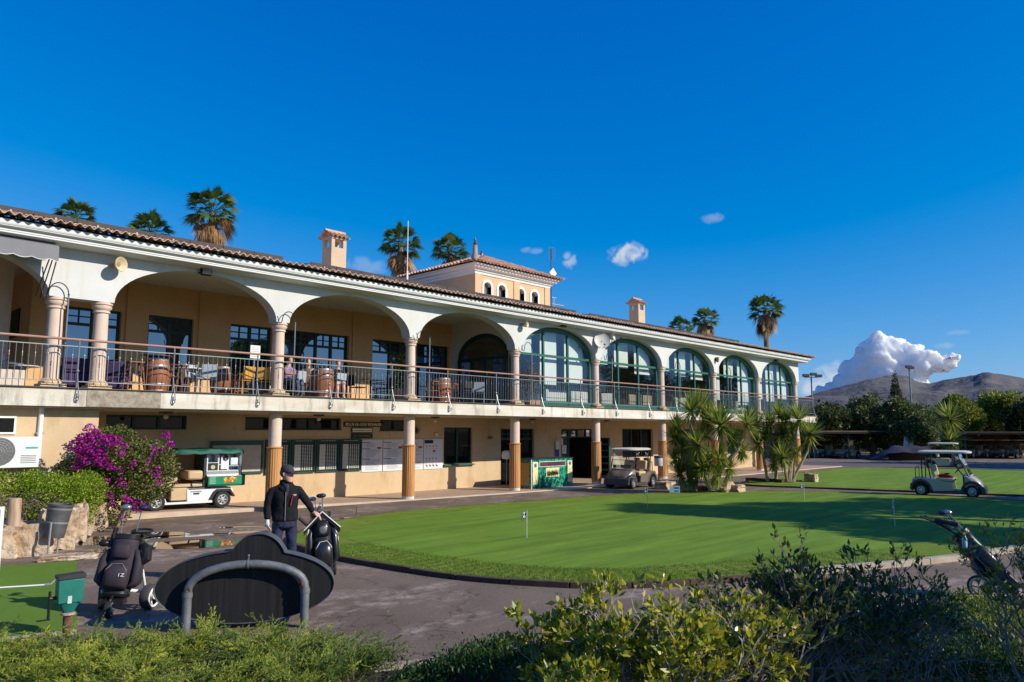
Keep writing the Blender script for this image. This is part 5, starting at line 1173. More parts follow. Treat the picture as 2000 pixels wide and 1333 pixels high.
t = thing('red_bag', 'crumpled red jacket or bag lying on the seat of the beige cart', 'bag', c1.matrix_world.translation, 0); t.location = c1.location; t.rotation_euler = (0, 0, ang)
m_ = MB(); m_.ball((-.08, -.22, .72), .17, 12, 8, (1.1, 1, .5)); m_.ball((.1, -.3, .7), .12, 12, 8, (1.1, 1, .5)); m_.build('bag_body', RG, t, remesh=.02); m_ = MB(); m_.box(-.05, .1, -.3, -.1, .78, .82); m_.build('dark_flap', mat('navy_cloth', (.015, .02, .05), .8), t, bevel=.015)
g_ = G(1842, 917)
c2 = dup(c1, (g_.x + .5, g_.y, 0), ang + .05, label='beige golf cart parked across the far lawn, roof seen above the nearer cart')
# marshal cart
c3 = golf_cart('golf_cart', 'brown and cream marshal golf cart parked before the fourth clad pillar', (25.75, 18.0, 0), R(186), ('cart_taupe', (.17, .13, .095)), 'golf carts')
m_ = MB(); m_.box(.7, .705, -.42, .42, .8, .93); pl_ = m_.build('marshal_strip', mat('marshal_red', (.12, .01, .012), .5), c3, smooth=False)
text('MARSHAL', .13, Matrix.Translation((.712, 0, .865)) @ Matrix.Rotation(R(90), 4, 'Z') @ Matrix.Rotation(R(90), 4, 'X'), 'marshal_lettering', mat('marshal_letters', (.55, .12, .1), .5), pl_)
for y, c_ in ((-.25, (.02, .02, .03)), (.2, (.03, .015, .02))):
    m_ = MB(); m_.tube([(-.95, y, .45), (-1.0, y, .9), (-1.03, y, 1.15)], [.12, .13, .13], 12); b_ = m_.build('golf_bag', mat('bag_dark', (.02, .02, .025), .6), c3)
    m_ = MB()
    for k in range(6): a = k * 1.05; p = Vector((-1.03 + .07 * math.cos(a), y + .07 * math.sin(a), 1.1)); q = p + Vector((-.03, .02 * math.cos(a), .22 + .03 * (k % 3))); m_.cyl(p, q, .006, n=5); m_.ball(q, .035, 8, 6, (1, .7, .6))
    m_.build('golf_clubs', mat('club_steel', (.35, .36, .4), .3, metal=.6), b_)
for y, lab in ((.66, 'white sand bottle hanging on the left side of the marshal cart'),):
    t = thing('sand_bottle', lab, 'bottle', c3.location, c3.rotation_euler.z); m_ = MB(); m_.lathe([(.09, .55), (.1, .6), (.1, .95), (.05, 1.02), (.03, 1.06)], (-.9, -.68, 0), 14); m_.build('bottle_body', WHP, t)
    m_ = MB(); m_.lathe([(.035, 1.06), (.035, 1.1)], (-.9, -.68, 0), 10); m_.build('bottle_cap', BLK, t)
t = thing('ball_basket', 'white plastic drum beside the marshal cart at the fifth pillar', 'drum', (WY(1286, 900, 18.5).x, 18.5, 0)); m_ = MB(); m_.lathe([(.17, .75), (.19, .78), (.19, 1.18), (.17, 1.2)], (0, 0, 0), 16); m_.build('drum_body', mat('drum_grey', (.5, .55, .6), .4, var=.08), t); m_ = MB(); m_.cyl((0, 0, 0), (0, 0, .75), .03, n=8); m_.lathe([(.2, 0), (.2, .03)], (0, 0, 0), 14); m_.build('stand', BLK, t)
m_ = MB(); m_.lathe([(.192, 1.1), (.192, 1.2)], (0, 0, 0), 16, cap=False); m_.build('drum_rim', mat('drum_navy', (.02, .05, .1), .4), t)

# snack cart
def snack_cart():
    loc = Vector((9.05, 21.55, pz(9.2))); t = thing('snack_cart', 'white refreshment cart with green canopy and fruit picture by the notice board', 'refreshment cart', loc, R(172))
    WB = mat('snack_white', (.72, .75, .78), .35, var=.04, coat=.3); GC = mat('canopy_green', (.01, .09, .07), .6, var=.15, scale=5); ST = mat('stainless', (.5, .52, .53), .3, metal=.7, var=.1)
    m_ = MB(); m_.prism([(.08, .22), (.1, .57), (-1.08, .57), (-1.15, .5), (-1.15, .42)] + arc(-.875, .24, .3, 30, 160)[::1] + [(-.55, .22)] if False else [(.08, .22), (.1, .575), (-1.1, .575), (-1.17, .5), (-1.17, .4), (-1.06, .46), (-.7, .46), (-.56, .22)], -.52, .52); m_.build('side_panel', WB, t, bevel=.015)
    m_ = MB(); m_.box(-.6, .66, -.53, .53, .16, .22); m_.build('sill', WB, t, bevel=.01)
    m_ = MB(); m_.prism([(-.5, .25), (-.62, .47), (-.7, .53), (-1.08, .53), (-1.22, .32), (-1.18, .3), (-1.05, .48), (-.72, .48), (-.58, .25)], -.56, .56); m_.build('rear_fender', CHAS, t)
    m_ = MB(); m_.prism([(.66, .22), (.6, .22), (.82, .72), (.9, .72)], -.53, -.47); m_.prism([(.66, .22), (.6, .22), (.82, .72), (.9, .72)], .47, .53); m_.build('cowl_strut', WB, t, bevel=.01)
    m_ = MB(); m_.prism([(.74, .4), (.78, .68), (.92, .68), (1.1, .58), (1.15, .4)], -.5, .5); m_.build('nose', mat('nose_silver', (.4, .44, .48), .25, metal=.4), t, bevel=.03)
    m_ = MB(); m_.prism([(.6, .36), (.7, .45), (1.12, .44), (1.16, .34), (1.05, .36), (.9, .48), (.75, .42)], -.53, .53); m_.build('front_fender', mat('fender_green', (.01, .03, .03), .5), t)
    m_ = MB(); m_.prism([(.34, .84), (.36, .9), (.78, .94), (.84, .74), (.8, .62), (.66, .58), (.42, .72)], -.5, .5); m_.build('dashboard', SEATC, t, bevel=.02)
    m_ = MB(); m_.cyl((.66, -.2, .75), (.42, -.2, .98), .022, n=8); m_.build('steering_column', BLK, t)
    M = TM(.4, -.2, 1.0, ry=-50); m_ = MB(); m_.tube([M @ Vector((.18 * math.cos(a), .18 * math.sin(a), 0)) for a in [2 * math.pi * k / 20 for k in range(21)]], .014, 6, cap=False); [m_.cyl(M @ Vector((0, 0, 0)), M @ Vector((.18 * math.cos(a), .18 * math.sin(a), 0)), .01, n=6) for a in (0, 2.1, 4.2)]; m_.build('steering_wheel', BLK, t)
    m_ = MB(); m_.box(.08, .5, -.5, .5, .26, .6); m_.build('seat_box', SEATC, t, bevel=.02)
    m_ = MB(); m_.box(-.32, .48, -.5, .5, .61, .7); m_.build('seat_cushion', SEATC, t, bevel=.03)
    m_ = MB(); m_.box(-.34, .08, -.48, .48, .8, 1.06); m_.build('backrest', SEATC, t, bevel=.06)
    m_ = MB(); [m_.tube([(-.28, s * .52, .62), (-.05, s * .52, .6), (-.02, s * .52, .7), (-.08, s * .52, .76), (-.3, s * .52, .72)], .014, 6) for s in (-1, 1)]; m_.build('arm_rail', BLK, t)
    # canopy with a rippled edge
    m_ = MB(); rings = []
    for z, k in ((1.52, 1.0), (1.565, 1.0), (1.63, .95), (1.65, .8)):
        rings.append([(-.46 + 1.02 * k * c_ * f, .66 * k * s_ * f, z + .012 * math.sin(j * 2.3) + (.02 * math.sin(j * 1.1) if z > 1.6 else 0)) for j in range(48) for c_, s_ in ((math.cos(2 * math.pi * j / 48), math.sin(2 * math.pi * j / 48)),) for f in ((abs(c_) ** 6 + abs(s_) ** 6) ** (-1 / 6),)])
    m_.loft(rings); m_.build('canopy', GC, t, angle=50)
    for x in (.42, -1.35): 
        m_ = MB(); m_.cyl((x if x < 0 else .8, .5, .7), (x, .58, 1.52), .018, n=8); m_.cyl((x if x < 0 else .8, -.5, .7), (x, -.58, 1.52), .018, n=8)
        if x < 0: m_.build('rear_post', ST, t)
    # cabinet: back box with shelves, worktop, front tray
    m_ = MB(); m_.box(-.4, -.34, -.5, .5, .6, 1.5); m_.box(-1.4, -.41, -.05, .0, .9, 1.5); m_.box(-1.4, -1.36, -.5, .5, .62, 1.5); m_.build('cabinet', mat('cabinet_dark', (.03, .05, .045), .5), t, smooth=False)
    m_ = MB()
    for x0, x1 in ((-.44, -.41), (-.75, -.72), (-1.02, -.98), (-1.36, -1.33)): m_.box(x0, x1, .1, .5, 1.05, 1.5)
    m_.box(-1.33, -.41, .1, .5, 1.03, 1.05); m_.box(-.72, -.44, .1, .5, 1.26, 1.275); m_.box(-.98, -.75, .1, .5, 1.2, 1.215); m_.box(-1.33, -1.02, .1, .5, 1.16, 1.175); m_.box(-1.0, -.8, .48, .502, 1.08, 1.46); m_.build('shelf', WB, t, smooth=False)
    m_ = MB(); m_.box(-1.33, -.44, -.04, .02, 1.06, 1.5); m_.build('shelf_back', ST, t, smooth=False)
    m_ = MB(); m_.prism([(.5, 1.03), (.42, .95), (.45, .9), (.62, .88), (.62, .9), (.5, .94)], -1.36, -.41, 'x'); m_.build('worktop', ST, t, smooth=False)
    m_ = MB(); m_.box(-1.44, -.43, -.6, .6, .61, .645); m_.box(-1.44, -.43, .5, .6, .645, .9); m_.build('tray', mat('tray_green', (.005, .09, .05), .4), t, bevel=.01)
    m_ = MB(); m_.box(-1.42, -.45, .601, .606, .66, .885); pn = m_.build('picture_panel', mat('panel_green', (.01, .2, .1), .35, scale=2, rgb2=(.02, .3, .16)), t, smooth=False)
    m_ = MB(); rr_ = random.Random(2); cols = [((.7, .03, .02), 'fruit_red'), ((.8, .55, .03), 'fruit_yellow'), ((.75, .2, .02), 'fruit_orange')]
    for ci, (c_, nm) in enumerate(cols):
        m_ = MB()
        for k in range(9): x = -1.05 + rr_.uniform(-.17, .17); z = .76 + rr_.uniform(-.06, .07) + (.02 if ci == 1 else 0); m_.lathe([(rr_.uniform(.02, .04), 0), (.018, .004)], (0, 0, 0), 9, M=TM(x, .606 + ci * .001, z, rx=-90))
        m_.build(nm, mat(nm, c_, .4), pn)
    m_ = MB(); [m_.box(-.56 + dx, -.53 + dx, .606, .609, z, z + .018) for dx in (-.08, -.04, 0, .04) for z in (.69, .73, .77, .81, .85)]; m_.build('pale_emblem', mat('emblem_pale', (.4, .55, .45), .5), pn, smooth=False)
    m_ = MB(); m_.box(-1.47, -1.445, -.5, .6, .62, .92); m_.build('tail_board', mat('tail_brown', (.25, .1, .03), .6), t, smooth=False)
    # goods on show
    for x, z, w_, h_, c_, nm in ((-.58, 1.06, .11, .17, (.05, .02, .05), 'menu_picture'), (-1.17, 1.2, .1, .2, (.65, .75, .85), 'price_list')):
        m_ = MB(); m_.box(x - w_, x + w_, .5, .508, z, z + h_); o = m_.build(nm, mat(nm, c_, .4), t, smooth=False)
    m_ = MB(); m_.lathe([(.06, 0), (.06, .004)], (0, 0, 0), 16, M=TM(-.58, .512, 1.145, rx=-90)); m_.build('plate_picture', mat('plate_green', (.45, .55, .2), .4), t)
    m_ = MB(); m_.lathe([(.06, 0), (.075, .02), (.06, .03), (.01, .01)], (0, 0, 0), 16, M=TM(-.93, .51, 1.4, rx=-90)); m_.build('round_speaker', BLK, t)
    m_ = MB(); [m_.lathe([(.025, 0), (.027, .1), (.012, .13), (.012, .15)], (-.8 - k * .06, .3, 1.22), 8) for k in range(3)]; [m_.lathe([(.025, 0), (.027, .08), (.02, .1)], (-1.28 + k * .06, .3, 1.05), 8) for k in range(5)]; m_.build('bottles', mat('bottle_mix', (.2, .3, .4), .2, var=.5, scale=9), t)
    m_ = MB(); m_.box(-.3, .0, .521, .524, .47, .5); m_.build('side_lettering_bar', mat('decal_grey', (.2, .22, .24), .5), t, smooth=False)
    m_ = MB(); m_.box(-.24, -.08, .521, .525, .405, .45); m_.build('side_badge', mat('badge_dark', (.06, .02, .05), .3), t, smooth=False)
    m_ = MB(); m_.box(-1.1, .05, -.515, .528, .545, .57); m_.build('dark_stripe', CHAS, t, smooth=False)
    for s, y in ((-1, -.46), (1, .46)): wheel(t, -.875, y, .235, .19, s); wheel(t, .875, y, .235, .19, s)
snack_cart()

# ============================================================ GOLF BAGS ON TROLLEYS
def ring(cx, cy, z, rx, ry, n=20, p=2.6): 
    out = []
    for j in range(n):
        a = 2 * math.pi * j / n; c_, s_ = math.cos(a), math.sin(a); f = (abs(c_) ** p + abs(s_) ** p) ** (-1 / p); out.append((cx + rx * c_ * f, cy + ry * s_ * f, z))
    return out
def xf(rings, M): return [[tuple(M @ Vector(p)) for p in r] for r in rings]
def bag_parts(t, clothm, M, trim, pockets=True, clubs=9, seed=1):
    """a stand-up cart bag along local z, front pockets towards -y; M leans it"""
    m_ = MB(); m_.loft(xf([ring(0, 0, .02, .13, .12), ring(0, 0, .05, .15, .14), ring(0, 0, .45, .165, .145), ring(0, 0, .75, .15, .14), ring(0, .0, .86, .145, .15), ring(0, .0, .885, .13, .135)], M)); b = m_.build('bag', clothm, t, angle=60)
    m_ = MB(); m_.loft(xf([ring(0, 0, .0, .145, .13), ring(0, 0, .04, .16, .15), ring(0, 0, .075, .15, .14)], M)); m_.build('bag_foot', BLK, b)
    m_ = MB(); m_.loft(xf([ring(0, 0, .85, .155, .158), ring(0, 0, .92, .16, .16), ring(0, 0, .925, .14, .14), ring(0, 0, .88, .12, .12)], M), cap=False); m_.build('bag_collar', BLK, b)
    if pockets:
        m_ = MB(); m_.loft(xf([ring(0, -.13, .1, .12, .05), ring(0, -.17, .16, .135, .09), ring(0, -.17, .38, .135, .09), ring(0, -.14, .48, .1, .06)], M)); m_.build('front_pocket', clothm, b, angle=70)
        m_ = MB(); m_.loft(xf([ring(0, -.12, .54, .08, .04), ring(0, -.155, .58, .1, .06), ring(0, -.15, .74, .095, .05), ring(0, -.12, .79, .07, .03)], M)); m_.build('top_pocket', clothm, b, angle=70)
        for s in (-1, 1):
            m_ = MB(); m_.loft(xf([ring(s * .15, -.02, .14, .04, .1), ring(s * .2, -.02, .22, .06, .12), ring(s * .19, -.02, .55, .055, .11), ring(s * .15, -.02, .7, .03, .07)], M)); m_.build('side_pocket', clothm, b, angle=70)
        m_ = MB(); m_.tube([M @ Vector(p) for p in ((-.12, -.2, .2), (-.11, -.23, .38), (-.06, -.22, .46), (.05, -.22, .47), (.11, -.23, .38), (.12, -.2, .2))], .005, 5); m_.build('piping', trim, b)
    rr_ = random.Random(seed); SH = mat('club_shaft', (.3, .32, .36), .25, metal=.7); HD = mat('club_head_steel', (.42, .43, .45), .2, metal=.7, var=.1); HB = mat('head_cover', (.02, .02, .05), .5, var=.3)
    for k in range(clubs):
        a = rr_.uniform(0, 6.28); r = rr_.uniform(.02, .1); p = M @ Vector((r * math.cos(a), r * math.sin(a), .6)); up = (M.to_3x3() @ Vector((.05 * math.cos(a), .05 * math.sin(a), 1))).normalized(); L_ = rr_.uniform(.36, .5) if k > 2 else rr_.uniform(.52, .62)
        q = p + up * L_; m_ = MB(); m_.cyl(p, q, .006, n=6); s_ = m_.build('club', SH, t)
        m_ = MB(); d = Vector((math.cos(a * 3), math.sin(a * 3), -.1)).normalized()
        if k > 2:  m_.tube([q, q + d * .03, q + d * .075], [.008, .022, .018], 6); m_.build('iron_head', HD, s_)
        else: m_.ball(q + d * .04 + up * .01, .055, 12, 8, (1.15, .9, .65)); m_.build('wood_head', HD if k == 0 else HB, s_)
    return b
def tyre_at(t, c, r, w_, axis, rimm, name='wheel'):
    axis = Vector(axis).normalized(); M = Matrix.Translation(c) @ axis.to_track_quat('Z', 'Y').to_matrix().to_4x4()
    m_ = MB(); m_.lathe([(r * .78, -w_ / 2), (r * .95, -w_ / 2), (r, -w_ * .3), (r, w_ * .3), (r * .95, w_ / 2), (r * .78, w_ / 2)], (0, 0, 0), 26, cap=False, M=M); o = m_.build(name, TYRE if rimm is not WHP else mat('grey_tyre', (.07, .065, .065), .8), t)
    m_ = MB()
    for s in (-1, 1): m_.lathe([(r * .8, s * w_ * .5), (r * .7, s * w_ * .52), (r * .66, s * w_ * .4)], (0, 0, 0), 26, cap=False, M=M)
    for k in range(5): a = 2 * math.pi * k / 5; m_.cyl(M @ Vector((0, 0, 0)), M @ Vector((r * .74 * math.cos(a), r * .74 * math.sin(a), 0)), .012, n=6)
    m_.lathe([(.03, -w_ * .5), (.03, w_ * .5)], (0, 0, 0), 12, M=M); m_.build('rim', rimm, o)
BAG1 = mat('bag_plum_black', (.035, .026, .036), .75, var=.12, scale=12, bump=.15, bscale=60); TRIMG = mat('bag_trim_grey', (.2, .2, .2), .6)
def face(px, d): # rotation that turns local -y towards the camera at this pixel column
    r_ = ray(px, 844); return math.atan2(r_.x, r_.y) * -1
# left bag
p = at(220, 1205, 9.25); p.z = 0
t = thing('golf_trolley', 'plum black golf bag on trolley with a white rimmed wheel by the green ball washer', 'golf trolley', p, face(228, 9) + R(-14), 'golf trolleys')
M = Matrix.Translation((0, .05, .2)) @ Matrix.Rotation(R(-14), 4, 'X') @ Matrix.Rotation(R(5), 4, 'Y') @ Matrix.Diagonal((1.05, .95, .82, 1))
b = bag_parts(t, BAG1, M, TRIMG, clubs=3, seed=5)
text('1Z', .07, M @ Matrix.Translation((.07, -.268, .3)) @ Matrix.Rotation(R(90), 4, 'X'), 'emblem', WHP, b)
m_ = MB(); m_.tube([M @ Vector((.2, -.02, .8)), M @ Vector((.26, -.06, .72)), M @ Vector((.27, -.06, .58)), M @ Vector((.2, -.04, .5))], [.03, .06, .07, .05], 10); m_.build('hanging_pouch', BLK, t)
m_ = MB(); M2 = TM(.24, .2, .98, rx=12); m_.tube([M2 @ Vector((.12 * math.cos(a), .07 * math.sin(a), 0)) for a in [2 * math.pi * k / 20 for k in range(21)]], .016, 8, cap=False); m_.tube([(.2, .2, .45), (.22, .22, .8), (.24, .22, .97)], .018, 8); m_.build('push_handle', BLK, t)
m_ = MB(); m_.cyl(M @ Vector((-.17, -.02, .72)), M @ Vector((-.15, 0, 1.02)), .03, n=10); m_.ball(M @ Vector((-.24, -.02, .78)), .05, 10, 8, (1.4, 1, .9)); m_.build('umbrella_holder', BLK, t)
m_ = MB(); m_.tube([(.02, .12, .26), (.15, .2, .24), (.3, .28, .2), (.36, .3, .16)], .02, 8); m_.tube([(.2, .1, .62), (.28, .14, .5), (.3, .22, .3), (.3, .28, .2)], .017, 8); m_.tube([(-.02, .12, .26), (-.2, .25, .24), (-.2, .34, .16)], .02, 8); m_.build('frame_tube', WHP, t)
tyre_at(t, Vector((.38, .2, .155)), .155, .12, (1, -.42, 0), WHP); tyre_at(t, Vector((-.2, .38, .155)), .155, .13, (1, .18, 0), WHP)
m_ = MB(); m_.tube([(0, 0, .25), (.0, -.16, .2), (.0, -.2, .12)], .018, 8); m_.box(-.14, .14, -.16, .05, .13, .2); m_.build('front_fork', BLK, t); tyre_at(t, Vector((0, -.2, .1)), .1, .07, (1, 0, 0), RIM, 'front_wheel')
# the man's bag
BAG2 = mat('bag_black_vinyl', (.015, .016, .02), .32, var=.2, scale=10, coat=.2)
p = at(632, 1123, 11.5); p.z = 0
t = thing('golf_trolley', 'shiny black golf bag with white piping, held upright by the standing man', 'golf trolley', p, face(632, 11) + R(8), 'golf trolleys')
M = Matrix.Translation((0, .05, .08)) @ Matrix.Rotation(R(-10), 4, 'X') @ Matrix.Rotation(R(-3), 4, 'Y')
b = bag_parts(t, BAG2, M, WHP, clubs=6, seed=9)
for s in (-1, 1):
    m_ = MB(); a0 = M @ Vector((0, -.17, .92)); b0 = M @ Vector((s * .28, -.12, .66)); c0 = M @ Vector((s * .26, .1, .64)); d0 = M @ Vector((s * .06, .12, .96)); e0 = M @ Vector((s * .13, -.17, .76))
    m_.add([a0, b0, c0, d0], ((0, 1, 2, 3),)); m_.add([v + Vector((0, 0, -.06)) for v in (a0, b0, c0, d0)], ((0, 1, 2, 3),)); m_.add([a0, b0, b0 + Vector((0, 0, -.06)), a0 + Vector((0, 0, -.06))], ((0, 1, 2, 3),)); m_.build('rain_hood', BAG2, t, smooth=False)
    m_ = MB(); m_.tube([a0 + Vector((0, -.01, 0)), b0 + Vector((0, -.01, 0))], .009, 6); m_.build('hood_piping', WHP, t)
    m_ = MB(); m_.tube([M @ Vector((s * .2, -.08, .68)), M @ Vector((s * .24, -.08, .5)), M @ Vector((s * .23, -.08, .42))], .01, 6); m_.build('side_piping', WHP, b)
m_ = MB(); m_.cyl(M @ Vector((-.34, -.1, .86)), M @ Vector((-.22, -.06, .74)), .025, n=8); m_.build('push_handle', BLK, t)
m_ = MB(); m_.lathe([(.06, 0), (.05, .005)], (0, 0, 0), 12, M=M @ TM(0, -.215, .64, rx=90)); m_.build('silver_badge', mat('badge_silver', (.1, .1, .11), .4), b)
m_ = MB(); m_.tube([(0, .1, .2), (-.2, .22, .14)], .016, 6); m_.tube([(0, .1, .2), (.2, .22, .14)], .016, 6); m_.tube([(0, .12, .14), (0, .14, .75)], .018, 6); m_.build('frame_tube', BLK, t)
for s in (-1, 1): tyre_at(t, Vector((s * .2, .25, .1)), .1, .04, (1, 0, 0), RIM)
tyre_at(t, Vector((.02, -.06, .06)), .06, .04, (1, 0, 0), RIM, 'front_wheel')
# right bag, behind the twiggy bush, its long handle reaching left
p = at(1948, 1172, 10.1); p.z = 0
t = thing('golf_trolley', 'black golf trolley with long handle and water bottle behind the twiggy hedge at right', 'golf trolley', p, face(1928, 10), 'golf trolleys'); t.scale = (.95, .95, .95)
M = Matrix.Translation((.1, .1, .26)) @ Matrix.Rotation(R(-40), 4, 'Y') @ Matrix.Rotation(R(-70), 4, 'Z') @ Matrix.Scale(.88, 4)
b = bag_parts(t, BAG2, M, mat('yellow_piping', (.6, .5, .03), .5), clubs=8, seed=13)
m_ = MB(); m_.tube([(.25, 0, .25), (0, 0, .5), (-.35, 0, .82), (-.62, 0, .98), (-.72, -.02, 1.04)], .021, 8); m_.tube([(-.72, -.02, 1.04), (-.86, -.1, 1.1), (-.9, 0, 1.1), (-.86, .1, 1.1), (-.72, .02, 1.04)], .018, 8); m_.cyl((-.72, 0, 1.06), (-.42, 0, 1.01), .035, n=8); m_.build('push_handle', BLK, t)
m_ = MB(); m_.lathe([(.035, 0), (.036, .14), (.02, .18), (.015, .2)], (-.35, -.06, .68), 12); bo = m_.build('water_bottle', mat('bottle_plastic', (.3, .5, .6), .15), t); m_ = MB(); m_.lathe([(.017, .2), (.017, .225)], (-.35, -.06, .68), 10); m_.build('bottle_cap', mat('cap_yellow', (.55, .6, .03), .4), bo)
m_ = MB(); m_.tube([(.25, 0, .25), (.0, .0, .2), (-.2, -.1, .16)], .018, 6); m_.tube([(.2, 0, .25), (.1, .15, .16)], .018, 6); m_.tube([(.25, 0, .25), (.45, 0, .13)], .018, 6); m_.build('frame_tube', BLK, t)
tyre_at(t, Vector((-.2, -.12, .165)), .165, .05, (.3, 1, 0), RIM); tyre_at(t, Vector((.08, .2, .165)), .165, .05, (.3, 1, 0), RIM); tyre_at(t, Vector((.5, 0, .12)), .12, .05, (.3, 1, 0), RIM, 'front_wheel')

# ============================================================ THE MAN
def folds(o, size, depth):
    tx = bpy.data.textures.new('cloth_folds', 'CLOUDS'); tx.noise_scale = size; tx.noise_depth = 1
    d = o.modifiers.new('folds', 'DISPLACE'); d.texture = tx; d.texture_coords = 'LOCAL'; d.strength = depth; d.mid_level = .5
def man():
    p = at(552, 1139, 11.1); p.z = 0
    t = thing('person', 'man in black fleece, navy trousers and dark cap, one hand on a golf bag', 'person', p, face(552, 11))
    SK = mat('skin', (.58, .28, .19), .5, scale=14, rgb2=(.66, .36, .26)); JK = mat('black_fleece', (.017, .017, .019), .95, var=.25, scale=60, bump=.35, bscale=120, spec=.1)
    TR = mat('navy_trousers', (.02, .026, .06), .8, var=.2, scale=8, bump=.3, bscale=12); SHIRT = mat('blue_grey_shirt', (.025, .035, .055), .85, var=.1)
    def limb(m_, pts, rs, n=14): m_.tube(pts, rs, n)
    # head, neck and hands: one skin surface for the head, turned to the viewer's right
    m_ = MB(); H = Matrix.Translation((0.01, -.02, 1.625)) @ Matrix.Rotation(R(52), 4, 'Z') @ Matrix.Rotation(R(4), 4, 'X')
    def hp(x, y, z): return tuple(H @ Vector((x, y, z)))
    m_.loft([[hp(cx + rx * math.cos(a), cy + ry * math.sin(a), z) for a in [2 * math.pi * k / 20 for k in range(20)]] for z, rx, ry, cx, cy in
             ((-.125, .03, .035, 0, -.065), (-.115, .048, .05, 0, -.055), (-.085, .06, .075, 0, -.025), (-.04, .068, .09, 0, -.008), (.0, .073, .096, 0, 0), (.045, .076, .1, 0, .004), (.085, .07, .094, 0, .008), (.115, .05, .068, 0, .01), (.13, .02, .03, 0, .01))])
    m_.loft([[hp(cx + rx * math.cos(a), cy + ry * math.sin(a), z) for a in [2 * math.pi * k / 10 for k in range(10)]] for z, rx, ry, cx, cy in ((.02, .008, .012, 0, -.092), (-.015, .012, .02, 0, -.1), (-.038, .017, .018, 0, -.1), (-.046, .01, .01, 0, -.092))])
    for s in (-1, 1): m_.ball(hp(s * .075, .01, -.005), .024, 10, 8, (.5, .8, 1.35))
    m_.tube([hp(-.025, -.088, -.072), hp(0, -.098, -.07), hp(.025, -.088, -.072)], .008, 6); m_.ball(hp(0, -.07, -.1), .03, 10, 8)
    m_.tube([(0, .02, 1.62), (0, .01, 1.53), (0, .0, 1.44)], [.06, .058, .075], 16)
    hd = m_.build('body', SK, t, remesh=.0065)
    # hair at nape, ear line
    m_ = MB(); m_.ball(H @ Vector((0, .035, .01)), .083, 16, 10, (1, 1, 1)); hr = m_.build('hair', mat('grey_hair', (.09, .07, .06), .8, var=.3, scale=40), t)
    # sunglasses
    m_ = MB(); m_.tube([hp(-.07, -.045, .022), hp(-.05, -.092, .02), hp(0, -.106, .02), hp(.05, -.092, .02), hp(.07, -.045, .022)], [.008, .015, .009, .015, .008], 8); m_.tube([hp(.07, -.045, .025), hp(.078, .03, .025)], .006, 5); m_.tube([hp(-.07, -.045, .025), hp(-.078, .03, .025)], .006, 5); m_.build('sunglasses', BLK, t)
    # cap
    m_ = MB(); m_.loft([[hp(rx * math.cos(a), .006 + ry * math.sin(a), z) for a in [2 * math.pi * k / 24 for k in range(24)]] for z, rx, ry in ((.035, .084, .107), (.06, .086, .108), (.09, .08, .1), (.115, .062, .08), (.13, .035, .045), (.136, .008, .01))]); cap = m_.build('cap', mat('charcoal_cap', (.04, .04, .048), .85, var=.12, scale=30), t)
    m_ = MB(); vs = []; n = 12
    for k in range(n + 1):
        a = math.pi * (1 + k / n); vs.append((hp(.076 * math.cos(a), .0 + .1 * math.sin(a), .045), hp(.07 * math.cos(a), -.01 + .178 * math.sin(a), .028 - .012 * abs(math.cos(a)))))
    for a, b_ in zip(vs, vs[1:]): m_.add([a[0], a[1], b_[1], b_[0]], ((0, 1, 2, 3),)); m_.add([Vector(q) + Vector((0, 0, -.008)) for q in (a[0], a[1], b_[1], b_[0])], ((0, 1, 2, 3),)); m_.add([a[1], Vector(a[1]) + Vector((0, 0, -.008)), Vector(b_[1]) + Vector((0, 0, -.008)), b_[1]], ((0, 1, 2, 3),))
    m_.build('peak', mat('charcoal_cap', (.04, .04, .048), .85), cap)
    m_ = MB(); m_.lathe([(.022, 0), (.022, .003), (.016, .003), (.016, 0)], (0, 0, 0), 14, cap=False, M=H @ Matrix.Translation((.02, -.102, .085)) @ Matrix.Rotation(R(78), 4, 'X')); m_.build('cap_emblem', mat('cap_emblem', (.3, .4, .42), .5), cap)
    # trousers
    m_ = MB(); m_.loft([ring(0, 0, .99, .165, .115, 20, 2.3), ring(0, 0, .9, .178, .125, 20, 2.3), ring(0, .005, .84, .172, .12, 20, 2.3), ring(0, .0, .81, .12, .08, 20, 2.3)])
    limb(m_, [(-.088, 0, .88), (-.112, -.01, .66), (-.14, -.035, .48), (-.155, -.01, .25), (-.16, .0, .07)], [.092, .082, .068, .062, .06]); limb(m_, [(.088, .01, .88), (.105, .03, .66), (.12, .03, .48), (.13, .05, .25), (.135, .06, .07)], [.092, .082, .068, .062, .06])
    folds(m_.build('trousers', TR, t, remesh=.012), .09, .02)
    for s, y in ((-1, 0), (1, .06)):
        m_ = MB(); m_.loft([[(s * .13 + rx * math.cos(a), y + cy + ry * math.sin(a), z) for a in [2 * math.pi * k / 16 for k in range(16)]] for z, rx, ry, cy in ((.0, .045, .13, -.06), (.03, .05, .135, -.06), (.06, .045, .11, -.045), (.09, .042, .055, .0), (.11, .04, .045, .01))]); m_.build('shoe', BLK, t, angle=60)
    # jacket: torso and sleeves grown together
    m_ = MB(); m_.loft([ring(0, 0, .925, .185, .135, 22, 2.3), ring(0, 0, .96, .192, .14, 22, 2.3), ring(0, 0, 1.12, .18, .13, 22, 2.3), ring(0, 0, 1.28, .19, .14, 22, 2.3), ring(0, .0, 1.36, .2, .125, 22, 2.3), ring(0, .005, 1.42, .17, .105, 22, 2.1), ring(0, .01, 1.455, .125, .09, 22, 2), ring(0, .01, 1.485, .095, .08, 22, 2), ring(0, .01, 1.535, .078, .078, 22, 2)])
    limb(m_, [(-.12, 0, 1.375), (-.19, 0, 1.36), (-.235, .0, 1.27), (-.255, .0, 1.16), (-.258, -.03, 1.06), (-.25, -.06, .965)], [.07, .074, .068, .06, .055, .046])
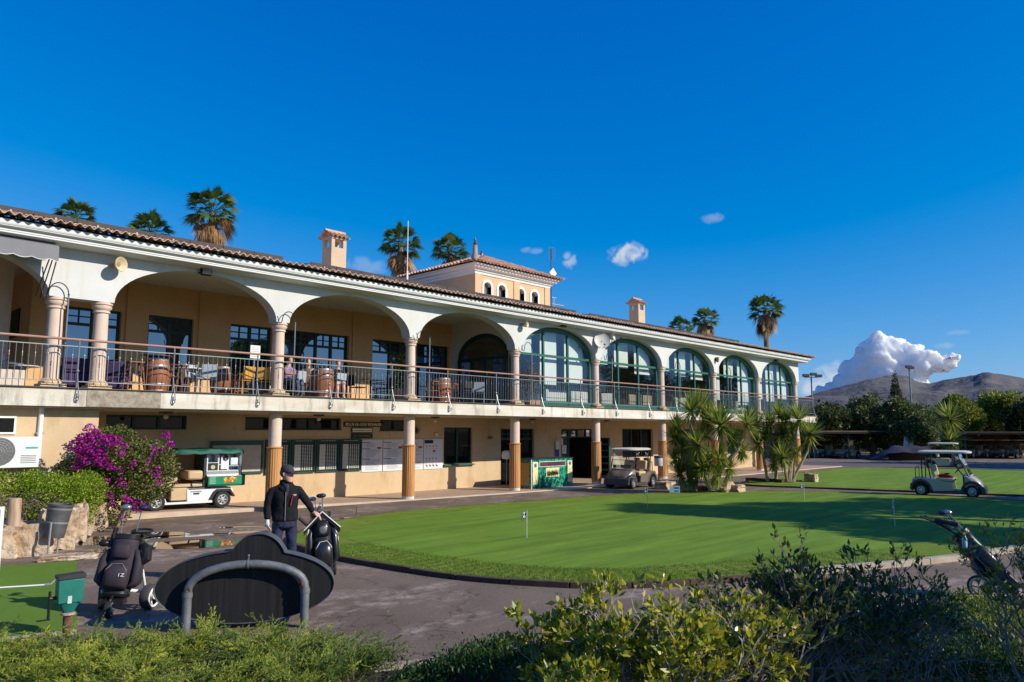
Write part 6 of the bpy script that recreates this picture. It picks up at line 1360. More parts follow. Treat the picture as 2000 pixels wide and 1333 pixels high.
    limb(m_, [(.12, 0, 1.375), (.185, 0, 1.365), (.24, .0, 1.29), (.3, -.01, 1.21), (.35, -.03, 1.14), (.405, -.05, 1.05)], [.07, .074, .064, .058, .05, .044])
    jk = m_.build('jacket', JK, t, remesh=.011); folds(jk, .1, .022)
    m_ = MB(); m_.box(-.004, .004, -.152, -.134, .94, 1.36); m_.build('zip', mat('zip_steel', (.4, .4, .42), .4, metal=.5), jk, smooth=False)
    m_ = MB(); Mz = TM(.09, -.141, 1.24, ry=10); m_.box(-.006, .006, -.008, .008, -.085, .085, Mz); m_.build('red_pocket_zip', mat('zip_red', (.5, .02, .08), .5), jk, smooth=False)
    m_ = MB(); m_.box(.11, .155, -.142, -.128, 1.315, 1.322); m_.box(.115, .15, -.142, -.128, 1.3, 1.306); m_.build('chest_mark', WHP, jk, smooth=False)
    # open collar with shirt beneath
    m_ = MB(); m_.loft([[(rx * math.cos(a) + cx, cy + ry * math.sin(a), z) for a in [2 * math.pi * k / 12 for k in range(12)]] for z, cx, rx, cy, ry in ((1.3, .015, .012, -.135, .012), (1.4, .015, .03, -.128, .02), (1.445, .012, .04, -.112, .024), (1.475, .008, .045, -.09, .02))]); m_.build('shirt', SHIRT, t)
    for s in (-1, 1): m_ = MB(); m_.add([(s * .015 + .01, -.145, 1.36), (s * .05, -.115, 1.47), (s * .088, -.05, 1.55), (s * .1, -.05, 1.5), (s * .065, -.13, 1.42)], ((0, 1, 2, 3, 4),)); m_.build('jacket_collar', JK, jk, smooth=False)
    # hands
    def hand(name, wrist, dirv, side, palm, m__, curl):
        """palm block with four bent fingers and a thumb leaving its side"""
        d = Vector(dirv).normalized(); s_ = Vector(side).normalized(); s_ = (s_ - d * s_.dot(d)).normalized(); nrm = Vector(palm).normalized(); wv = Vector(wrist); m_ = MB()
        m_.tube([wv, wv + d * .03, wv + d * .06, wv + d * .09], [.026, .03, .033, .028], 12)
        for s2 in (-1, 1): m_.tube([wv + d * .02 + s_ * s2 * .008, wv + d * .088 + s_ * s2 * .022], [.022, .018], 10)
        for k, L_ in enumerate((.062, .075, .07, .055)):
            o = (k - 1.5) * .019; q = wv + d * .085 + s_ * o; pts = [q]; dd = d.copy()
            for j in range(3): dd = (dd * math.cos(curl) + nrm * math.sin(curl)).normalized(); pts.append(pts[-1] + dd * L_ / 2.4)
            m_.tube(pts, [.0095, .009, .0085, .007], 8)
        q = wv + d * .03 - s_ * .026; m_.tube([q, q - s_ * .02 + d * .025 + nrm * .01, q - s_ * .02 + d * .055 + nrm * .02], [.012, .011, .009], 8)
        return m_.build(name, m__, t, remesh=.0045)
    hand('gloved_hand', (-.25, -.065, .955), (.03, -.12, -1), (.5, -1, 0), (.9, .2, 0), mat('white_glove', (.62, .6, .57), .7, var=.08), .35)
    hand('hand', (.41, -.052, 1.04), (.75, -.2, -.42), (.3, 1, 0), (.1, 0, -1), SK, .55)
man()

def sitter(px, Y, rz, label, top, legs, skin=(.5, .26, .18), bare=False, hair=(.05, .03, .02), faceout=0):
    t = thing('person', label, 'person', (atT(px, Y), Y, ZT_), R(rz), 'people sitting on the terrace')
    SK = mat('skin', (.5, .24, .16), .55)
    m_ = MB(); m_.loft([[(rx * math.cos(a), cy + ry * math.sin(a), z) for a in [2 * math.pi * k / 14 for k in range(14)]] for z, rx, ry, cy in ((1.09, .035, .04, -.05), (1.13, .06, .075, -.02), (1.2, .07, .09, 0), (1.27, .06, .08, 0), (1.31, .02, .03, 0))]); m_.tube([(0, .02, 1.15), (0, .03, 1.0)], .05, 10)
    for s in (-1, 1): m_.tube([(s * .17, .02, .93), (s * .22, -.06, .74), (s * .14, -.25, .72), (s * .1, -.3, .74)], [.05, .042, .035, .03], 10)
    for s in (-1, 1): m_.tube([(s * .09, .05, .5), (s * .1, -.38, .52), (s * .1, -.42, .3), (s * .1, -.4, .08), (s * .1, -.5, .04)], [.085, .065, .055, .042, .035], 10)
    m_.tube([(0, .08, .5), (0, .08, 1.0)], .11, 12); m_.build('body', SK, t, remesh=.016)
    m_ = MB(); m_.loft([ring(0, .08, .46, .17, .13, 16, 2.2), ring(0, .07, .7, .16, .12, 16, 2.2), ring(0, .05, .9, .19, .12, 16, 2.2), ring(0, .04, .98, .1, .08, 16, 2.2)])
    for s in (-1, 1): m_.tube([(s * .16, .03, .93), (s * .215, -.04, .77)], [.065, .055], 10)
    m_.build('top', top, t, remesh=.02)
    m_ = MB(); m_.loft([ring(0, .08, .44, .175, .14, 16, 2.2), ring(0, .06, .58, .17, .13, 16, 2.2)])
    for s in (-1, 1): m_.tube([(s * .09, .06, .5), (s * .1, -.22 if bare else -.4, .53)] + ([] if bare else [(s * .1, -.44, .3), (s * .1, -.42, .1)]), [.1, .08] + ([] if bare else [.07, .058]), 10)
    m_.build('shorts' if bare else 'trousers', legs, t, remesh=.02)
    for s in (-1, 1): m_ = MB(); m_.loft([[(s * .1 + rx * math.cos(a), -.47 + ry * math.sin(a), z) for a in [2 * math.pi * k / 10 for k in range(10)]] for z, rx, ry in ((0, .045, .12), (.05, .045, .11), (.08, .03, .05))]); m_.build('shoe', WHP if bare else BLK, t)
    m_ = MB(); m_.ball((0, .025, 1.235), .092, 14, 9, (.9, 1, 1)); m_.build('hair', mat('hair_%d' % int(hair[0] * 100), hair, .8), t)
PAT = mat('pink_pattern', (.5, .3, .42), .8, scale=22, rgb2=(.1, .08, .2)); PNK = mat('pink_top', (.55, .12, .14), .8); DNM = mat('denim', (.08, .1, .16), .85, var=.2)
sitter(565, 20.95, 20, 'seated person in a pink and dark patterned top right of the column', PAT, DNM, hair=(.12, .06, .03)); sitter(602, 21.35, -30, 'seated person in a pink top and jeans left of the paired barrels', PNK, DNM, hair=(.03, .02, .02))
sitter(660, 20.8, -20, 'seated person with bare legs and black top right of the paired barrels', mat('black_top', (.015, .015, .02), .9), mat('dark_shorts', (.02, .02, .03), .9), bare=True, hair=(.18, .1, .05)); sitter(536, 21.75, 60, 'seated person with a white sleeve partly hidden behind the column', mat('white_shirt', (.6, .6, .6), .8), mat('dark_trousers', (.03, .025, .03), .9), hair=(.02, .02, .02))

# ============================================================ SMALL THINGS ON THE GROUND
# oval hanging board seen from behind, on a bent pipe
def oval_sign():
    A = at(366, 1159, 8.45); B = at(596, 1150, 8.7); zj = (A.z + B.z) / 2; A.z = B.z = 0; d = (B - A); L_ = d.length; mid = (A + B) / 2; t = thing('sign_board', 'large black oval board with a round crest, seen from behind on a bent grey pipe', 'sign', mid, math.atan2(d.y, d.x)); h = L_ / 2
    PIPE = mat('weathered_pipe', (.1, .11, .12), .55, metal=.2, scale=9, rgb2=(.19, .2, .21), bump=.2); PB = mat('board_black', (.005, .005, .006), .8, scale=1.2, stretch=(26, 1, .6), rgb2=(.016, .016, .018), detail=3); ED = mat('board_edge', (.045, .05, .06), .6, scale=9, rgb2=(.11, .115, .125), bump=.2)
    n = 18; arch = [(-h * math.cos(math.pi * k / n), 0, zj + .3 * math.sin(math.pi * k / n) ** .85) for k in range(n + 1)]
    m_ = MB(); m_.tube(arch, .047, 14); m_.build('pipe_arch', PIPE, t)
    for s in (-1, 1): m_ = MB(); m_.cyl((s * h, 0, -.02), (s * h, 0, zj + .01), .05, n=16); m_.lathe([(.055, zj - .05), (.058, zj - .03), (.055, zj + .01)], (s * h, 0, 0), 16); m_.build('post', PIPE, t)
    cxo = -.03; a_, b_ = 1.0, .41; zc = .465; hx, hz, hr_ = .09, .745, .315
    el = [(cxo + a_ * math.cos(q), zc + b_ * math.sin(q)) for q in [2 * math.pi * k / 96 for k in range(96)]]
    def inside_e(x, z): return ((x - cxo) / a_) ** 2 + ((z - zc) / b_) ** 2 < 1
    hat = [(hx + hr_ * math.cos(q), hz + hr_ * math.sin(q)) for q in [math.pi * k / 40 for k in range(41)]]; hat = [q for q in hat if not inside_e(*q)]
    out = [q for q in el if (q[0] - hx) ** 2 + (q[1] - hz) ** 2 > hr_ ** 2 or q[1] < hz]
    # join: right lower ellipse up to the crest, over it, down the left side
    right = [q for q in out if q[0] > hx and q[1] >= zc]; left = [q for q in out if q[0] <= hx and q[1] >= zc]; low = [q for q in out if q[1] < zc]
    right.sort(key=lambda q: -q[0]); left.sort(key=lambda q: -q[0]); low.sort(key=lambda q: q[0]); poly = right + hat + left + low
    y0, y1 = .07, .33; m_ = MB(); m_.add([(x, y0 + .02, z) for x, z in poly] + [(x, y1 - .02, z) for x, z in poly], (tuple(range(len(poly))), tuple(range(2 * len(poly) - 1, len(poly) - 1, -1)))); m_.build('board', PB, t, smooth=False)
    m_ = MB(); k = len(poly)
    sc_ = lambda x, z, s_: (cxo + (x - cxo) * s_, zc + (z - zc) * s_)
    for i in range(k):
        p1, p2 = poly[i], poly[(i + 1) % k]; q1, q2 = sc_(*p1, .985), sc_(*p2, .985)
        m_.add([(p1[0], y0, p1[1]), (p2[0], y0, p2[1]), (p2[0], y1, p2[1]), (p1[0], y1, p1[1])], ((0, 1, 2, 3),)); m_.add([(p1[0], y0, p1[1]), (p2[0], y0, p2[1]), (q2[0], y0 + .019, q2[1]), (q1[0], y0 + .019, q1[1])], ((0, 1, 2, 3),))
    m_.build('board_rim', ED, t, angle=40)
    rp = mat('rust', (.2, .08, .04), .9, var=.4, scale=30)
    for x, z in ((.0, zj + .3), (-h * .96, zj + .06), (h * .96, zj + .06)):
        m_ = MB(); m_.lathe([(.053, -.012), (.056, 0), (.053, .012)], (0, 0, 0), 14, M=TM(x, 0, z, ry=90)); m_.cyl((x, 0, z + .03), (x, 0, z + .09), .01, n=6); m_.ball((x, 0, z + .095), .016, 8, 6); m_.cyl((x, -.02, z), (x, .09, z), .012, n=6); m_.build('clamp', rp if x else PIPE, t)
oval_sign()
# ball washer
p = at(130, 1240, 8.3); p.z = 0
t = thing('ball_washer', 'green ball washer box on a rusty pipe post at the turf edge', 'ball washer', p, face(130, 8) + R(10))
GW = mat('washer_green', (.008, .13, .1), .5, scale=6, rgb2=(.015, .18, .14), bump=.1); m_ = MB(); m_.prism([(-.125, .36), (-.13, .62), (.13, .62), (.125, .36)], -.09, .09); m_.build('housing', GW, t, bevel=.012)
m_ = MB(); m_.prism([(-.135, .62), (-.14, .66), (.14, .67), (.135, .62)], -.1, .1); m_.build('lid', mat('washer_lid', (.03, .035, .035), .6), t, bevel=.006)
m_ = MB(); m_.loft([ring(0, 0, .245, .05, .05, 16), ring(0, 0, .3, .08, .065, 16), ring(0, 0, .36, .115, .085, 16)]); m_.build('funnel', GW, t, angle=20)
m_ = MB(); m_.lathe([(.06, .22), (.075, .225), (.075, .245), (.06, .25)], (0, 0, 0), 14); m_.build('collar', mat('limescale', (.45, .3, .25), .9, var=.4, scale=30), t)
m_ = MB(); m_.cyl((0, 0, 0), (0, 0, .23), .047, n=14); m_.build('post', mat('rusty_pipe', (.06, .035, .03), .9, scale=14, rgb2=(.25, .12, .06), bump=.3), t)
m_ = MB(); m_.cyl((-.19, 0, .42), (-.13, 0, .42), .02, n=8); m_.cyl((-.19, 0, .2), (-.19, 0, .5), .014, n=8); m_.box(-.3, -.17, -.01, .01, .19, .205); m_.build('crank', BLK, t)
m_ = MB(); m_.box(-.03, .01, -.095, -.09, .36, .44); m_.build('paint_chip', mat('chipped_white', (.5, .6, .58), .8), t, smooth=False)
# litter bin on two posts
p = at(92, 1093, 13.6); p.z = 0
t = thing('litter_bin', 'tilted dark metal litter bin on two thin posts by the stones', 'litter bin', p, face(92, 13))
BM = mat('bin_metal', (.06, .062, .065), .55, metal=.2, scale=5, rgb2=(.13, .13, .13)); m_ = MB(); M = TM(.08, 0, .33, ry=7); m_.lathe([(.165, 0), (.19, .3), (.21, .56), (.222, .565), (.222, .6), (.2, .6), (.17, .1)], (0, 0, 0), 22, M=M); bn = m_.build('drum', BM, t)
m_ = MB(); m_.lathe([(.205, .5), (.21, .52), (.205, .54)], (0, 0, 0), 22, cap=False, M=M); m_.lathe([(.188, .25), (.193, .27), (.188, .29)], (0, 0, 0), 22, cap=False, M=M); m_.build('band', mat('bin_band', (.2, .2, .2), .5), bn)
for x, y in ((.0, -.22), (.14, -.1)): m_ = MB(); m_.cyl((x, y, 0), (x + .02, y, .62 if y < -.2 else .34), .018, n=8); m_.box(x - .05, x + .05, y - .05, y + .05, 0, .015); m_.build('post', GRYM, t)
# wooden bollard and the white panel at the picture edge
p = at(20, 1096, 13.5); p.z = 0
t = thing('wooden_post', 'weathered round wooden post at the far left by the turf', 'post', p); m_ = MB(); m_.lathe([(.12, 0), (.115, .5), (.11, 1.02), (.1, 1.04)], (0, 0, 0), 18); m_.build('trunk', mat('weathered_wood', (.3, .15, .07), .9, scale=3, stretch=(4, 4, .5), rgb2=(.5, .4, .3), bump=.4, bscale=20), t); m_ = MB(); m_.lathe([(.106, 1.035), (.1, 1.045), (.01, 1.05)], (0, 0, 0), 18); m_.build('top_cut', mat('wood_grain_end', (.4, .3, .2), .9), t)
p = at(-66, 1150, 11.2); p.z = 0
t = thing('standing_panel', 'white framed panel standing at the left picture edge', 'panel', p, face(0, 11) + R(90)); m_ = MB(); m_.box(-.02, .02, -.35, .35, .0, 1.05); m_.build('sheet', mat('pale_blue_sheet', (.4, .48, .6), .5), t, smooth=False); m_ = MB(); m_.box(-.03, .03, .35, .4, 0, 1.1); m_.box(-.03, .03, -.4, -.35, 0, 1.1); m_.box(-.03, .03, -.35, .35, 1.05, 1.1); m_.build('frame', WHP, t, smooth=False)
a, b = at(-60, 1151, 11.0), at(99, 1141, 11.0); a.z = .05; b.z = .05
a = G(-60, 1152, .03); b = G(99, 1142, .03)
t = thing('flagstick', 'thin white pole with a metal tip lying on the artificial turf', 'pole', a); m_ = MB(); m_.cyl((0, 0, 0), (b - a)[:], .012, n=8); m_.build('rod', WHP, t); m_ = MB(); m_.cyl((b - a) * .93, (b - a), .02, n=8); m_.cyl((b - a), (b - a) + Vector((.06, .03, .05)), .012, n=6); m_.build('tip', GRYM, t)
# flags on the greens
CK = bpy.data.materials.new('chequered_cloth'); CK.use_nodes = True; N_ = CK.node_tree.nodes; ch = N_.new('ShaderNodeTexChecker'); ch.inputs['Scale'].default_value = 24; ch.inputs[1].default_value = (.7, .7, .7, 1); ch.inputs[2].default_value = (.01, .01, .02, 1)
tcn = N_.new('ShaderNodeTexCoord'); CK.node_tree.links.new(tcn.outputs['Object'], ch.inputs[0]); CK.node_tree.links.new(ch.outputs[0], N_['Principled BSDF'].inputs[0])
fl0 = None
for (px, py, h, lab) in ((1029, 1051, .56, 'small chequered flag nearest the camera on the putting green'), (1265, 992, .6, 'small chequered flag on the green before the marshal cart'), (1571, 976, .52, 'small chequered flag at the far edge of the green by the yuccas'), (1748, 1028, .62, 'small chequered flag in the shade on the right of the green')):
    g = G(px, py, .06)
    if fl0 is None:
        fl0 = thing('hole_flag', lab, 'flag', g, R(-35), 'putting green flags'); m_ = MB(); m_.cyl((0, 0, 0), (0, 0, .56), .008, n=6); m_.build('stick', mat('flag_stick', (.55, .56, .55), .4), fl0)
        m_ = MB(); prev = None
        for k in range(7):
            x = -.018 * k; y = .014 * math.sin(k * 1.1); z = -.018 * k; A = (x, y, .56 + z * .6); B = (x, y, .45 + z)
            if prev: m_.add([prev[0], A, B, prev[1]], ((0, 1, 2, 3),))
            prev = (A, B)
        m_.build('cloth', CK, fl0, fix=False)
    else: o = dup(fl0, g, R(random.uniform(-60, 30)), label=lab); o.scale = (1, 1, h / .56)
t = thing('green_notice', 'small white and blue notice on the green edge before the yuccas', 'sign', G(1318, 966, .05), face(1318, 20)); m_ = MB(); m_.box(-.18, .18, -.01, .01, .06, .3); m_.build('plate', mat('notice_white', (.55, .68, .7), .5), t, smooth=False); m_ = MB(); m_.box(-.02, .15, -.013, -.01, .2, .25); m_.box(0, .13, -.013, -.01, .1, .14); m_.build('print', mat('notice_ink', (.02, .12, .2), .5), t, smooth=False)
for s in (-1, 1): m_ = MB(); m_.cyl((s * .15, 0, -.02), (s * .15, 0, .06), .008, n=6); m_.build('peg', GRYM, t)
t = thing('marker_stake', 'thin dark stake standing in the asphalt strip before the wall', 'stake', G(696, 1007)); m_ = MB(); m_.cyl((0, 0, 0), (0, 0, .22), .012, n=6); m_.build('stake', mat('stake_brown', (.12, .07, .04), .8), t)
# lumps of stone forming the rough retaining wall
STN = mat('limestone', (.36, .22, .12), .9, scale=2.6, rgb2=(.62, .5, .37), bump=1.0, bscale=6, detail=12); STN.node_tree.nodes['Bump'].inputs['Distance'].default_value = .09; stained(STN, .6, (1, 1, .6), .38, .5, 3)
def rock(px, py, d, w_, h, dp, seed, lab, rz=0, zb=0, grp='limestone blocks of the low retaining wall', name='stone_block', m__=None):
    from mathutils import noise as nz
    p = at(px, py, d); t = thing(name, lab, 'stone', (p.x, p.y, zb), R(rz), grp); me = bpy.data.meshes.new('block'); bm = bmesh.new(); bmesh.ops.create_cube(bm, size=1); bmesh.ops.subdivide_edges(bm, edges=bm.edges, cuts=7, use_grid_fill=True)
    for v in bm.verts:
        q = v.co.copy(); n_ = nz.noise_vector(q * 2.2 + Vector((seed * 7.1, seed, 3))); n2 = nz.noise_vector(q * 6 + Vector((seed, 3, seed * 2))); q = q * (1 - .2 * max(0, q.length - .55)) + n_ * .13 + n2 * .05 + nz.noise_vector(q * 13 + Vector((seed, 1, 2))) * .03; v.co = Vector((q.x * w_, q.y * dp, (q.z + .46) * h))
    bm.to_mesh(me); bm.free(); me.polygons.foreach_set('use_smooth', [True] * len(me.polygons)); me.set_sharp_from_angle(angle=R(16)); link_mesh('block', me, m__ or STN, t)
rock(52, 1092, 13.7, .75, .62, .5, 1, 'pale stone block right behind the round wooden post', -20); rock(112, 1086, 14.4, .6, .8, .5, 2, 'stone block standing right behind the litter bin', -20); rock(142, 1072, 15.3, .45, .78, .5, 3, 'narrow upright stone right of the litter bin', -25)
rock(158, 1062, 16.2, .4, .85, .5, 4, 'narrow leaning stone second from the right end', -25); rock(180, 1050, 17.2, .6, .9, .6, 5, 'large squared stone at the right end of the row', -25); rock(-30, 1092, 13.2, .9, .55, .5, 6, 'stone block at the left picture edge behind the panel', -20)
rock(132, 1104, 13.3, .9, .09, .5, 7, 'flat slab of stone on the ground at the turf edge', -20, -.02)
for k, (px, py, d, w_, h, lab) in enumerate(((1338, 962, 27.9, .5, .3, 'brownish stone at the left of the front yucca bed'), (1415, 962, 27.6, .7, .42, 'pale stone against the front yucca trunk'), (1437, 960, 27.6, .55, .32, 'pale stone at the right end of the front yucca bed'), (1585, 944, 33, .5, .42, 'stone at the right end of the rear yucca bed'), (1300, 950, 29.6, .7, .3, 'dark stone left of the front yucca bed'))): rock(px, py, d, w_, h, .5, 20 + k, lab, 0, 0, 'stones round the yucca beds')

# ============================================================ PLANTS
BARK = mat('palm_bark', (.14, .1, .07), .95, scale=6, rgb2=(.3, .22, .15), bump=.8, bscale=12)
def sph(n): return unit(rng.normal(size=(n, 3)))
PALM = leafmat('palm_leaf', [(.03, .07, .015), (.09, .15, .03), (.25, .3, .07)], .35); PALMD = leafmat('palm_dead_leaf', [(.16, .08, .03), (.38, .22, .1), (.55, .38, .2)], .3)
def fan_arrays(base, d, up, L, seg=14, droop=.3, spread=2.0, pet=.46):
    """one fan leaf: folded blades around the end of a stalk"""
    d = d / np.linalg.norm(d); s = np.cross(d, up); s /= max(np.linalg.norm(s), 1e-6); n = np.cross(s, d); c = base + d * L * pet; V = []; F = []
    w = .012; V += [base + s * w, c + s * w, c - s * w, base - s * w]; F.append([0, 1, 2, 3])
    for k in range(seg):
        a = -spread / 2 + spread * k / (seg - 1); dd = d * math.cos(a) + s * math.sin(a); l = L * (1 - pet) * (1 - .22 * abs(a) / (spread / 2)) * rng.uniform(.85, 1.05); sd_ = np.cross(n, dd)
        tip = c + dd * l - n * l * droop * .2 + np.array([0, 0, -l * droop * rng.uniform(.5, 1.2)]); mid_ = c + dd * l * .55 + n * .01; b = len(V); V += [c, mid_ + sd_ * l * .058, tip, mid_ - sd_ * l * .058]; F.append([b, b + 1, b + 2, b + 3])
    return V, F
def palm(label, x, y, ztop, r, trunk_r=.22, skirt=1.0, nfan=60, ndead=40, group='fan palms behind the clubhouse', seedy=0, lean=0):
    t = thing('palm_tree', label, 'palm tree', (x, y, 0), 0, group); zc = ztop - r * .95
    m_ = MB(); m_.tube([(0, 0, 0), (lean * .3, 0, zc * .5), (lean, 0, zc)], [trunk_r * 1.15, trunk_r * .9, trunk_r * .55], 12); m_.build('trunk', BARK, t)
    V = []; F = []; Rn = []; c = np.array([lean, 0, zc])
    for k in range(nfan):
        a = k * 2.39996 + rng.uniform(-.2, .2); el = math.asin(min(1, -.5 + 1.48 * (k + .5) / nfan)) + rng.uniform(-.15, .15)
        d = np.array([math.cos(a) * math.cos(el), math.sin(a) * math.cos(el), math.sin(el)]); v, f = fan_arrays(c + d * .1, d, np.array([0, 0, 1.]) + rng.normal(size=3) * .3, r * rng.uniform(.8, 1.1), droop=.1 + .25 * rng.random()); o = len(V); V += v; F += [[q + o for q in ff] for ff in f]; h_ = rng.uniform(0, 1); Rn += [h_ * .8 + rng.uniform(0, .2)] * len(f)
    polymesh('crown', V, F, Rn, PALM, t)
    V = []; F = []; Rn = []
    for k in range(ndead):
        a = k * 2.39996; el = rng.uniform(-1.35, -.25); d = np.array([math.cos(a) * math.cos(el), math.sin(a) * math.cos(el), math.sin(el)]); v, f = fan_arrays(c + np.array([0, 0, -.05 - rng.uniform(0, .55) * skirt * r]) + d * .05, d, np.array([0, 0, 1.]) + rng.normal(size=3) * .6, r * rng.uniform(.65, .9), droop=.75, spread=1.7); o = len(V); V += v; F += [[q + o for q in ff] for ff in f]; h_ = rng.uniform(0, 1); Rn += [h_ * .8 + rng.uniform(0, .2)] * len(f)
    polymesh('dead_skirt', V, F, Rn, PALMD, t)
for (px, top, Y, half, sk, nd, lab, le) in ((150, 388, 33, 44, .3, 4, 'palm crown just showing above the roof at the far left', 0), (297, 412, 33, 50, .6, 34, 'low palm crown with brown dead leaves left of the tall palm', 0), (418, 362, 31, 56, 1.1, 46, 'tallest palm on the left with a yellow brown skirt of leaves', 0), (783, 435, 31, 46, 1.3, 46, 'bushy palm with a long brown skirt beside the white mast', 0),
                                       (880, 452, 31, 42, .3, 10, 'green palm behind the tiled tower roof', 0), (1328, 616, 33, 28, .3, 8, 'small green palm partly hidden by the roof, left of its neighbour', 0), (1376, 597, 33, 31, .8, 30, 'palm with a brown skirt, right one of the close pair', 0), (1493, 570, 33, 38, 1.3, 46, 'rightmost palm rising alone above the roof end', .0)):
    P_ = WY(px, top, Y); dist = (P_ - EYE).dot(FW); r = half * dist / FPX; palm(lab, P_.x, P_.y, P_.z, r, trunk_r=r * .19, skirt=sk, ndead=nd, lean=le)

# yuccas: several stems each, ending in rosettes of sword leaves
YUC = leafmat('yucca_leaf', [(.08, .13, .022), (.25, .32, .05), (.58, .58, .15)], .5, .4); YUCD = leafmat('yucca_dry', [(.2, .13, .07), (.38, .28, .16)], .1)
def rosette(c, r, n, ax):
    c = np.array(c); D = sph(n); ax = np.array(ax) / np.linalg.norm(ax); D = unit(D + ax * .4); D[:, 2] += 0; L_ = r * 1.38 * rng.uniform(.7, 1.05, n) * (1 - .15 * (D[:, 2] < -.3)); rv = np.cross(D, np.array([0, 0, 1.])); S = unit(rv + 1e-4)
    w = r * .056; a1 = c + D * r * .06; a2 = c + D * L_[:, None] * .5; a3 = c + D * L_[:, None] - np.array([0, 0, 1.]) * (L_ * .04 * rng.uniform(-.5, 1.6, n))[:, None]
    V = np.stack([a1 - S * w * .5, a1 + S * w * .5, a2 + S * w * .55, a3, a2 - S * w * .55], 1); return V
def yucca(label, x, y, stems, group=None, base_r=.12, name='yucca', r=.55, nl=210):
    t = thing(name, label, 'yucca', (x, y, 0), 0, group); V = []; 
    for i, (pts, tips) in enumerate(stems):
        m_ = MB(); m_.tube(pts, [base_r * (1 - .55 * k / (len(pts) - 1)) for k in range(len(pts))], 9); m_.build('stem', mat('yucca_bark', (.28, .2, .13), .95, scale=5, rgb2=(.5, .4, .3), bump=.5, bscale=15), t)
        for tp in tips: ax = Vector(tp[:3]) - Vector(pts[-2]); V.append(rosette(tp[:3], tp[3] if len(tp) > 3 else r, nl, ax[:]))
    V = np.concatenate(V); n = len(V); F = np.stack([np.array([[0, 1, 2, 4]]) + 5 * i for i in range(n)])[:, 0]; T = np.stack([np.array([[4, 2, 3, 3]]) + 5 * i for i in range(n)])[:, 0]
    Vf = V.reshape(-1, 3); me = bpy.data.meshes.new('leaves'); faces = [tuple(int(q) for q in f) for f in F] + [(5 * i + 4, 5 * i + 2, 5 * i + 3) for i in range(n)]
    me.from_pydata([tuple(p) for p in Vf], [], faces); a = me.attributes.new('rnd', 'FLOAT', 'FACE'); rr_ = rng.random(n); a.data.foreach_set('value', np.concatenate([rr_, rr_]).astype(np.float32)); link_mesh('leaves', me, YUC, t)
def ypix(base, d, specs):
    """stems from pixel positions at depth d: each spec = list of (px,py) from base to tip, then extra rosettes"""
    b = at(base[0], base[1], d); b.z = 0; out = []
    for path, ros in specs:
        pts = [tuple(at(px, py, d + dd) - b) for px, py, dd in path]; out.append((pts, [tuple(at(px, py, d + dd) - b) + (rr_,) for px, py, dd, rr_ in ros]))
    return b, out
def Yu(label, base, d, specs, grp, **k): b, s = ypix(base, d, specs); yucca(label, b.x, b.y, s, grp, **k)
Yu('thick stemmed yucca, right one of the front bed, with low side rosettes', (1392, 957), 27.4, [([(1392, 958, 0), (1396, 935, 0), (1412, 905, 0), (1410, 870, 0), (1408, 838, 0)], [(1408, 832, 0, .85), (1362, 870, -.3, .68), (1385, 900, -.2, .62), (1430, 860, .2, .65)]), ([(1398, 956, 0), (1405, 920, 0), (1440, 880, 0), (1452, 855, 0)], [(1458, 830, 0, .72), (1448, 882, .2, .5)]), ([(1415, 957, 0), (1418, 940, 0), (1424, 925, 0)], [(1424, 915, 0, .55), (1405, 900, -.2, .6), (1400, 930, -.3, .5)]), ([(1390, 957, 0), (1380, 940, 0), (1372, 925, 0)], [(1372, 915, -.3, .62)])], 'yuccas in stone edged beds')
Yu('dark stemmed yucca at the left of the front bed', (1352, 958), 27.9, [([(1352, 958, 0), (1345, 920, 0), (1346, 870, 0), (1352, 815, 0)], [(1350, 803, 0, .75), (1322, 838, 0, .6), (1368, 800, .3, .7), (1335, 870, .1, .6), (1385, 815, .3, .65)]), ([(1340, 958, 0), (1330, 930, 0), (1322, 905, 0)], [(1318, 858, 0, .55), (1318, 898, 0, .5)]), ([(1328, 958, 0), (1328, 935, 0)], [(1328, 925, 0, .66), (1350, 935, -.2, .55)]), ([(1356, 958, 0), (1362, 930, 0)], [(1358, 918, 0, .6), (1378, 850, .2, .55)])], 'yuccas in stone edged beds')
Yu('slim yucca with bent bare stems leaning right, right one of the rear bed', (1546, 941), 32.5, [([(1546, 941, 0), (1560, 915, 0), (1578, 880, 0), (1582, 850, 0)], [(1582, 850, 0, .7)]), ([(1540, 941, 0), (1545, 900, 0), (1552, 860, 0), (1558, 830, 0)], [(1560, 820, 0, .7), (1530, 850, .4, .65), (1545, 845, .1, .6)]), ([(1538, 941, 0), (1532, 910, 0), (1528, 897, 0)], [(1528, 893, -.3, .7), (1512, 905, -.1, .55)]), ([(1550, 941, 0), (1552, 900, 0)], [(1555, 885, 0, .5)]), ([(1543, 941, 0), (1548, 870, 0), (1538, 835, 0)], [(1536, 822, .3, .6)])], 'yuccas in stone edged beds', base_r=.08)
Yu('dark stemmed yucca at the left of the rear bed', (1500, 941), 32.9, [([(1500, 941, 0), (1492, 900, 0), (1488, 875, 0)], [(1482, 870, 0, .75), (1495, 850, .1, .65)]), ([(1516, 941, 0), (1515, 890, 0), (1505, 840, 0)], [(1504, 828, 0, .62), (1522, 812, .2, .6), (1478, 828, .3, .6)])], 'yuccas in stone edged beds', base_r=.08)
Yu('yucca with two bare trunks beside the cart shelters at far right', (1862, 900), 53, [([(1862, 905, 0), (1862, 870, 0), (1856, 830, 0)], [(1855, 820, 0, 1.3)]), ([(1872, 905, 0), (1870, 870, 0)], [(1856, 862, 0, 1.35)])], 'yuccas in stone edged beds', base_r=.13)
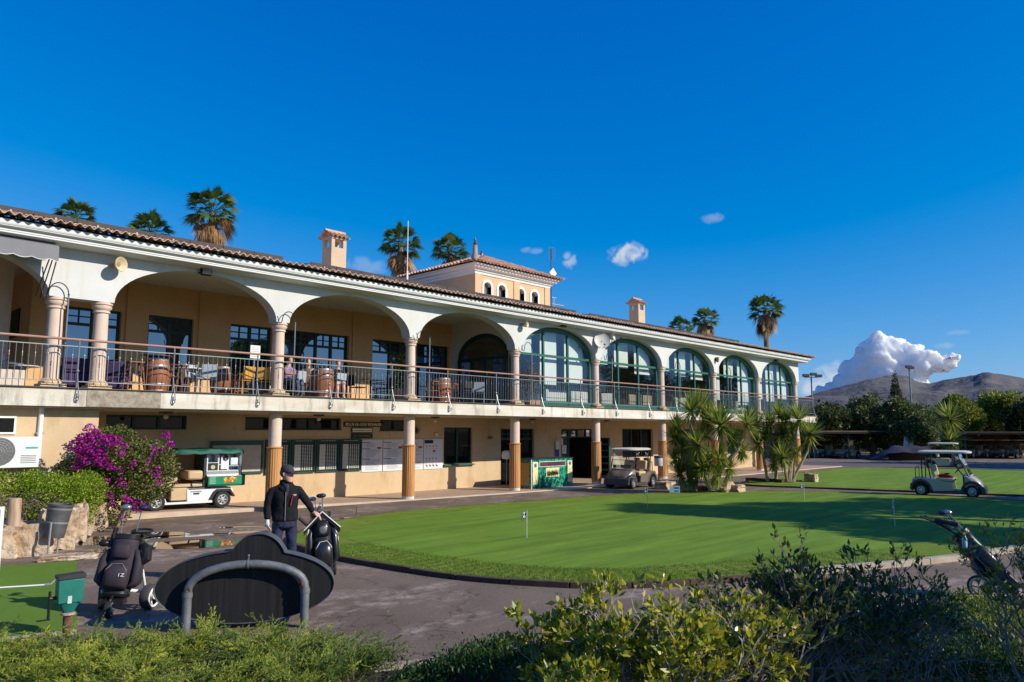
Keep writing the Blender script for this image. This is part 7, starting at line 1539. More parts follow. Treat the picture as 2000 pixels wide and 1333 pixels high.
# low brick edging of the rear bed
for k, (pa, pb, lab) in enumerate((((1458, 941), (1530, 946), 'low dark brick edge in front of the rear yucca bed'), ((1285, 953), (1400, 962), 'low dark brick edge behind the front yucca bed'))):
    a, b = G(*pa), G(*pb); t = thing('bed_edging', lab, 'edging', a, math.atan2(b.y - a.y, b.x - a.x)); m_ = MB(); L_ = (b - a).length; n = int(L_ / .32)
    for i in range(n): m_.box(i * L_ / n + .01, (i + 1) * L_ / n - .01, -.08, .08, 0, .2 + random.uniform(-.02, .02))
    m_.build('bricks', mat('dark_brick', (.1, .05, .03), .9, var=.3, scale=5), t, bevel=.01); m_ = MB(); m_.box(0, L_, .08, 1.3, 0, .12); m_.build('bed_soil', SOIL, t, smooth=False)

# leafy masses made of many small leaves on lumpy volumes
def blob_points(blobs, n, shell=.45):
    """points in a union of ellipsoids, denser towards the outside; blobs: (cx,cy,cz,rx,ry,rz)"""
    B = np.array(blobs, float); w = (B[:, 3] * B[:, 4] * B[:, 5]) ** (2 / 3); idx = rng.choice(len(B), n, p=w / w.sum()); d = sph(n); rad = shell + (1 - shell) * rng.random(n) ** .5; rad *= 1 + .07 * rng.normal(size=n)
    return B[idx, :3] + d * rad[:, None] * B[idx, 3:6], d
def bush(name, label, cat, loc, blobs, n, L, Wd, material, group=None, trunk=None, flowers=None, part_name='foliage', up=.35, kind=None, zmin=0.02):
    t = thing(name, label, cat, loc, 0, group); P, D = blob_points(blobs, n); k = P[:, 2] > zmin; P = P[k]; D = D[k]; D = D + rng.normal(size=D.shape) * .8 + (0, 0, up)
    leafcloud(part_name, P, D, rng.uniform(L * .6, L * 1.2, len(P)), Wd, material, t)
    if trunk:
        m_ = MB()
        for pts, rs in trunk: m_.tube(pts, rs, 7)
        m_.build('trunk' if name.endswith('tree') else 'branches', BARK, t)
    if flowers:
        fb, fn, fl, fm = flowers; P, D = blob_points(fb, fn, .8); leafcloud('flowers', P, D + rng.normal(size=D.shape), fl, fl * .85, fm, t)
    return t
rb = random.Random(8)
def lumps(c, R3, n, f=(.3, .5), seed=1, zmin=-.6):
    r_ = random.Random(seed); out = []
    for k in range(n):
        while True:
            v = Vector((r_.gauss(0, 1), r_.gauss(0, 1), r_.gauss(0, 1))).normalized()
            if v.z > zmin: break
        s = r_.uniform(*f); q = 1 - s * .75; out.append((c[0] + v.x * R3[0] * q, c[1] + v.y * R3[1] * q, c[2] + v.z * R3[2] * q, R3[0] * s, R3[1] * s, R3[2] * s))
    return out
# bougainvillea over a frame at the pavement end
p = at(228, 1000, 17.7); p.z = 0
BG = leafmat('bougainvillea_leaf', [(.02, .045, .01), (.08, .12, .025), (.2, .22, .06), (.26, .16, .07)], .3); FLW = leafmat('magenta_bract', [(.2, .0, .12), (.5, .01, .35), (.62, .06, .5)], .4)
bl_ = lumps((0, 0, 1.38), (1.32, .92, .95), 26, (.3, .45), 3, -.9) + [(0, 0, 1.36, 1.1, .8, .8)]
fl_ = []
r_ = random.Random(3)
def bpt(px, py, k=1.0): # point on the bush front at this pixel
    q = at(px, py, 16.75); return (q.x - p.x, q.y - p.y, q.z)
for px, py, r in ((165, 885, .16), (172, 868, .2), (190, 875, .18), (178, 895, .16), (195, 892, .14), (150, 870, .14), (205, 858, .1), (216, 860, .12), (185, 850, .12), (175, 840, .12), (160, 858, .12), (152, 912, .1), (228, 862, .1), (325, 850, .07), (333, 868, .05), (305, 880, .035), (237, 885, .07), (215, 912, .06), (245, 870, .06), (306, 930, .05), (310, 945, .045), (192, 960, .07), (248, 975, .06), (268, 995, .06), (280, 985, .05), (262, 905, .04), (290, 900, .04), (240, 1010, .05), (182, 953, .06), (220, 985, .05), (130, 872, .06), (205, 905, .1)):
    b_ = bpt(px, py); fl_.append((b_[0], b_[1], b_[2], r * .95, .12, r * .95))
for k in range(40): b_ = bpt(rb.uniform(150, 320), rb.uniform(850, 985)); fl_.append((b_[0], b_[1] + .05, b_[2], .035, .05, .035))
bush('bougainvillea', 'large bougainvillea bush with magenta flowers beside the snack cart', 'flowering bush', p, bl_ + [(bpt(235, 1005)[0], -.1, .22, .1, .1, .25), (bpt(268, 990)[0], -.3, .35, .25, .2, .25)], 30000, .07, .045, BG, trunk=[([(-.35, .2, 0), (-.3, .15, .7), (-.1, 0, 1.4)], [.07, .06, .04]), ([(.1, .2, 0), (.3, .1, .8), (.5, 0, 1.5)], [.05, .04, .03])], flowers=(fl_, 3000, .052, FLW))
# bright hedge at the left behind the stones
HG = leafmat('lime_hedge_leaf', [(.08, .15, .012), (.22, .34, .02), (.42, .5, .04)], .4)
for k, (px, py, d, R3, lab, n) in enumerate(((112, 1010, 15.5, (.88, .7, .74), 'bright lime green bush behind the stones, right of its neighbour', 15000), (15, 1010, 15.2, (.88, .7, .74), 'lime green bush with bare grey twigs at the left picture edge', 11000), (152, 1000, 16.4, (.5, .45, .55), 'small lime bush touching the flowering bush', 6000))):
    p = at(px, py, d); p.z = .25; bush('hedge_bush', lab, 'bush', p, lumps((0, 0, .62), R3, 16, (.3, .45), 11 + k, -.8) + [(0, 0, .6, R3[0] * .8, R3[1] * .8, R3[2] * .8)], n, .045, .03, HG, 'lime hedge bushes', trunk=[([(a * .1, 0, -.25), (a * .3, 0, .5), (a * .5, -.2, .9)], [.03, .02, .01]) for a in (-1.5, -.5, .5, 1.4)])
p = at(30, 990, 14.6); p.z = .2
t = thing('dry_shrub', 'leafless grey twiggy shrub inside the left hedge', 'shrub', p); m_ = MB(); r_ = random.Random(2)
for k in range(420):
    a = Vector((r_.uniform(-.8, .9), r_.uniform(-.3, .3), r_.uniform(.1, .75))); m_.tube([a, a + Vector((r_.uniform(-.12, .12), r_.uniform(-.1, .1), r_.uniform(-.05, .14))), a + Vector((r_.uniform(-.2, .2), r_.uniform(-.1, .1), r_.uniform(0, .22)))], .005, 3, cap=False)
m_.build('twigs', mat('dry_twig', (.2, .15, .11), .95, var=.3), t); m_ = MB(); m_.tube([(0, 0, -.2), (.05, 0, .2), (.2, 0, .5)], [.04, .03, .015], 7); m_.build('stem', BARK, t)
# earth behind the stones
rock(5, 1055, 16.9, 3.0, .42, 1.9, 40, 'earth bank held by the limestone blocks', -18, -.05, None, 'earth_bank', SOIL)

# -------- junipers in front: feathery arching sprays
JUN = leafmat('juniper_needle', [(.08, .14, .025), (.25, .34, .05), (.48, .53, .08), (.72, .66, .1)], .5); JUND = leafmat('juniper_green_needle', [(.06, .11, .025), (.2, .28, .055), (.4, .47, .1)], .45)  # the second set is greener and duller, given to some of the plants
def juniper(label, x, y, z, sprays, Rr, hh, material, seed, dens=120, lean=(0, 0)):
    t = thing('juniper', label, 'shrub', (x, y, z), 0, 'feathery junipers in the foreground'); r_ = random.Random(seed); m_ = MB(); PP = []; DD = []; LL = []; RN = []
    for k in range(sprays):
        a = r_.uniform(0, 6.28); q = r_.uniform(.3, 1.25); o = Vector((r_.uniform(-.35, .35) * Rr, r_.uniform(-.35, .35) * Rr, r_.uniform(0, .15))); h_ = hh * (r_.uniform(.25, .95) if r_.random() < .8 else r_.uniform(.95, 1.35)); dr = Vector((math.cos(a) + lean[0], math.sin(a) + lean[1], 0)); tip = o + dr * Rr * q * .7 + Vector((0, 0, h_)); mid_ = o + dr * Rr * q * .3 + Vector((0, 0, h_ * .65)); pts = []
        for j in range(9): s = j / 8; pts.append((o * (1 - s) ** 2 + mid_ * 2 * s * (1 - s) + tip * s * s))
        m_.tube([pts[0], pts[3], pts[6]], [.008, .006, .003], 3, cap=False); sr = r_.random()
        # side branchlets, each a small plume
        for j in range(14):
            s = .2 + .8 * j / 13; i0 = min(7, int(s * 8)); b = pts[i0].lerp(pts[i0 + 1], s * 8 - i0); tan = (pts[i0 + 1] - pts[i0]).normalized()
            sd_ = Vector((r_.gauss(0, 1), r_.gauss(0, 1), r_.gauss(.3, .7))).normalized(); pd = (tan * 1.1 + sd_ * .7).normalized(); pl = (.17 - .11 * s) * r_.uniform(.6, 1.4) * (Rr ** .5) + .03
            nn = int(dens * .12)
            for i in range(nn):
                u = r_.random(); PP.append(b + pd * pl * u); DD.append((pd * 1.25 + Vector((r_.gauss(0, .42), r_.gauss(0, .42), r_.gauss(.05, .42))))); LL.append(.027 * (1.15 - .5 * u)); RN.append(min(.999, max(0, sr * .6 + r_.random() * .3 + .12 * u)))
    m_.build('branches', mat('juniper_bark', (.12, .08, .05), .95), t); P = np.array([p[:] for p in PP]); leafcloud('foliage', P, np.array([d[:] for d in DD]), np.array(LL), .006, material, t, np.array(RN))
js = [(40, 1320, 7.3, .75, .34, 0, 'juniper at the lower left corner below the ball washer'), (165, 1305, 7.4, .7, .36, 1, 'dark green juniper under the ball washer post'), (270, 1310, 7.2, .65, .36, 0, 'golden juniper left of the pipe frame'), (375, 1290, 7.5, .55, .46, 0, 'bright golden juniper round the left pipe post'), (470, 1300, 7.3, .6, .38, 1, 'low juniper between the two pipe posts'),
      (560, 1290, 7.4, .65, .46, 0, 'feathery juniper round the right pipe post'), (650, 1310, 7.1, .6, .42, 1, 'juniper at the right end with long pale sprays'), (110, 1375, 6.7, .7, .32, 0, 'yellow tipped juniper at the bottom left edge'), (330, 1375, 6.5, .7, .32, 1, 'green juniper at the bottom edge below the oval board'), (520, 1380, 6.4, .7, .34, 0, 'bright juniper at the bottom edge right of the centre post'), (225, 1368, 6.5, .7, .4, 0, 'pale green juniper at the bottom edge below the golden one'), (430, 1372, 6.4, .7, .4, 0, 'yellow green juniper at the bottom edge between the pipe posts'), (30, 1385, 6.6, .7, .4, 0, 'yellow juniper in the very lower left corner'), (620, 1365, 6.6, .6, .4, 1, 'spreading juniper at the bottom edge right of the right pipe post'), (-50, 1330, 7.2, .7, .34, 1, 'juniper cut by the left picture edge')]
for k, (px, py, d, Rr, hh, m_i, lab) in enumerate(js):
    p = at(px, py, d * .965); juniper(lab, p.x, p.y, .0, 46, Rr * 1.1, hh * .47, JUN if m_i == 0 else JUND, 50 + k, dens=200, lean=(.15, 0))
# low dark ground plants along the bed edge
def sprouts(label, px, py, d, w_, h, n, material, seed, L=.05):
    p = at(px, py, d); p.z = max(0.02, min(p.z, .3)); t = thing('ground_plant', label, 'plant', p, 0, 'low plants along the bed edge'); A = np.stack([rng.normal(size=n) * w_, rng.normal(size=n) * w_ * .5, rng.random(n) ** .8 * h], 1); D = rng.normal(size=(n, 3)) * .6 + (0, 0, .8); leafcloud('foliage', A, D, rng.uniform(L * .6, L * 1.2, n), L * .35, material, t)
    m_ = MB(); r_ = random.Random(seed)
    for k in range(40): a = Vector((r_.gauss(0, w_), r_.gauss(0, w_ * .5), 0)); m_.cyl(a, a + Vector((r_.uniform(-.04, .04), r_.uniform(-.04, .04), h * .7)), .003, n=3, cap=False)
    m_.build('stems', mat('green_stem', (.06, .09, .03), .8), t)
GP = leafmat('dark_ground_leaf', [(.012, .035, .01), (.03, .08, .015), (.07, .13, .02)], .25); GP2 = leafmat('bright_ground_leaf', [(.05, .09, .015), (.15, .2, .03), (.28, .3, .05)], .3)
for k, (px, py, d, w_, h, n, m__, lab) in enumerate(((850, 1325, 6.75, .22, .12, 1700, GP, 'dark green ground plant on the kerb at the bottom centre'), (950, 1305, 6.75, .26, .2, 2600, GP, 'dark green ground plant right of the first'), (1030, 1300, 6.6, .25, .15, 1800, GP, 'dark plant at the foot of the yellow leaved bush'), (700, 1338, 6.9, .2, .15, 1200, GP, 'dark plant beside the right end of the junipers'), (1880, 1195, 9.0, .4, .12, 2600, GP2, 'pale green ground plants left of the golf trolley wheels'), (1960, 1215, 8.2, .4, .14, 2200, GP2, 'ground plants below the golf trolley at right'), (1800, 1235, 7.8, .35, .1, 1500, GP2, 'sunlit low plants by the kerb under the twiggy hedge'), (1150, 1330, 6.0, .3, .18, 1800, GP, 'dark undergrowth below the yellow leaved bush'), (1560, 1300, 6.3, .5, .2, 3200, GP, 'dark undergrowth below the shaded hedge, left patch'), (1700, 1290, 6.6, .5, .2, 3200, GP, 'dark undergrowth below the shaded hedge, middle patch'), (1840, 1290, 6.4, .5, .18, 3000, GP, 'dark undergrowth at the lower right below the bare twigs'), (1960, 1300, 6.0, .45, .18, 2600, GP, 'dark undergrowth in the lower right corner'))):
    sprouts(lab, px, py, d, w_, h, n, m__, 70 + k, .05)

# -------- the twiggy clipped hedge: branching stems with leaves at the tips
def twiggy(label, base, targets, leafm, barkm, seed, leaf=.05, nleaf=7, depth=5, r0=.013, spread=.42, lf=(.62, .9), leafprob=.85, group='twiggy clipped shrubs in the foreground', L0=.3, lw=.42):
    t = thing('shrub', label, 'shrub', base, 0, group); r_ = random.Random(seed); m_ = MB(); PP = []; DD = []; LL = []
    def grow(p, d, L_, r, k):
        q = p + d * L_ * .5 + Vector((r_.gauss(0, .03), r_.gauss(0, .03), r_.gauss(0, .02))) * L_ * 2; e = p + d * L_; m_.tube([p, q, e], [r, r * .85, r * .72], 5 if r > .005 else 3, cap=False)
        if k <= 2:
            for i in range(nleaf if k == 0 else nleaf // 3):
                if r_.random() < leafprob: s = r_.uniform(.35, 1.05); PP.append(p + (e - p) * s); DD.append(d * .8 + Vector((r_.gauss(0, .6), r_.gauss(0, .6), r_.gauss(.25, .5)))); LL.append(leaf * r_.uniform(.55, 1.25))
        if k == 0: return
        for i in range(3 if r_.random() < .45 else 2):
            dd = (d + Vector((r_.gauss(0, spread), r_.gauss(0, spread), r_.gauss(.12, spread * .7)))).normalized(); grow(e, dd, L_ * r_.uniform(*lf), r * .68, k - 1)
    for tg in targets: v = Vector(tg); grow(Vector((r_.uniform(-.12, .12), r_.uniform(-.12, .12), 0)), v.normalized(), L0 * r_.uniform(.8, 1.25), r0, depth)
    m_.build('branches', barkm, t)
    if PP: leafcloud('leaves', np.array([p[:] for p in PP]), np.array([d[:] for d in DD]), np.array(LL), np.array(LL) * lw, leafm, t)
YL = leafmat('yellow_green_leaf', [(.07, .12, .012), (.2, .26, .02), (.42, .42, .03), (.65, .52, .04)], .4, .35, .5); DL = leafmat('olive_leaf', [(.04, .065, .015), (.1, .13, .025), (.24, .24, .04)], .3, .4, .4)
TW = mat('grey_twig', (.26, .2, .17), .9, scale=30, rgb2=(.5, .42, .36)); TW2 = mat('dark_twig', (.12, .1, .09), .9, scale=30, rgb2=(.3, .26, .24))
r_ = random.Random(6)
def fan(n, sx, sy=.5, z=1.0): return [(r_.uniform(-sx, sx), r_.uniform(-sy, sy), z) for k in range(n)]
def place(px, d, z): q = at(px, 1200, d); return (q.x, q.y, z)
for k, (px, d, z, n, sx, lab, lm, bm_, lf_, nl, L0) in enumerate((
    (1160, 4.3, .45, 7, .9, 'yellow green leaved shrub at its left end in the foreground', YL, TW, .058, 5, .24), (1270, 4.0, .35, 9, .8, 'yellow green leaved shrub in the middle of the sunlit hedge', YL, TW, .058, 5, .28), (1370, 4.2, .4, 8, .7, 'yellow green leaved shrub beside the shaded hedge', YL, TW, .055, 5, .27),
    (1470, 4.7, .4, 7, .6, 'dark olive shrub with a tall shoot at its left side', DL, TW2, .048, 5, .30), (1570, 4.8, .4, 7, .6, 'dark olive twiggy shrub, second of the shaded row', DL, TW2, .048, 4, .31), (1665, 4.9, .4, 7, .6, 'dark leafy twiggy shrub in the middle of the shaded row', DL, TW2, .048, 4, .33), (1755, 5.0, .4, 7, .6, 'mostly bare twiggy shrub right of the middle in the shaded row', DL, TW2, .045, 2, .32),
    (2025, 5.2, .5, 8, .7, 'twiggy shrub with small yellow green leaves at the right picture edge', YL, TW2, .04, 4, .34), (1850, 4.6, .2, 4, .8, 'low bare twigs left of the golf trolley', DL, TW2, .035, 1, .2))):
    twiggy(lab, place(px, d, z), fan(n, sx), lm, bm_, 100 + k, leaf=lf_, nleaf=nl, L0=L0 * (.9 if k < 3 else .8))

# ============================================================ BACKGROUND TREES AND SHELTERS
TL = [leafmat('tree_olive_green', [(.04, .065, .02), (.11, .14, .04), (.22, .25, .09)], .3), leafmat('pine_green', [(.06, .09, .012), (.18, .22, .025), (.38, .38, .05)], .3), leafmat('dark_hedge_green', [(.02, .035, .01), (.06, .075, .02), (.13, .14, .035)], .25)]
def bgtree(label, px, py_top, d, halfw, mi, n, seed, L=.3, name='broad_tree', ry=.8, grp='trees behind the cart shelters', base_py=None, zb=1.0, lum=22):
    tp = at(px, py_top, d); R_ = halfw * d / FPX; H = tp.z; zc = (H + zb) / 2; rz_ = (H - zb) / 2; loc = (tp.x, tp.y, 0)
    bl = lumps((0, 0, zc), (R_, R_ * ry, rz_), lum, (.25, .42), seed, -.8) + [(0, 0, zc - .1 * rz_, R_ * .75, R_ * .6, rz_ * .78)]
    bush(name, label, 'tree', loc, bl, n, L, L * .5, TL[mi], grp, trunk=[([(0, 0, 0), (.1, 0, zc * .6), (0, .1, zc)], [.22, .17, .1]), ([(0, 0, zc * .5), (R_ * .4, 0, zc * 1.1)], [.12, .05]), ([(0, 0, zc * .5), (-R_ * .4, .2, zc * 1.1)], [.12, .05])])
for a in ((1620, 788, 66, 62, 2, 9000, 1, 'dark tree nearest the right end of the clubhouse'), (1700, 772, 66, 60, 0, 10000, 2, 'olive green tree with a pointed top left of the cypress'), (1765, 780, 64, 62, 0, 11000, 3, 'broad silvery green tree behind the cypress and the right floodlight mast'), (1800, 812, 61, 38, 0, 6000, 4, 'lower olive tree behind the green boxes'),
          (1868, 776, 70, 52, 1, 10000, 5, 'yellow green pine left of the dark gap'), (1900, 800, 74, 32, 1, 5000, 15, 'small pine crown in front of the dark trees'), (1930, 772, 80, 50, 2, 8000, 6, 'dark tree standing in the gap between the pines'), (1955, 762, 72, 58, 1, 11000, 7, 'tallest yellow green pine at the right'), (2010, 776, 66, 56, 2, 8000, 8, 'dark pine cut by the right picture edge'), (1985, 800, 75, 45, 1, 7000, 18, 'yellow green pine low at the right picture edge'),
          (1560, 800, 68, 50, 2, 6000, 9, 'dark tree hidden mostly by the clubhouse corner')):
    bgtree(a[7], a[0], a[1], a[2], a[3], a[4], a[5], a[6])
for a in ((1650, 826, 73, 45, 0, 5000, 31, 'rounded clipped shrub showing above the left shelter roof'), (1738, 845, 64.5, 17, 0, 3000, 32, 'leafy shrub spilling down beside the green shelter post'), (1700, 834, 72, 36, 0, 3500, 33, 'shrub between the left shelter and the olive tree')):
    bgtree(a[7], a[0], a[1], a[2], a[3], a[4], a[5], a[6], L=.2, name='shrub_tree', zb=.3, grp='shrubs behind the cart shelters')
# cypress
tp = at(1747, 726, 76); bush('cypress_tree', 'tall narrow dark cypress in front of the hills', 'tree', (tp.x, tp.y, 0), [(0, 0, 1.5 + k * .62, .95 * (1 - (k / 10.5) ** 1.6) + .1, .95 * (1 - (k / 10.5) ** 1.6) + .1, .6) for k in range(11)], 7000, .22, .09, TL[2], trunk=[([(0, 0, 0), (0, 0, 3)], [.2, .12])], up=2.0)
# floodlight masts
for px, top, d, lab, rz in ((1775, 713, 70, 'thin floodlight mast right of the cypress', 0), (1584, 730, 66, 'floodlight mast with several lamps beside the clubhouse corner', 1)):
    p = at(px, top, d); t = thing('floodlight_mast', lab, 'floodlight mast', (p.x, p.y, 0), R(-50), 'floodlight masts'); m_ = MB(); m_.cyl((0, 0, 0), (0, 0, p.z - .25), .1, .06, 10); m_.build('pole', mat('mast_green', (.16, .25, .23), .5), t); m_ = MB()
    for s in ((-.5, .0), (.15, .1), (.6, -.05)) if rz else ((-.1, 0), (.1, -.1)):
        m_.box(s[0] - .28, s[0] + .28, -.3, .0, p.z - .3 + s[1], p.z - .05 + s[1], Matrix.Rotation(0, 4, 'X'))
    m_.build('lamps', mat('mast_lamps', (.1, .1, .1), .5), t, bevel=.03)
    m_ = MB(); m_.box(-.6 if rz else -.2, .7 if rz else .2, -.04, .04, p.z - .36, p.z - .3); m_.build('crossbar', GRYM, t, smooth=False)
# pale pink house beyond the clubhouse corner
t = thing('pink_house', 'narrow strip of a pale pink house beyond the end of the clubhouse', 'house', (66, 32.5, 0)); m_ = MB(); m_.box(-1.2, 1.2, -1.5, 6, 0, 5.0); m_.build('wall', mat('pink_render', (.55, .33, .26), .9), t, smooth=False); m_ = MB(); m_.prism([(-1.4, 5.0), (0, 5.9), (1.4, 5.0)], -1.7, 6.2); m_.build('roof', TILE2, t, smooth=False); m_ = MB(); m_.box(-.5, .5, -1.53, -1.5, 2.4, 4.2); m_.build('window', mat('window_shutter', (.4, .38, .36), .7), t, smooth=False)
# cart shelters with dark interiors
SHR = mat('shelter_roof', (.2, .14, .1), .8, var=.2, scale=2); SHG = mat('shelter_green', (.01, .07, .05), .6); WFEN = mat('weathered_fence', (.1, .055, .035), .9, scale=2, stretch=(6, 6, .5), rgb2=(.17, .1, .07))
a = at(1575, 905, 62); a.z = 0; b = at(1752, 905, 62.5); b.z = 0; c = at(2120, 905, 60.5); c.z = 0; a2 = at(1675, 905, 59.5); a2.z = 0
def shelter(label, A, B, zr, depth, posts_):
    d = B - A; L_ = d.length; ang_ = math.atan2(d.y, d.x); t = thing('cart_shelter', label, 'shelter', A, ang_, 'open cart shelters'); s = 1 if Vector((-d.y, d.x)).dot(Vector((A.x, A.y))) > 0 else -1
    m_ = MB(); m_.box(0, L_, min(0, s * depth), max(0, s * depth), zr, zr + .07); m_.build('roof', SHR, t, smooth=False)
    m_ = MB(); m_.box(0, L_, min(0, s * .06), max(0, s * .06), zr - .16, zr); m_.build('roof_beam', mat('shelter_dark', (.03, .02, .02), .9), t, smooth=False)
    m_ = MB(); n = int(L_ / .15)
    for i in range(n): m_.box(i * L_ / n + .008, (i + 1) * L_ / n - .008, s * depth - .03, s * depth, 0, 2.2)
    m_.build('back_fence', WFEN, t, smooth=False)
    for q in posts_: m_ = MB(); m_.cyl((q * L_, s * .4, 0), (q * L_, s * .4, zr - .02), .07, n=10); m_.tube([(q * L_, s * .4, zr - .6), (q * L_ - .8, s * .4, zr - .08)], .04, 6); m_.build('post', SHG, t)
    for q in (.0, 1.0): m_ = MB(); m_.box(q * L_ - .03, q * L_ + .03, min(0, s * depth), max(0, s * depth), 0, zr); m_.build('side_wall', mat('shelter_dark', (.03, .02, .02), .9), t, smooth=False) if q == (0.0 if L_ > 12 else 0.0) and False else None
    return t, ang_, s
sA, angA, s_ = shelter('open cart shelter with a green post left of the tarpaulin ramp', a, b, 2.27, 7.0, (.05, .5, .97)); sB, angB, s2 = shelter('long open cart shelter behind the beige cart at right', a2 + (b - a2) * 1.3, c, 2.2, 7.2, (.35, .7, .98))
# carts parked inside: copies of the beige cart
for k, (px, d, rzz, lab) in enumerate(((1613, 65.5, 150, 'cart in deep shade at the left end of the left shelter'), (1632, 65.8, 150, 'cart in deep shade second from the left in the left shelter'), (1655, 64.6, 165, 'cart catching the sun at the front of the left shelter'), (1905, 65.5, 150, 'cart in deep shade at the left of the long shelter'), (1932, 65.6, 150, 'cart in deep shade in the middle of the long shelter'), (1962, 65.2, 150, 'cart in deep shade before the edge of the long shelter'), (1990, 65.0, 150, 'cart in deep shade at the right picture edge'))):
    p = at(px, 900, d); dup(c1, (p.x, p.y, 0), R(rzz), label='golf ' + lab, group='golf carts in the shelters')
# ramp heap under a tarpaulin
p = at(1758, 900, 59.0); p.z = 0; t = thing('covered_heap', 'sloping heap under a dark grey tarpaulin between the shelters', 'heap', p, face(1758, 59)); m_ = MB(); n = 14; vs = []
for i in range(n + 1):
    for j in range(7): x = -2.4 + 4.6 * i / n; y = -1 + 2.4 * j / 6; h = 1.15 * min(1, max(0, (x + 2.4) / 1.9)) * (.35 + .65 * math.sin(math.pi * (j + .8) / 7.6)); vs.append((x, y, max(.0, h + .05 * math.sin(x * 5 + j))))
m_.add(vs, [(i * 7 + j, (i + 1) * 7 + j, (i + 1) * 7 + j + 1, i * 7 + j + 1) for i in range(n) for j in range(6)]); m_.build('tarpaulin', mat('grey_tarpaulin', (.06, .055, .07), .6, var=.2), t, fix=False)
m_ = MB(); m_.box(-.8, 2.2, .3, 1.2, 0, .9); m_.build('load', mat('heap_core', (.08, .06, .05), .9), t, smooth=False)
for x, z, lab in ((1768, 1.2, 'white leaning board left of its twin behind the tarpaulin'), (1778, 1.2, 'white leaning board right of its twin behind the tarpaulin')):
    p = at(x, 876, 60.6); t = thing('leaning_board', lab, 'board', (p.x, p.y, .9), face(x, 60), 'white boards by the heap'); m_ = MB(); m_.box(-.16, .16, -.03, .03, 0, .95, Matrix.Rotation(R(8), 4, 'Y')); m_.build('sheet', mat('board_white', (.6, .62, .6), .6), t, smooth=False); m_ = MB(); m_.box(-.05, .05, .03, .3, 0, .1); m_.build('prop', WFEN, t, smooth=False)
# green boxes on the sheds behind, small brown roof
for k, (px, w_, h, lab) in enumerate(((1810, .42, .75, 'small green box on the shed roof, left one'), (1824, .75, .9, 'green box on the shed roof, right and larger one'))):
    p = at(px, 821, 75); t = thing('green_box', lab, 'box', (p.x, p.y, 2.75), face(px, 57), 'green boxes on the shed'); m_ = MB(); m_.box(-w_ * .62, w_ * .62, -.3, .3, 0.55, .55 + h * 1.1); m_.build('case', mat('box_green', (.03, .25, .17), .5), t, bevel=.02); m_ = MB(); m_.cyl((0, 0, 0), (0, 0, .56), .05, n=8); m_.build('stub', GRYM, t)
p = at(1800, 840, 76); t = thing('shed', 'little shed with a brown pitched roof behind the long shelter', 'shed', (p.x, p.y, 0), face(1797, 58)); m_ = MB(); m_.box(-1.1, 1.4, 0, 2, 0, 2.6); m_.build('wall', mat('shed_dark', (.03, .05, .04), .8), t, smooth=False); m_ = MB(); m_.prism([(-1.4, 3.0), (1.5, 2.6), (1.5, 2.72), (-1.4, 3.12)], -.2, 2.2); m_.build('roof', TILE2, t, smooth=False)
m_ = MB(); m_.box(.5, .92, -.03, -.001, 1.4, 2.2); m_.build('door', SHG, t, smooth=False)

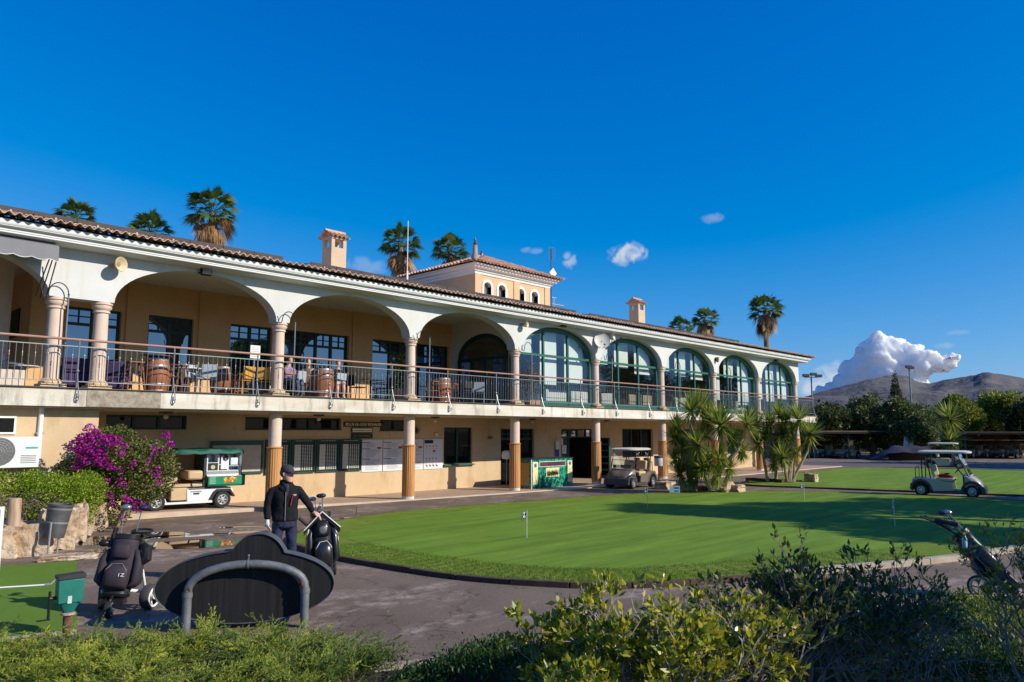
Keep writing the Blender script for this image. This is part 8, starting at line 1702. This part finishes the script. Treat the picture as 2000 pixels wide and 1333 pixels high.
# -------- trees right of the picture, whose shade falls across the greens and the hedge
SHT = TL[1]
def shade_tree(label, x, y, R_, z0, z1, n, seed, mi=1, L=.22):
    zc = (z0 + z1) / 2; bush('shade_tree', label, 'tree', (x, y, 0), lumps((0, 0, zc), (R_, R_, (z1 - z0) / 2), 18, (.28, .42), seed, -.9) + [(0, 0, zc, R_ * .72, R_ * .72, (z1 - z0) * .36)], n, L, L * .5, TL[mi], 'trees right of the greens', trunk=[([(0, 0, 0), (.1, .1, zc)], [.24, .14])])
for a in SHADE_TREES if 'SHADE_TREES' in globals() else ((24.2, -0.6, 1.9, 4.6, 9.0, 6000, 201, 'pine south of the putting green, tallest of the row'), (27.2, -2.4, 2.3, 3.6, 8.0, 6000, 202, 'pine south of the putting green, second in the row'), (30.5, -3.5, 2.4, 2.6, 7.4, 6000, 203, 'pine south of the putting green, third in the row'), (34.0, -4.0, 2.2, 2.2, 6.6, 5000, 204, 'pine south of the putting green, last in the row'), (23.0, -4.5, 2.0, 4.4, 7.2, 5000, 205, 'smaller pine behind the tallest one'),
          (52.5, -3.0, 2.0, 1.8, 5.5, 5000, 206, 'pine at the end of the far lawn'), (57, -2, 2.2, 1.8, 6, 5000, 207, 'pine beyond the far lawn'), (62, 2, 3.0, 2, 8.5, 7000, 210, 'tall pine right of the shelters'), (67, 4, 3.0, 2, 9.5, 7000, 211, 'tall pine behind the end of the shelters'), (63, -4, 3.0, 2, 10.5, 7000, 212, 'tallest pine right of the shelters'), (7.6, -2.6, 1.5, 1.6, 4.4, 6000, 208, 'olive tree just right of the photographer')):  # unseen pines by the shelters, added to keep sun off the parked carts
    shade_tree(a[7], *a[:7], mi=1, L=.3)
# low dark mass beyond the frame and behind the trees: the far wood
A = []; 
for k in range(60):
    px = rng.uniform(1500, 2150); p = at(px, 830, rng.uniform(84, 100)); A.append((p.x, p.y, 1.8, 4.2, 4.2, rng.uniform(2.2, 4.0)))
P, D = blob_points(A, 16000); o = leafcloud('distant_wood', P, D + rng.normal(size=D.shape), .6, .35, TL[2]); tag(o, kind='stuff'); tag(o, 'dark wood filling the gaps behind the shelters', 'wood')

# grass blades on the rough edge of the near lawn, and litter on the asphalt
GRASS = leafmat('grass_blade', [(.07, .15, .015), (.14, .24, .03), (.28, .32, .06)], .35)
gi = inset(GR1, 1.25); n_ = len(GR1); PP = []
for k in range(70000):
    i = rb.randrange(n_); j = (i + 1) % n_; a = GR1[i].lerp(GR1[j], rb.random()); b = gi[i].lerp(gi[j], rb.random()); q = a.lerp(b, rb.random() ** 1.2 * 1.02)
    if (q - Vector((0, 0))).length < 15.5: PP.append((q.x, q.y, .052))
PP = np.array(PP); D = rng.normal(size=PP.shape) * .45 + (0, 0, 1); tag(leafcloud('grass', PP, D, rng.uniform(.02, .05, len(PP)), .007, GRASS), 'short grass blades along the near edge of the lawn', 'grass', kind='stuff')
LIT = leafmat('dry_litter', [(.12, .06, .03), (.3, .2, .1), (.4, .33, .2)], .1); PP = []
for k in range(420):
    i = rb.randrange(len(GR1)); q = GR1[i] + Vector((rb.gauss(0, .35), rb.gauss(0, .35))); PP.append((q.x, q.y, .012 if rb.random() < 2 else 0))
for k in range(260): q = G(rb.uniform(0, 1500), rb.uniform(1010, 1320)); PP.append((q.x, q.y, .012))
for k in range(220): i = rb.randrange(12, 40); q = smooth_bed[i] + Vector((rb.gauss(0, .3), rb.gauss(.1, .3))); PP.append((q.x, q.y, .015))
PP = np.array(PP); D = rng.normal(size=PP.shape) * (1, 1, .15); tag(leafcloud('leaf_litter', PP, D, rng.uniform(.015, .04, len(PP)), .014, LIT), 'dry leaf litter scattered on the asphalt', 'litter', kind='stuff')
